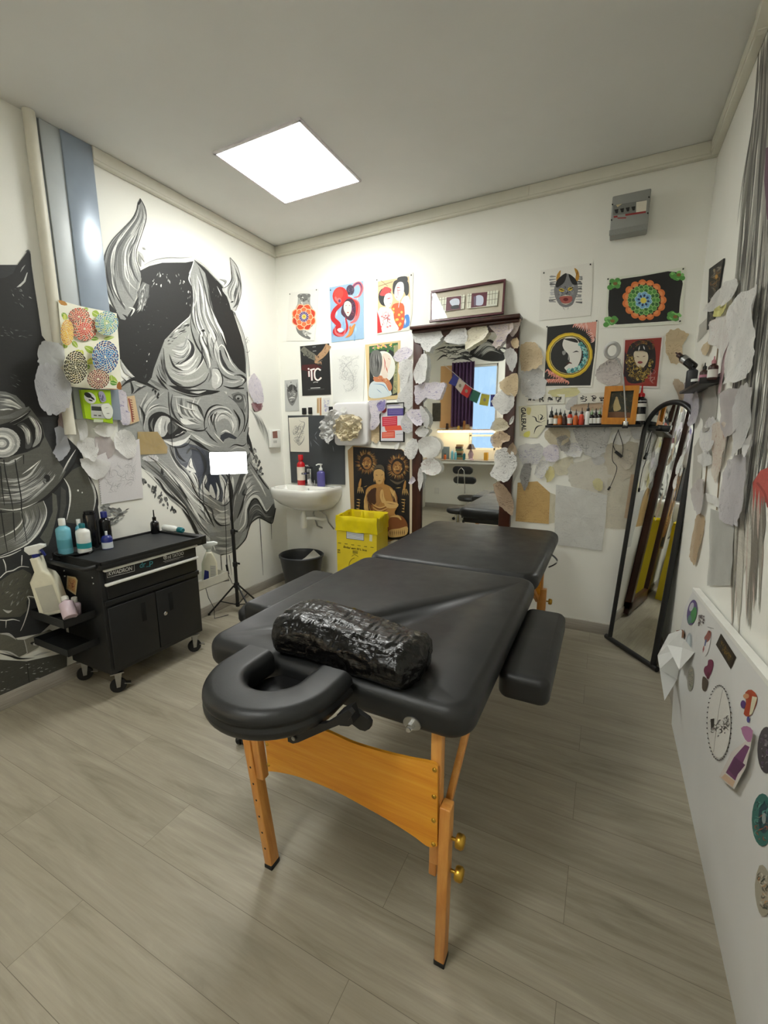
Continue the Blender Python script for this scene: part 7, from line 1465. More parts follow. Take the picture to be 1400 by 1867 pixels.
# right wall
def cr_(pts, *a, **k): return cut(RIGHT, Z7, pts, *a, **k)
cr_([(338, 522), (400, 430), (460, 370), (522, 328), (532, 400), (470, 480), (430, 505)], TW, IG, 'pale cut-out laid across the dark picture on the right wall', .012)
cr_([(405, 520), (480, 468), (470, 530), (430, 550)], C(220, 216, 130), IL, 'yellow scrap below the dark picture on the right wall', .014)
cr_([(370, 610), (430, 545), (520, 500), (505, 640), (440, 830), (422, 735), (380, 700)], TW, IR, 'white figure cut-out right of the dark picture', .010)
cr_([(515, 500), (532, 500), (480, 750), (440, 970), (424, 965), (460, 750)], C(190, 160, 166), IR, 'long narrow purple strip beside the white figure', .012, .004)
cr_([(538, 475), (610, 412), (672, 380), (664, 600), (650, 760), (602, 902), (540, 910), (474, 924), (505, 700)], TW, (*C(130, 130, 132)[:3], .6), 'long white sheet with a grey dragon curling off the right wall', .02, .03)
cr_([(212, 1010), (250, 930), (290, 885), (312, 905), (322, 1000), (312, 1100), (275, 1172), (240, 1060)], C(200, 196, 204), IV, 'crumpled lilac cut-out hanging at the corner shelf', .02, .03)
cr_([(318, 965), (402, 930), (392, 1140), (342, 1205), (305, 1085)], C(176, 174, 168), IL, 'grey sheet under the corner shelf', .006)
cr_([(428, 1000), (540, 958), (532, 1200), (470, 1235), (438, 1150)], C(196, 190, 190), IL, 'ribbed pinkish grey cut-out under the dragon sheet', .010)
cr_([(530, 972), (628, 933), (654, 972), (612, 1150), (592, 1300), (530, 1342), (520, 1100)], TG, IG, 'tall grey cut-out with scales under the dragon sheet', .013)
cr_([(400, 1172), (468, 1160), (482, 1300), (424, 1420), (402, 1512), (384, 1300)], C(224, 214, 200), (*C(170, 86, 50)[:3], .9), 'cream cut-out with red brown branching roots on the right wall', .008)
cr_([(440, 1500), (470, 1400), (530, 1345), (604, 1338), (592, 1620), (562, 1730), (520, 1742), (440, 1692)], C(206, 202, 206), IG, 'long pale lilac face sheet low on the right wall', .012)
cr_([(592, 1280), (650, 1215), (642, 1290), (602, 1352)], T, IL, 'small pale curl right above the lilac face sheet', .012)
cr_([(262, 1880), (288, 1700), (314, 1668), (332, 1712), (312, 1850), (286, 1960), (268, 1940)], C(196, 170, 134), IB, 'brown bottle-shaped cut-out low on the right wall', .005)
cr_([(322, 1205), (380, 1130), (412, 1140), (392, 1300), (342, 1332)], TW, IV, 'white cut-out with violet squares under the corner shelf', .010)
cr_([(308, 1340), (370, 1308), (378, 1390), (320, 1402)], TW, IG, 'small ruffled white cut-out below the violet squares', .008)
cr_([(268, 1590), (282, 1500), (342, 1478), (352, 1600), (312, 1684)], C(206, 200, 198), IL, 'pale drop-shaped cut-out beside the arched mirror on the right wall', .006)
cr_([(370, 1642), (502, 1690), (492, 2080), (352, 2080)], C(196, 196, 190), IL, 'pale grey sheet below the lilac face sheet on the right wall', .004, .006, sm=1)
cr_([(356, 1552), (442, 1590), (432, 1642), (362, 1604)], TW, IL, 'white folded corner above the pale grey sheet', .010, .01, sm=1)
cr_([(328, 745), (360, 680), (376, 702), (350, 772)], TN, IL, 'tan leaf scrap above the corner shelf', .006)
cr_([(268, 1290), (320, 1210), (312, 1470), (258, 1560)], C(210, 206, 196), IL, 'long cream strip beside the arched mirror on the right wall', .003, .004, sm=1)
cr_([(285, 700), (342, 640), (340, 560), (300, 600)], C(206, 204, 196), IL, 'pale sheet behind the dark picture at the right corner', .002, .002, sm=1)
a_ = Art(RIGHT, .008, Z7); a_.paper([(350, 282), (432, 222), (372, 602), (337, 628)], C(36, 35, 34), .006); rq = random.Random(9)
a_.scribble([(356, 300), (424, 250), (375, 560), (348, 590)], 60, 60, 8, [C(96, 92, 84), C(140, 136, 124), C(70, 66, 60), C(120, 90, 50)], rq); a_.ell(392, 325, 8, 12, C(190, 140, 60)); a_.ell(380, 290, 6, 10, C(150, 140, 110))
done(a_, 'art_print', 'dark narrow picture with a grey figure high on the right wall', 'art print')
# script strips
a_ = Art(BACK, .005, P5); a_.paper([(75, 1092), (350, 1084), (345, 1150), (80, 1162)], C(222, 220, 208), .001)
for i, x in enumerate((100, 130, 180, 245, 305)):
    s = 10 if i < 2 else 22
    for k in range(5): a_.stroke([(x+rp.uniform(-s, s), 1122+rp.uniform(-s, s)*.9), (x+rp.uniform(-s, s), 1122+rp.uniform(-s, s)*.9), (x+rp.uniform(-s, s), 1124+rp.uniform(-s, s)*.9)], 7, BK, 2, 2)
done(a_, 'script_strip', 'white strip with black brush script under the moon face print, left of two', 'paper strip')
a_ = Art(BACK, .005, P5); a_.paper([(440, 1082), (640, 1070), (635, 1140), (445, 1152)], C(222, 220, 208), .001)
for x in (478, 550, 615):
    for k in range(5): a_.stroke([(x+rp.uniform(-22, 22), 1114+rp.uniform(-20, 20)), (x+rp.uniform(-22, 22), 1114+rp.uniform(-20, 20)), (x+rp.uniform(-22, 22), 1114+rp.uniform(-20, 20))], 7, BK, 2, 2)
a_.ell(500, 1106, 5, 5, BK); a_.ell(502, 1124, 5, 5, BK)
done(a_, 'script_strip', 'white strip with black brush script left of the yellow frame, right of two', 'paper strip')
a_ = Art(BACK, .0045, P5); a_.paper([(20, 1170), (215, 1160), (225, 1300), (150, 1395), (30, 1380)], C(220, 216, 190), .001)
a_.poly([(80, 1180), (110, 1185), (100, 1230), (78, 1220)], C(206, 196, 130), 3); a_.poly([(60, 1360), (100, 1345), (95, 1385), (60, 1385)], C(222, 216, 110), 3)
a_.text('GALERAL', [(72, 1178), (76, 1345), (42, 1345), (36, 1178)], BK, .03)
for l in ([(115, 1240), (140, 1250), (150, 1275), (185, 1285)], [(170, 1225), (190, 1240), (175, 1265), (205, 1250)], [(185, 1280), (210, 1270)], [(130, 1365), (140, 1330), (160, 1310), (190, 1305)], [(160, 1230), (165, 1280)]): a_.stroke(l, 9, BK, 2, 2)
done(a_, 'script_sheet', 'yellowish sheet with upright black letters right of the mirror', 'paper sheet')
# ------------------------------------------------------------------ shelf with inks, lamp, framed picture
ZS = 1.337
b = MB(); b.box2((2.135, -.085, ZS-.014), (2.655, -.001, ZS), bev=.002); b.box2((2.135, -.006, ZS), (2.655, -.001, ZS+.035)); tag(b.build('wall_shelf', BLACKPL), 'narrow black shelf of ink bottles on the back wall', 'shelf')
AMB, ORG, RDO, WLB, GRB, DBR = colmat('amber plastic', C(150, 96, 40), .3), colmat('orange plastic', C(206, 100, 40), .3), colmat('red orange plastic', C(206, 66, 40), .3), colmat('white paper label', C(222, 220, 212), .5), colmat('green cap', C(120, 150, 110), .3), colmat('dark brown plastic', C(60, 34, 26), .3)
specs = [(1004, .075, BLK, BLK, WLB, 'black ink bottle with a white label, leftmost on the shelf'), (1012.5, .066, AMB, BLK, WLB, 'amber ink bottle with a pale label, second from the left'), (1020, .066, AMB, BLK, ORG, 'amber ink bottle with an orange label, third from the left'), (1028, .060, DBR, BLK, DBR, 'small dark brown ink bottle, fourth from the left'), (1038, .070, RDO, BLK, WLB, 'red ink bottle with a white label, fifth from the left'), (1048.5, .062, ORG, DBR, ORG, 'orange ink bottle with a dark cap, sixth from the left'), (1059, .068, RDO, DBR, RDO, 'red orange ink bottle with a dark cap, seventh from the left'), (1070, .086, WHITE, BLK, WHITE, 'tall white ink bottle with a black cap'), (1077.5, .064, BLK, GRB, WLB, 'ink bottle with a green cap right of the tall white one'), (1084.5, .064, BLK, BLK, WLB, 'black ink bottle second left of the yellow frame'), (1091.5, .066, BLK, GRB, WLB, 'black ink bottle touching the yellow frame')]
for px, h, bm_, cm_, lm_, lb in specs:
    x = on_y(px, 775, -.045).x
    bottle('ink_bottle', lb, 'ink bottle', (x, -.045, ZS), prof(.0145, h*.72, h*.2, .008, .002), [(.0085, h*.94), (.0085, h*1.12), (.003, h*1.2), (.002, h*1.5), (0, h*1.52)], bm_, cm_, [(.0148, h*.12), (.0148, h*.62)], lm_, 16, 'ink bottles on the wall shelf')
x = on_y(1177, 773, -.05).x
t = bottle('ink_bottle', 'large black ink bottle with a red nozzle beside the yellow frame', 'ink bottle', (x-.034, -.036, ZS), prof(.030, .135, .016, .016, .004), [(.018, .155), (.017, .172), (.006, .18), (.003, .222), (0, .224)], BLK, RED, [(.0304, .098), (.0304, .132)], WLB)
b = MB(); b.lathe([(.0304, .02), (.0304, .058)], 20, cap=False); b.build('paper_label', WLB, t, local=True)
b = MB(); b.lathe([(.0307, .118), (.0307, .128)], 20, cap=False); b.build('print_band', BLK, t, local=True)
FYP = Plane((0, -.045, 0), (0, -1, 0)); z_ = P5
FRY = mat_wood('ochre painted frame', C(186, 112, 14), C(204, 130, 24), C(216, 146, 40), sc=(20, 20, 4), rough=.4)
yf2 = thing('framed_picture', 'ochre yellow framed picture of a pale figure standing on the ink shelf', 'picture', (2.52, -.055, ZS))
O_ = [(634, 1030), (879, 1022), (846, 1299), (606, 1297)]; I_ = [(676, 1066), (838, 1058), (812, 1252), (650, 1250)]
b = MB()
for k in range(4):
    q = [FYP.at(*p) for p in z_([O_[k], O_[(k+1) % 4], I_[(k+1) % 4], I_[k]])]; b.prism(q, (0, -.020, 0))
b.build('frame', FRY, yf2)
a = Art(FYP, .004, P5); a.poly([I_[0], I_[1], I_[2], I_[3]], C(50, 52, 40)); a.scribble(I_, 40, 60, 12, [C(60, 70, 50), C(40, 44, 36), C(90, 84, 60), C(70, 60, 40)], rp); a.poly([(655, 1210), (815, 1215), (812, 1252), (650, 1250)], C(120, 84, 56), 2); a.poly([(705, 1120), (725, 1115), (735, 1150), (745, 1190), (700, 1205), (692, 1170)], C(190, 170, 120), 3); a.ell(716, 1112, 9, 11, C(186, 160, 116)); a.build('picture_print', INK, yf2)
SIL = plain('silver gooseneck', C(176, 176, 174), .3, .7, .03, 60); WGL = plain('grey white lamp ring', C(200, 200, 198), .35, 0, .02, 30)
rl = thing('ring_lamp', 'small white ring lamp on a gooseneck clipped to the ink shelf', 'lamp', (2.56, -.11, ZS))
LP = Plane((0, -.13, 0), (0, -1, 0)); cc = LP.at(*P5([(684, 775)])[0]); b = MB()
b.tube([cc+Vector((.033*math.cos(t_), -.022*math.sin(t_), .036*math.sin(t_))) for t_ in [2*PI*k/30 for k in range(30)]], .0105, 10, closed=True); b.build('ring', WGL, rl)
b = MB(); b.tube([LP.at(p[0], p[1]) for p in smooth_line(P5([(712, 825), (740, 870), (762, 960), (770, 1060), (776, 1160), (780, 1250)]), 5)], .0042, 8); b.build('gooseneck', SIL, rl)
q = LP.at(*P5([(778, 1300)])[0]); b = MB(); b.box((q.x, -.095, ZS-.004), (.030, .07, .036), bev=.004); cl_ = b.build('clip', BLACKPL, rl)
b = MB(); b.box((q.x, -.133, ZS+.004), (.022, .006, .026), bev=.002); b.tube([(q.x, -.125, ZS+.012), (q.x, -.125, ZS+.035)], .006, 8); b.build('clip_plate', CHROME, cl_)
WP = Plane((0, -.035, 0), (0, -1, 0)); wp = lambda pts: [WP.at(*p) for p in smooth_line(P6(pts), 5)]
b = MB(); b.tube(wp([(808, 322), (785, 380), (768, 440), (764, 540), (795, 590), (778, 660), (745, 735)]), .0021, 6); b.build('cable', BLACKPL, rl)
b = MB(); b.tube(wp([(808, 322), (770, 420), (785, 475)]), .0021, 6); b.build('cable', BLACKPL, rl)
b = MB(); b.tube(wp([(806, 330), (838, 440), (832, 515)]), .0021, 6); b.build('cable', BLACKPL, rl)
b = MB(); b.tube([WP.at(*p) for p in P6([(784, 478), (832, 518)])], .0085, 8); b.build('dimmer_switch', BLACKPL, rl)
b = MB(); b.tube([WP.at(*p) for p in P6([(748, 728), (732, 752)])], .006, 8); b.build('plug', BLACKPL, rl)
# corner shelf on the right wall
ZR = 1.497
b = MB(); b.box2((XR-.078, -.82, ZR-.012), (XR-.001, -.27, ZR), bev=.002); b.box2((XR-.006, -.82, ZR), (XR-.001, -.27, ZR+.03)); b.box2((XR-.078, -.822, ZR-.012), (XR-.001, -.817, ZR+.012)); tag(b.build('wall_shelf', BLACKPL), 'black corner shelf on the right wall', 'shelf')
PKL, PKC_ = colmat('pink label', C(196, 130, 150), .5), colmat('dusty pink plastic', C(190, 130, 136), .35)
for (px, py, cm_, lm_, lb) in ((1284.5, 674, BLK, PKL, 'dark bottle with a pink label on the right wall shelf'), (1300, 673, PKC_, WLB, 'dark bottle with a dusty pink cap on the right wall shelf')):
    p = on_z(px, py, ZR); p = Vector((XR-.040, on_x(px, py, XR-.04).y, ZR))
    bottle('ink_bottle', lb, 'ink bottle', p, prof(.017, .046, .012, .007, .002), [(.008, .060), (.008, .072), (.003, .076), (.002, .088), (0, .089)], DBR, cm_, [(.0173, .008), (.0173, .038)], lm_, 18)
for px, lb in ((1257, 'small white capped pot on the right wall shelf, nearer the corner'), (1268, 'small white capped pot on the right wall shelf beside the pink labelled bottle')):
    p = Vector((XR-.045, on_x(px, 684, XR-.045).y, ZR)); p.y = min(p.y, -.30)
    bottle('ink_pot', lb, 'pot', p, [(.014, 0), (.016, .002), (.016, .028)], capp(.0165, .028, .012), BLK, WHITE, n=16)
t = bottle('ink_bottle', 'dark bottle with a silver band leaning out of the corner shelf', 'ink bottle', (XR-.040, -.36, ZR+.105), prof(.020, .075, .015, .010, .002), [(.012, .091), (.012, .112), (.005, .117), (.003, .13), (0, .131)], BLK, DBR, [(.0204, .05), (.0204, .074)], STEEL, 18, tilt=(math.radians(-30), math.radians(-42), 0))
bottle('ink_bottle', 'dark grey bottle under the leaning one on the corner shelf', 'ink bottle', (XR-.045, -.36, ZR), prof(.024, .085, .012, .012, .002), capp(.014, .098, .006), colmat('dark grey plastic', C(70, 74, 80), .3), BLK)
# fuse box
FBM = plain('grey enclosure', C(150, 152, 148), .5, 0, .02, 14); fb = thing('fuse_box', 'grey fuse box high on the back wall under the trunking', 'fuse box', (2.498, -.04, 2.39))
b = MB(); f0, f1 = on_y(1111, 431, -.0855), on_y(1188, 340, -.0855); b.box2((f0.x, -.085, f0.z+.004), (f1.x, -.001, f1.z-.006), bev=.006); b.build('case', FBM, fb)
zb_ = Z(1000, 0, 3.5); FBP = Plane((0, -.0855, 0), (0, -1, 0)); fm = lambda pts: [FBP.at(*p) for p in zb_(pts)]
a = Art(FBP, .0003, zb_); a.poly([(412, 1310), (625, 1275), (620, 1348), (412, 1375)], C(120, 122, 118)); a.poly([(560, 1290), (628, 1278), (622, 1345), (558, 1356)], C(222, 216, 200)); a.poly([(430, 1308), (470, 1300), (440, 1322)], C(206, 190, 150)); a.poly([(388, 1470), (634, 1425), (632, 1462), (386, 1505)], C(140, 142, 138))
for k in range(4): a.poly([(420+k*36, 1338-k*6), (446+k*36, 1333-k*6), (442+k*36, 1360-k*6), (428+k*36, 1362-k*6)], BK)
RDT = C(150, 50, 50); a.stroke([(415, 1385), (440, 1381)], 12, RDT, per=1); a.stroke([(490, 1372), (620, 1352)], 12, RDT, per=1); a.stroke([(440, 1392), (495, 1390)], 7, RDT, per=1)
for p in ((641, 1258), (633, 1360), (402, 1404), (408, 1305)): a.ell(p[0], p[1], 5, 6, BK)
a.build('breaker_panel', INK, fb, 'row of black breakers with red lettering')
# thermostat
th = thing('thermostat', 'white thermostat with a small red grille on the left wall by the corner', 'thermostat', (.016, -.125, 1.17))
b = MB(); b.box2((.001, -.19, 1.175), (.030, -.062, 1.322), bev=.006); b.build('case', WHITEPL, th)
a = Art(Plane((.0305, 0, 0), (1, 0, 0)), .0003, P3); a.poly([(78, 1525), (118, 1520), (122, 1580), (82, 1582)], C(150, 104, 92)); a.poly([(86, 1602), (116, 1600), (116, 1622), (86, 1624)], C(190, 190, 184))
for k in range(4): a.stroke([(80, 1535+k*13), (120, 1531+k*13)], 3, C(110, 70, 64), per=1)
a.build('display', INK, th)
# lime green device with display, on the left wall
gd = thing('alarm_unit', 'lime green wall device with a small grey display below the chrysanthemum painting', 'wall device', (.03, -1.5, 1.3))
GP = Plane((.05, 0, 0), (1, 0, 0)); LIME = plain('lime green plastic', C(160, 196, 20), .4, 0, .02, 10); gm = lambda pts: [GP.at(*p) for p in Lz(pts)]
b = MB(); b.prism(gm([(455, 885), (732, 888), (757, 1205), (500, 1155)]), (-.022, 0, 0)); b.build('case', LIME, gd)
a = Art(GP, .001, Lz); a.poly([(545, 1022), (722, 1010), (732, 1162), (553, 1150)], C(176, 178, 170)); a.poly([(553, 1040), (650, 1046), (650, 1086), (555, 1080)], C(40, 44, 40)); a.poly([(575, 1160), (665, 1166), (662, 1192), (574, 1190)], C(190, 200, 170)); a.stroke([(575, 1125), (605, 1128)], 10, C(70, 70, 66), per=1); a.stroke([(618, 1128), (645, 1130)], 10, C(70, 70, 66), per=1); a.build('display', INK, gd)
a = Art(GP, .003, Lz); a.ell(540, 962, 62, 48, C(224, 224, 222), .7); a.ell(520, 935, 38, 22, BK, .5); a.ell(560, 962, 30, 9, BK, .7); a.ell(545, 985, 22, 7, BK, .3); done(a, 'sticker', 'black and white oval sticker on the lime green device', 'sticker')
a = Art(GP, .003, Lz); a.poly([(620, 915), (655, 898), (685, 940), (690, 990), (645, 1000)], C(150, 146, 170), 3); a.scribble([(625, 920), (680, 920), (680, 990), (640, 990)], 16, 30, 7, [C(80, 70, 120), C(60, 60, 70)], rp); done(a, 'sticker', 'violet figure sticker on the lime green device', 'sticker')
a = Art(GP, .003, Lz); a.poly([(650, 1030), (720, 1018), (757, 1078), (742, 1150), (692, 1154), (655, 1090)], C(216, 218, 206), 3); a.stroke([(670, 1060), (720, 1050)], 6, C(150, 150, 140), 0, 0); a.stroke([(690, 1110), (730, 1108)], 8, C(120, 120, 110), 0, 0); done(a, 'sticker', 'pale mask sticker at the right edge of the lime green device', 'sticker')
# framed paper-window picture on the mirror cornice
ZCO = mzt+.0222; SPL = Plane((1.6, -.066, ZCO), (-.015, -.975, .215)); sb_ = thing('framed_picture', 'framed paper-window picture leaning on top of the wooden mirror', 'framed picture', (1.55, -.05, ZCO))
SQ = [(176, 203), (705, 112), (688, 342), (172, 402)]
def bar(pts, th, nm, m, par, d=0): b = MB(); b.prism([SPL.at(*p, d=d) for p in P4(pts)], -SPL.n*th); return b.build(nm, m, par)
CRM = plain('pale beige board', C(196, 184, 160), .6, 0, .02, 12); BUR = plain('burgundy wood', C(84, 34, 40), .4, 0, .05, 20)
bar(SQ, .008, 'backing', CRM, sb_, -.006); bar([(176, 195), (707, 110), (705, 126), (178, 210)], .014, 'rail', BUR, sb_, .008); bar([(692, 128), (705, 126), (690, 342), (678, 345)], .014, 'rail', BUR, sb_, .008); bar([(164, 406), (690, 345), (690, 356), (164, 416)], .014, 'rail', BUR, sb_, .008); bar([(176, 210), (184, 209), (180, 402), (172, 402)], .012, 'rail', BUR, sb_, .006)
a = Art(SPL, .001, P4); PWW = C(226, 222, 200)
for q in ([(220, 248), (418, 222), (412, 322), (258, 345)], [(436, 218), (655, 190), (645, 300), (432, 322)]): a.poly(q, PWW)
for q in ([(288, 242), (392, 230), (388, 325), (282, 340)], [(466, 214), (578, 202), (570, 302), (460, 316)]): a.poly(q, C(96, 30, 44))
GLN = C(110, 100, 70)
for x in (235, 255, 275, 400, 450, 595, 615, 635): a.stroke([(x, 245-(x-220)*.13), (x-6, 342-(x-220)*.13)], 3, GLN, per=1)
for l in ([(222, 262), (288, 252)], [(225, 300), (285, 292)], [(392, 242), (418, 238)], [(390, 282), (414, 278)], [(438, 232), (466, 228)], [(436, 280), (462, 276)], [(576, 222), (652, 212)], [(574, 262), (648, 252)]): a.stroke(l, 3, GLN, per=1)
a.poly([(310, 270), (340, 250), (375, 255), (378, 290), (350, 312), (325, 300)], C(206, 208, 216), 3); a.poly([(320, 305), (370, 295), (375, 318), (325, 325)], BK, 2); a.poly([(490, 240), (520, 225), (548, 240), (545, 290), (515, 300), (490, 290)], C(206, 208, 222), 3); a.poly([(480, 235), (498, 235), (496, 300), (482, 302)], C(110, 90, 110))
a.build('picture_print', INK, sb_)
b = MB(); b.add([SPL.at(*p, d=.004) for p in P4(SQ)], [(0, 1, 2, 3)]); b.build('glass_pane', GLASS, sb_)

# ------------------------------------------------------------------ white panel along the right wall and what sticks to it
XP = XR-.030; PP = Plane((XP, 0, 0), (-1, 0, 0)); Z8, Z9 = Z(1180, 1000, 2.1545), Z(1190, 1040, 6.0238)
pts = [PP.at(*p) for p in ((1227, 1297), (1228, 1250), (1236, 1165), (1249, 1105), (1265, 1074), (1330, 1154), (1400, 1240))]
far = pts[-1]+(pts[-1]-pts[-2])*2.2; pts = [Vector((p.x, p.y, max(p.z, 0) if i else 0)) for i, p in enumerate(pts)]+[Vector((XP, far.y, far.z)), Vector((XP, far.y, 0))]
PANM = plain('white painted board', C(226, 226, 224), .4, 0, .02, 3)
wp_ = thing('wall_panel', 'white panel with stickers standing along the right wall', 'panel', (XP, -1.6, 0))
b = MB(); b.prism(pts, (.022, 0, 0)); b.build('board', PANM, wp_)
b = MB(); e = [pts[4], pts[6], pts[7]]; b.prism([e[0]+Vector((-.006, 0, -.006)), e[2]+Vector((-.006, 0, -.006)), e[2]+Vector((-.006, 0, .006)), e[0]+Vector((-.006, 0, .006))], (.024, 0, 0)); b.build('top_edge', WHITEPL, wp_)
rs = random.Random(4)
def stk(z, label, fn, lift=.0016, name='sticker', cat='sticker', group='stickers on the white panel'):
    a = Art(PP, lift, z); fn(a); return done(a, name, label, cat, group)
def f1(a): a.ell(430, 462, 54, 142, C(92, 74, 130), .15); a.ell(445, 490, 34, 90, C(70, 140, 80), .2); a.ell(425, 400, 22, 50, C(190, 190, 200), .3); a.ell(405, 540, 22, 50, C(90, 130, 120), .1)
stk(Z9, 'oval purple and green sticker at the far top of the white panel', f1)
def f2(a): a.scribble([(500, 490), (575, 490), (555, 620), (490, 610)], 26, 50, 12, [C(90, 80, 84), C(130, 120, 120), C(170, 160, 150)], rs)
stk(Z9, 'small grey scribbled sticker right of the oval purple one', f2)
def f3(a): a.ell(590, 790, 40, 150, C(228, 226, 224), .15); a.poly([(610, 660), (640, 680), (625, 760), (585, 790), (565, 740), (590, 700)], C(150, 90, 80), 3); a.stroke([(585, 760), (570, 830)], 34, C(90, 100, 140), 20, 14); a.stroke([(562, 830), (550, 905)], 18, C(170, 90, 90), 8, 0); a.stroke([(620, 660), (625, 690)], 14, C(60, 50, 50), 0, 0); a.stroke([(600, 620), (670, 640)], 6, C(130, 130, 130), per=1)
stk(Z9, 'tall pale sticker of a red and blue figure on the white panel', f3)
def f4(a): a.ell(388, 832, 34, 150, C(176, 186, 190), .12); a.ell(385, 830, 18, 120, C(206, 216, 220), .12)
stk(Z9, 'narrow silvery oval sticker near the loose paper', f4)
def f5(a):
    q = [(748, 692), (915, 950), (855, 1085), (692, 815)]; a.poly(q, C(36, 28, 18))
    a.scribble([(750, 740), (880, 960), (845, 1030), (725, 820)], 50, 50, 7, [C(120, 92, 30), C(96, 72, 24), C(140, 110, 44)], rs)
stk(Z9, 'black rectangular sticker with gold writing under the panel top edge', f5)
def f6(a): a.ell(415, 1190, 36, 140, C(160, 158, 146), .06); a.scribble([(390, 1080), (440, 1080), (440, 1290), (395, 1290)], 40, 40, 9, [C(130, 120, 120), C(176, 170, 150), C(120, 130, 110)], rs)
stk(Z9, 'narrow grey flowered sticker below the loose paper', f6)
def f7(a): a.poly([(610, 985), (655, 985), (662, 1050), (630, 1150), (590, 1170), (560, 1110), (570, 1060), (600, 1040)], C(116, 44, 76), 3); a.poly([(600, 1120), (625, 1130), (612, 1190), (590, 1180)], C(90, 30, 50), 2); a.poly([(550, 1165), (605, 1210), (600, 1280), (570, 1330), (540, 1290)], C(84, 74, 62), 3)
stk(Z9, 'dark magenta and brown sticker below the tall figure', f7)
def f8(a):
    for k in range(44):
        t = 2*PI*k/44; x, y = 282+48*math.cos(t), 685+147*math.sin(t); a.ell(x, y, 2.6, 3.4, C(60, 56, 54), t, 8)
    a.ell(282, 685, 45, 140, C(222, 220, 214)); a.stroke([(296, 556), (280, 640), (260, 800)], 1.6, C(130, 124, 120)); a.scribble([(240, 670), (325, 655), (320, 720), (280, 745), (245, 720)], 44, 22, 4, [C(60, 56, 54), C(90, 86, 84), C(130, 126, 120)], rs); a.poly([(248, 670), (262, 668), (262, 700), (250, 706)], C(60, 56, 54))
stk(Z8, 'large round white sticker with a dotted border on the panel', f8)
def f9(a): a.poly([(385, 565), (410, 555), (432, 585), (420, 630), (400, 660), (378, 650), (388, 610)], C(170, 70, 40), 2); a.poly([(412, 580), (432, 585), (412, 650), (400, 655)], C(216, 210, 180)); a.ell(376, 612, 10, 16, C(90, 60, 120)); a.ell(388, 580, 12, 10, C(206, 150, 110)); a.ell(396, 672, 6, 12, C(70, 70, 140))
stk(Z8, 'orange and purple sticker right of the large round white one', f9)
def f11(a): a.ell(468, 792, 36, 92, C(72, 68, 72)); a.scribble([(445, 730), (500, 730), (500, 860), (445, 860)], 60, 24, 6, [C(120, 116, 120), C(150, 146, 150), C(40, 36, 40), C(100, 80, 110)], rs)
stk(Z8, 'round dark floral sticker cut by the right edge of the photo', f11)
def f12(a): a.ell(452, 1066, 42, 104, C(56, 110, 104)); a.ell(458, 1060, 22, 60, C(40, 70, 80)); a.scribble([(420, 990), (480, 980), (480, 1150), (420, 1140)], 30, 34, 6, [C(150, 90, 70), C(90, 150, 140), C(30, 50, 60)], rs); a.ell(458, 1060, 8, 22, C(150, 160, 160))
stk(Z8, 'round teal sticker below the dark floral one', f12)
def f13(a): a.poly([(440, 1245), (465, 1255), (480, 1300), (480, 1420), (450, 1445), (430, 1400), (422, 1320)], C(170, 164, 146), 2); a.scribble([(430, 1270), (478, 1270), (478, 1420), (440, 1420)], 40, 30, 6, [C(110, 104, 92), C(190, 150, 110), C(200, 196, 180), C(80, 90, 80)], rs)
stk(Z8, 'lowest sticker on the panel, a pale bird-like figure', f13)
a = Art(PP, .012, Z8); a.paper([(366, 705), (390, 696), (415, 715), (405, 770), (385, 860), (340, 945), (282, 898), (330, 800), (388, 755)], C(214, 208, 202), .001)
a.poly([(368, 706), (392, 698), (414, 716), (405, 760), (384, 750)], C(176, 120, 160), 2); a.poly([(384, 770), (402, 780), (345, 912), (308, 880), (340, 820)], C(120, 70, 110)); a.poly([(345, 820), (385, 850), (345, 900), (320, 870)], C(96, 56, 90)); a.poly([(305, 885), (345, 915), (335, 938), (290, 900)], C(210, 180, 150))
done(a, 'card', 'purple card strip peeling off the panel below the orange sticker', 'card')
# loose white paper at the far end of the panel
b = MB(); A1, A2, A3 = PP.at(*Z9([(345, 640)])[0], d=.003), PP.at(*Z9([(330, 850)])[0], d=.003), PP.at(*Z9([(268, 1195)])[0], d=.003)
B_ = lambda p, x: on_x(*Z9([p])[0], x)
q = [A1, B_((175, 700), XP-.03), B_((50, 935), XP-.07), B_((75, 1085), XP-.075), B_((128, 1430), XP-.07), A3, A2]
b.add(q, [(0, 1, 2, 6), (2, 3, 5, 6), (3, 4, 5)], smooth=False); q2 = [A2+Vector((-.002, 0, 0)), B_((155, 815), XP-.05), B_((290, 1095), XP-.03), PP.at(*Z9([(460, 900)])[0], d=.002), PP.at(*Z9([(335, 740)])[0], d=.003)]
b.add(q2, [(0, 1, 2), (0, 2, 3), (0, 3, 4)]); tag(b.build('loose_paper', plain('white paper', C(230, 230, 226), .6, 0, .02, 10)), 'loose white paper sticking out from the far edge of the white panel', 'paper')
a = Art(PP, .008, Z9); a.paper([(258, 658), (325, 650), (342, 680), (335, 735), (258, 755)], C(136, 88, 56), .001); done(a, 'card', 'small rust brown card above the loose white paper', 'card')

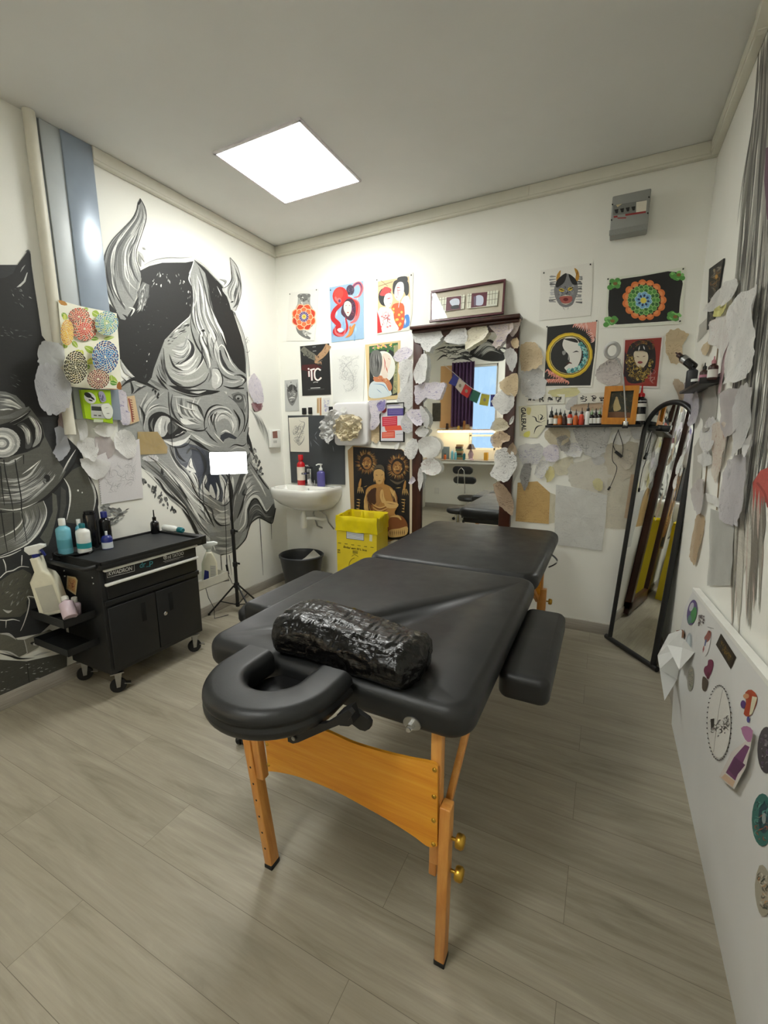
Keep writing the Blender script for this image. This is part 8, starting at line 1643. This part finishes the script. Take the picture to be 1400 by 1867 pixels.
# ------------------------------------------------------------------ the far side of the room, seen in the wall mirror
Z4c = Z(760, 680, 7.1833)
def vm(px, py, Y): return seen_in_mirror(px, py, Y)
class Seen:
    """a wall behind the viewer, addressed by where the wall mirror shows it"""
    n = Vector((0, 1, 0))
    def __init__(s, Y): s.Y = Y
    def at(s, px, py, d=0.0): return seen_in_mirror(px, py, s.Y+d)
FWP = Seen(YF)
YCT = -3.72; c0, c1 = vm(786, 838, YCT), vm(930, 848, YCT); zc, za = c0.z, c1.z
ct = thing('counter', 'long white counter on the far side of the room, seen in the mirror', 'counter', (.6, -3.95, 0))
b = MB(); b.box2((XL2+.005, YF+.002, zc-.02), (1.9, YCT, zc), bev=.003); b.build('worktop', plain('grey worktop', C(150, 146, 136), .4, 0, .03, 8), ct); b = MB(); b.box2((XL2+.005, YCT-.03, za), (1.9, YCT-.005, zc-.02)); b.build('apron', WHITEPL, ct)
b = MB(); b.box2((1.86, YF+.005, 0), (1.9, YCT-.005, za)); b.build('side_panel', WHITEPL, ct)
s0, s1 = vm(797, 784, YF+.20), vm(906, 784, YF+.20)
sh = thing('light_shelf', 'wooden shelf with a glowing warm strip light under it, seen in the mirror', 'shelf', (s0.x, YF+.1, s0.z)); b = MB(); b.box2((s0.x, YF+.002, s0.z-.012), (s1.x+.35, YF+.20, s0.z+.008)); b.build('board', BEECH, sh); b = MB(); b.box2((s0.x+.01, YF+.17, s0.z-.036), (s1.x+.34, YF+.195, s0.z-.012)); b.build('strip_light', emit('warm strip light', (1, .80, .46, 1), 12.0), sh)
p0, p1 = vm(824, 664, YF+.07), vm(862, 778, YF+.07); b = MB(); n = 60; vs = []
for k in range(n+1):
    f = k/n; xx = p0.x+(p1.x-p0.x)*f
    for z in (p0.z+.02, (p0.z+p1.z)/2, max(p1.z, s0.z+.02)): vs.append(Vector((xx, YF+.07+.022*math.sin(f*40), z)))
b.add(vs, [(k*3+j, k*3+j+1, k*3+j+4, k*3+j+3) for k in range(n) for j in (0, 1)], smooth=True); b.add([v+Vector((0, -.004, 0)) for v in vs], [(k*3+j+3, k*3+j+4, k*3+j+1, k*3+j) for k in range(n) for j in (0, 1)], smooth=True)
tag(b.build('curtain', plain('purple curtain cloth', C(74, 46, 80), .8, 0, .05, 20)), 'dark purple curtain beside the window, seen in the mirror', 'curtain')
p0, p1 = vm(804, 668, YF), vm(826, 780, YF); b = MB(); b.box2((p0.x, YF+.001, p1.z), (p1.x, YF+.012, p0.z)); tag(b.build('warm_lit_patch', plain('warm lit tan patch', C(222, 176, 120), .6, 0, .03, 6)), 'warm lit tan patch on the wall left of the purple curtain, seen in the mirror', 'board')  # patch standing in for tan wall, warm light put into its colour
a = Art(FWP, .004, Z4c); fl = thing('prayer_flags', 'string of small coloured flags hung across the room, seen in the mirror', 'flags', (.6, -3.4, 1.6)); FPL = Seen(-3.35)
FLG = [((490, 10), (550, 65), (510, 180), (412, 135), C(50, 56, 140)), ((550, 70), (635, 140), (575, 268), (500, 185), C(214, 200, 190)), ((630, 145), (722, 205), (665, 330), (572, 268), C(200, 40, 40)), ((735, 215), (835, 262), (785, 400), (685, 350), C(40, 110, 90)), ((845, 268), (955, 290), (930, 435), (815, 415), C(200, 190, 60)), ((965, 285), (1075, 285), (1075, 440), (960, 440), C(60, 60, 140))]
for q in FLG:
    a = Art(FPL, .0, Z4c); a.poly(list(q[:4]), q[4])
    if q[4][0] > .5: c_ = [sum(p[i] for p in q[:4])/4 for i in (0, 1)]; a.ell(c_[0], c_[1], 18, 24, C(150, 140, 120))
    a.build('flag', INK, fl)
b = MB(); b.tube([FPL.at(*p) for p in Z4c([(350, -110), (490, 5), (640, 140), (735, 212), (845, 262), (965, 283), (1080, 283), (1300, 220)])], .003, 6); b.build('string', plain('white string', C(220, 216, 206), .8), fl)
# brush painting above the window
a = Art(FWP, .0006, P4, 2e-5)
for k in range(70):
    x0, y0 = rm.uniform(270, 690), rm.uniform(560, 690); d = rm.uniform(60, 170); sgn = rm.choice((-1, 1)); a.stroke([(x0, y0), (x0+sgn*d*.4, y0+rm.uniform(-40, 10)), (x0+sgn*d, y0+rm.uniform(-50, 30))], rm.uniform(6, 20), rm.choice([K, KD, D, G, W]), 0, 0)
a.poly([(450, 640), (520, 560), (600, 540), (640, 580), (690, 640), (690, 690), (560, 690)], K, 3); fan(a, [(470, 650), (560, 560), (640, 590)], [(520, 680), (600, 620), (690, 650)], 18, 10, [G, L, D, M])
a.build('mural', MUR, WALL_FRONT, 'black brush strokes above the window')
q0, q1 = vm(776, 772, YF+.5), vm(786, 802, YF+.5); b = MB(); b.box2((XL2+.001, YF+.35, q1.z), (XL2+.012, YF+.62, q0.z), bev=.003); tag(b.build('picture', colmat('orange canvas', C(214, 140, 60), .6)), 'orange picture on the left wall of the far room part, seen in the mirror', 'picture')
# stool
ys = -3.30; g = lambda px, py, Y=ys: vm(px, py, Y)
base = g(846, 934); sx = base.x; zs = g(858, 905).z
ss = thing('stool', 'black padded stool with a chrome base and low back, seen in the mirror', 'stool', (sx, ys, 0))
b = MB(); b.lathe([(0, zs-.06), (.15, zs-.06), (.175, zs-.03), (.16, zs), (0, zs+.006)], 32, Matrix.Translation((sx+.07, ys, 0))); b.build('seat', LEATHER, ss)
for py0, py1, px0, px1 in ((849, 865, 826, 862), (868, 883, 827, 868)):
    q0, q1 = g(px0, py0, ys-.16), g(px1, py1, ys-.16); b = MB(); b.slab(q0.x, q1.x, q1.z, q0.z, -.02, .03, .055, .018); b.v = [Vector((v.x, ys-.16+v.z, v.y)) for v in b.v]; b.f = [f[::-1] for f in b.f]; b.build('backrest', LEATHER, ss)
b = MB(); b.tube([g(*p, ys-.12) for p in ((834, 884), (836, 858), (841, 853), (846, 858), (847, 884), (847, 900))], .008, 8); b.build('back_frame', CHROME, ss)
b = MB(); b.tube([(sx+.05, ys, .10), (sx+.05, ys, zs-.06)], .02, 12); b.build('gas_lift', CHROME, ss)
for k in range(5):
    t = 2*PI*k/5+.3; e = Vector((sx+.05+.20*math.cos(t), ys+.20*math.sin(t), .06)); b = MB(); b.tube([(sx+.05, ys, .13), (sx+.05+.1*math.cos(t), ys+.1*math.sin(t), .125), e], [.02, .018, .012], 8); ar_ = b.build('base_arm', CHROME, ss)
    b = MB(); b.lathe([(0, -.014), (.022, -.014), (.024, 0), (.022, .014), (0, .014)], 16, Matrix.Translation((e.x, e.y, .025)) @ Matrix.Rotation(t, 4, 'Z') @ Matrix.Rotation(PI/2, 4, 'X')); b.build('castor', RUBBER, ar_)
# things on the far counter and shelf
def onct(px, Y=-3.85): return Vector((vm(px, 836, Y).x, Y, zc))
GRN, BLU, PAP = plain('dull green', C(80, 110, 80), .6), plain('grey blue card', C(120, 136, 140), .6), plain('book pages', C(170, 140, 96), .7)
b = MB(); p = onct(812, -4.0); b.box((p.x, p.y, zc+.10), (.13, .03, .20), bev=.003); tag(b.build('box', BLU), 'grey blue box standing on the far counter, seen in the mirror', 'box')
for px, m_, h, lb in ((811, ORG, .09, 'orange bottle on the far counter in front of the grey blue box'), (824, LBLUE, .16, 'pale blue tube on the far counter, left of two'), (830, LBLUE, .14, 'pale blue tube on the far counter, right of two'), (846, TEALM, .12, 'teal bottle on the far counter beside the books')):
    bottle('bottle', lb, 'bottle', onct(px), prof(.022, h*.7, h*.15, .012, .003), capp(.013, h*.87, h*.13), m_, BLK if m_ is ORG else WHITE, n=14)
p = onct(837, -3.95)
for k in range(7):
    b = MB(); b.box((p.x+.006*math.sin(k*2.3), p.y, zc+.018+.034*k), (.12-.004*k, .09, .032), bev=.002); tag(b.build('book', [PAP, GRN, DBR][k % 3]), 'book %s of the pile on the far counter' % ['at the bottom', 'second from the bottom', 'third from the bottom', 'in the middle', 'third from the top', 'second from the top', 'on the top'][k], 'book', 'pile of books seen in the mirror')
p = onct(858, -3.86); bottle('table_lamp', 'small lamp with a dark shade on the far counter, seen in the mirror', 'table lamp', p, [(.05, 0), (.05, .006), (.03, .03), (.045, .09), (.02, .15), (.008, .17)], [(.075, .17), (.03, .25), (0, .25)], plain('patterned ceramic', C(170, 140, 150), .4), DBR)
p = onct(853, -3.775); b = MB(); b.lathe([(0, 0), (.03, .002), (.05, .012), (.048, .014), (.03, .006), (0, .006)], 32, Matrix.Translation(p)); tag(b.build('plate', WHITEPL), 'white plate at the front of the far counter, seen in the mirror', 'plate')
b = MB(); p = onct(886, -3.9); b.box((p.x, p.y, zc+.06), (.06, .06, .12), bev=.004); tag(b.build('box', colmat('amber yellow card', C(220, 160, 40), .5)), 'yellow box at the right of the far counter, seen in the mirror', 'box')
for px, h, w_, m_, lb in ((815, .10, .05, DBR, 'dark box on the far shelf under the warm lit tan patch'), (836, .06, .05, colmat('gold card', C(206, 170, 70), .4), 'golden box on the far shelf'), (846, .14, .05, AMB, 'brown figure on the far shelf, left of the window'), (852, .08, .09, PAP, 'tan box on the far shelf below the curtain')):
    q = vm(px, 783, YF+.10); b = MB(); b.lathe([(w_*.5, 0), (w_*.55, h*.3), (w_*.42, h*.7), (w_*.5, h*.9), (w_*.2, h)], 4 if 'box' in lb else 14, Matrix.Translation((q.x, YF+.10, s0.z+.008)) @ Matrix.Rotation(PI/4, 4, 'Z'), smooth='box' not in lb); tag(b.build('ornament', m_), lb+', seen in the mirror', 'ornament')
q0, q1 = vm(789, 735, YF), vm(803.5, 768, YF); b = MB(); b.box2((q0.x, YF+.001, q1.z), (q1.x, YF+.02, q0.z), bev=.003); tag(b.build('picture', plain('dark grey canvas', C(70, 68, 58), .7, 0, .2, 30)), 'dark square picture on the far wall, seen in the mirror', 'picture')
q0, q1 = vm(792, 889, YF), vm(800, 900, YF); b = MB(); b.box2((q0.x, YF+.001, q1.z), (q1.x, YF+.012, q0.z), bev=.002); tag(b.build('wall_socket', WHITEPL), 'white socket low on the far wall, seen in the mirror', 'socket')
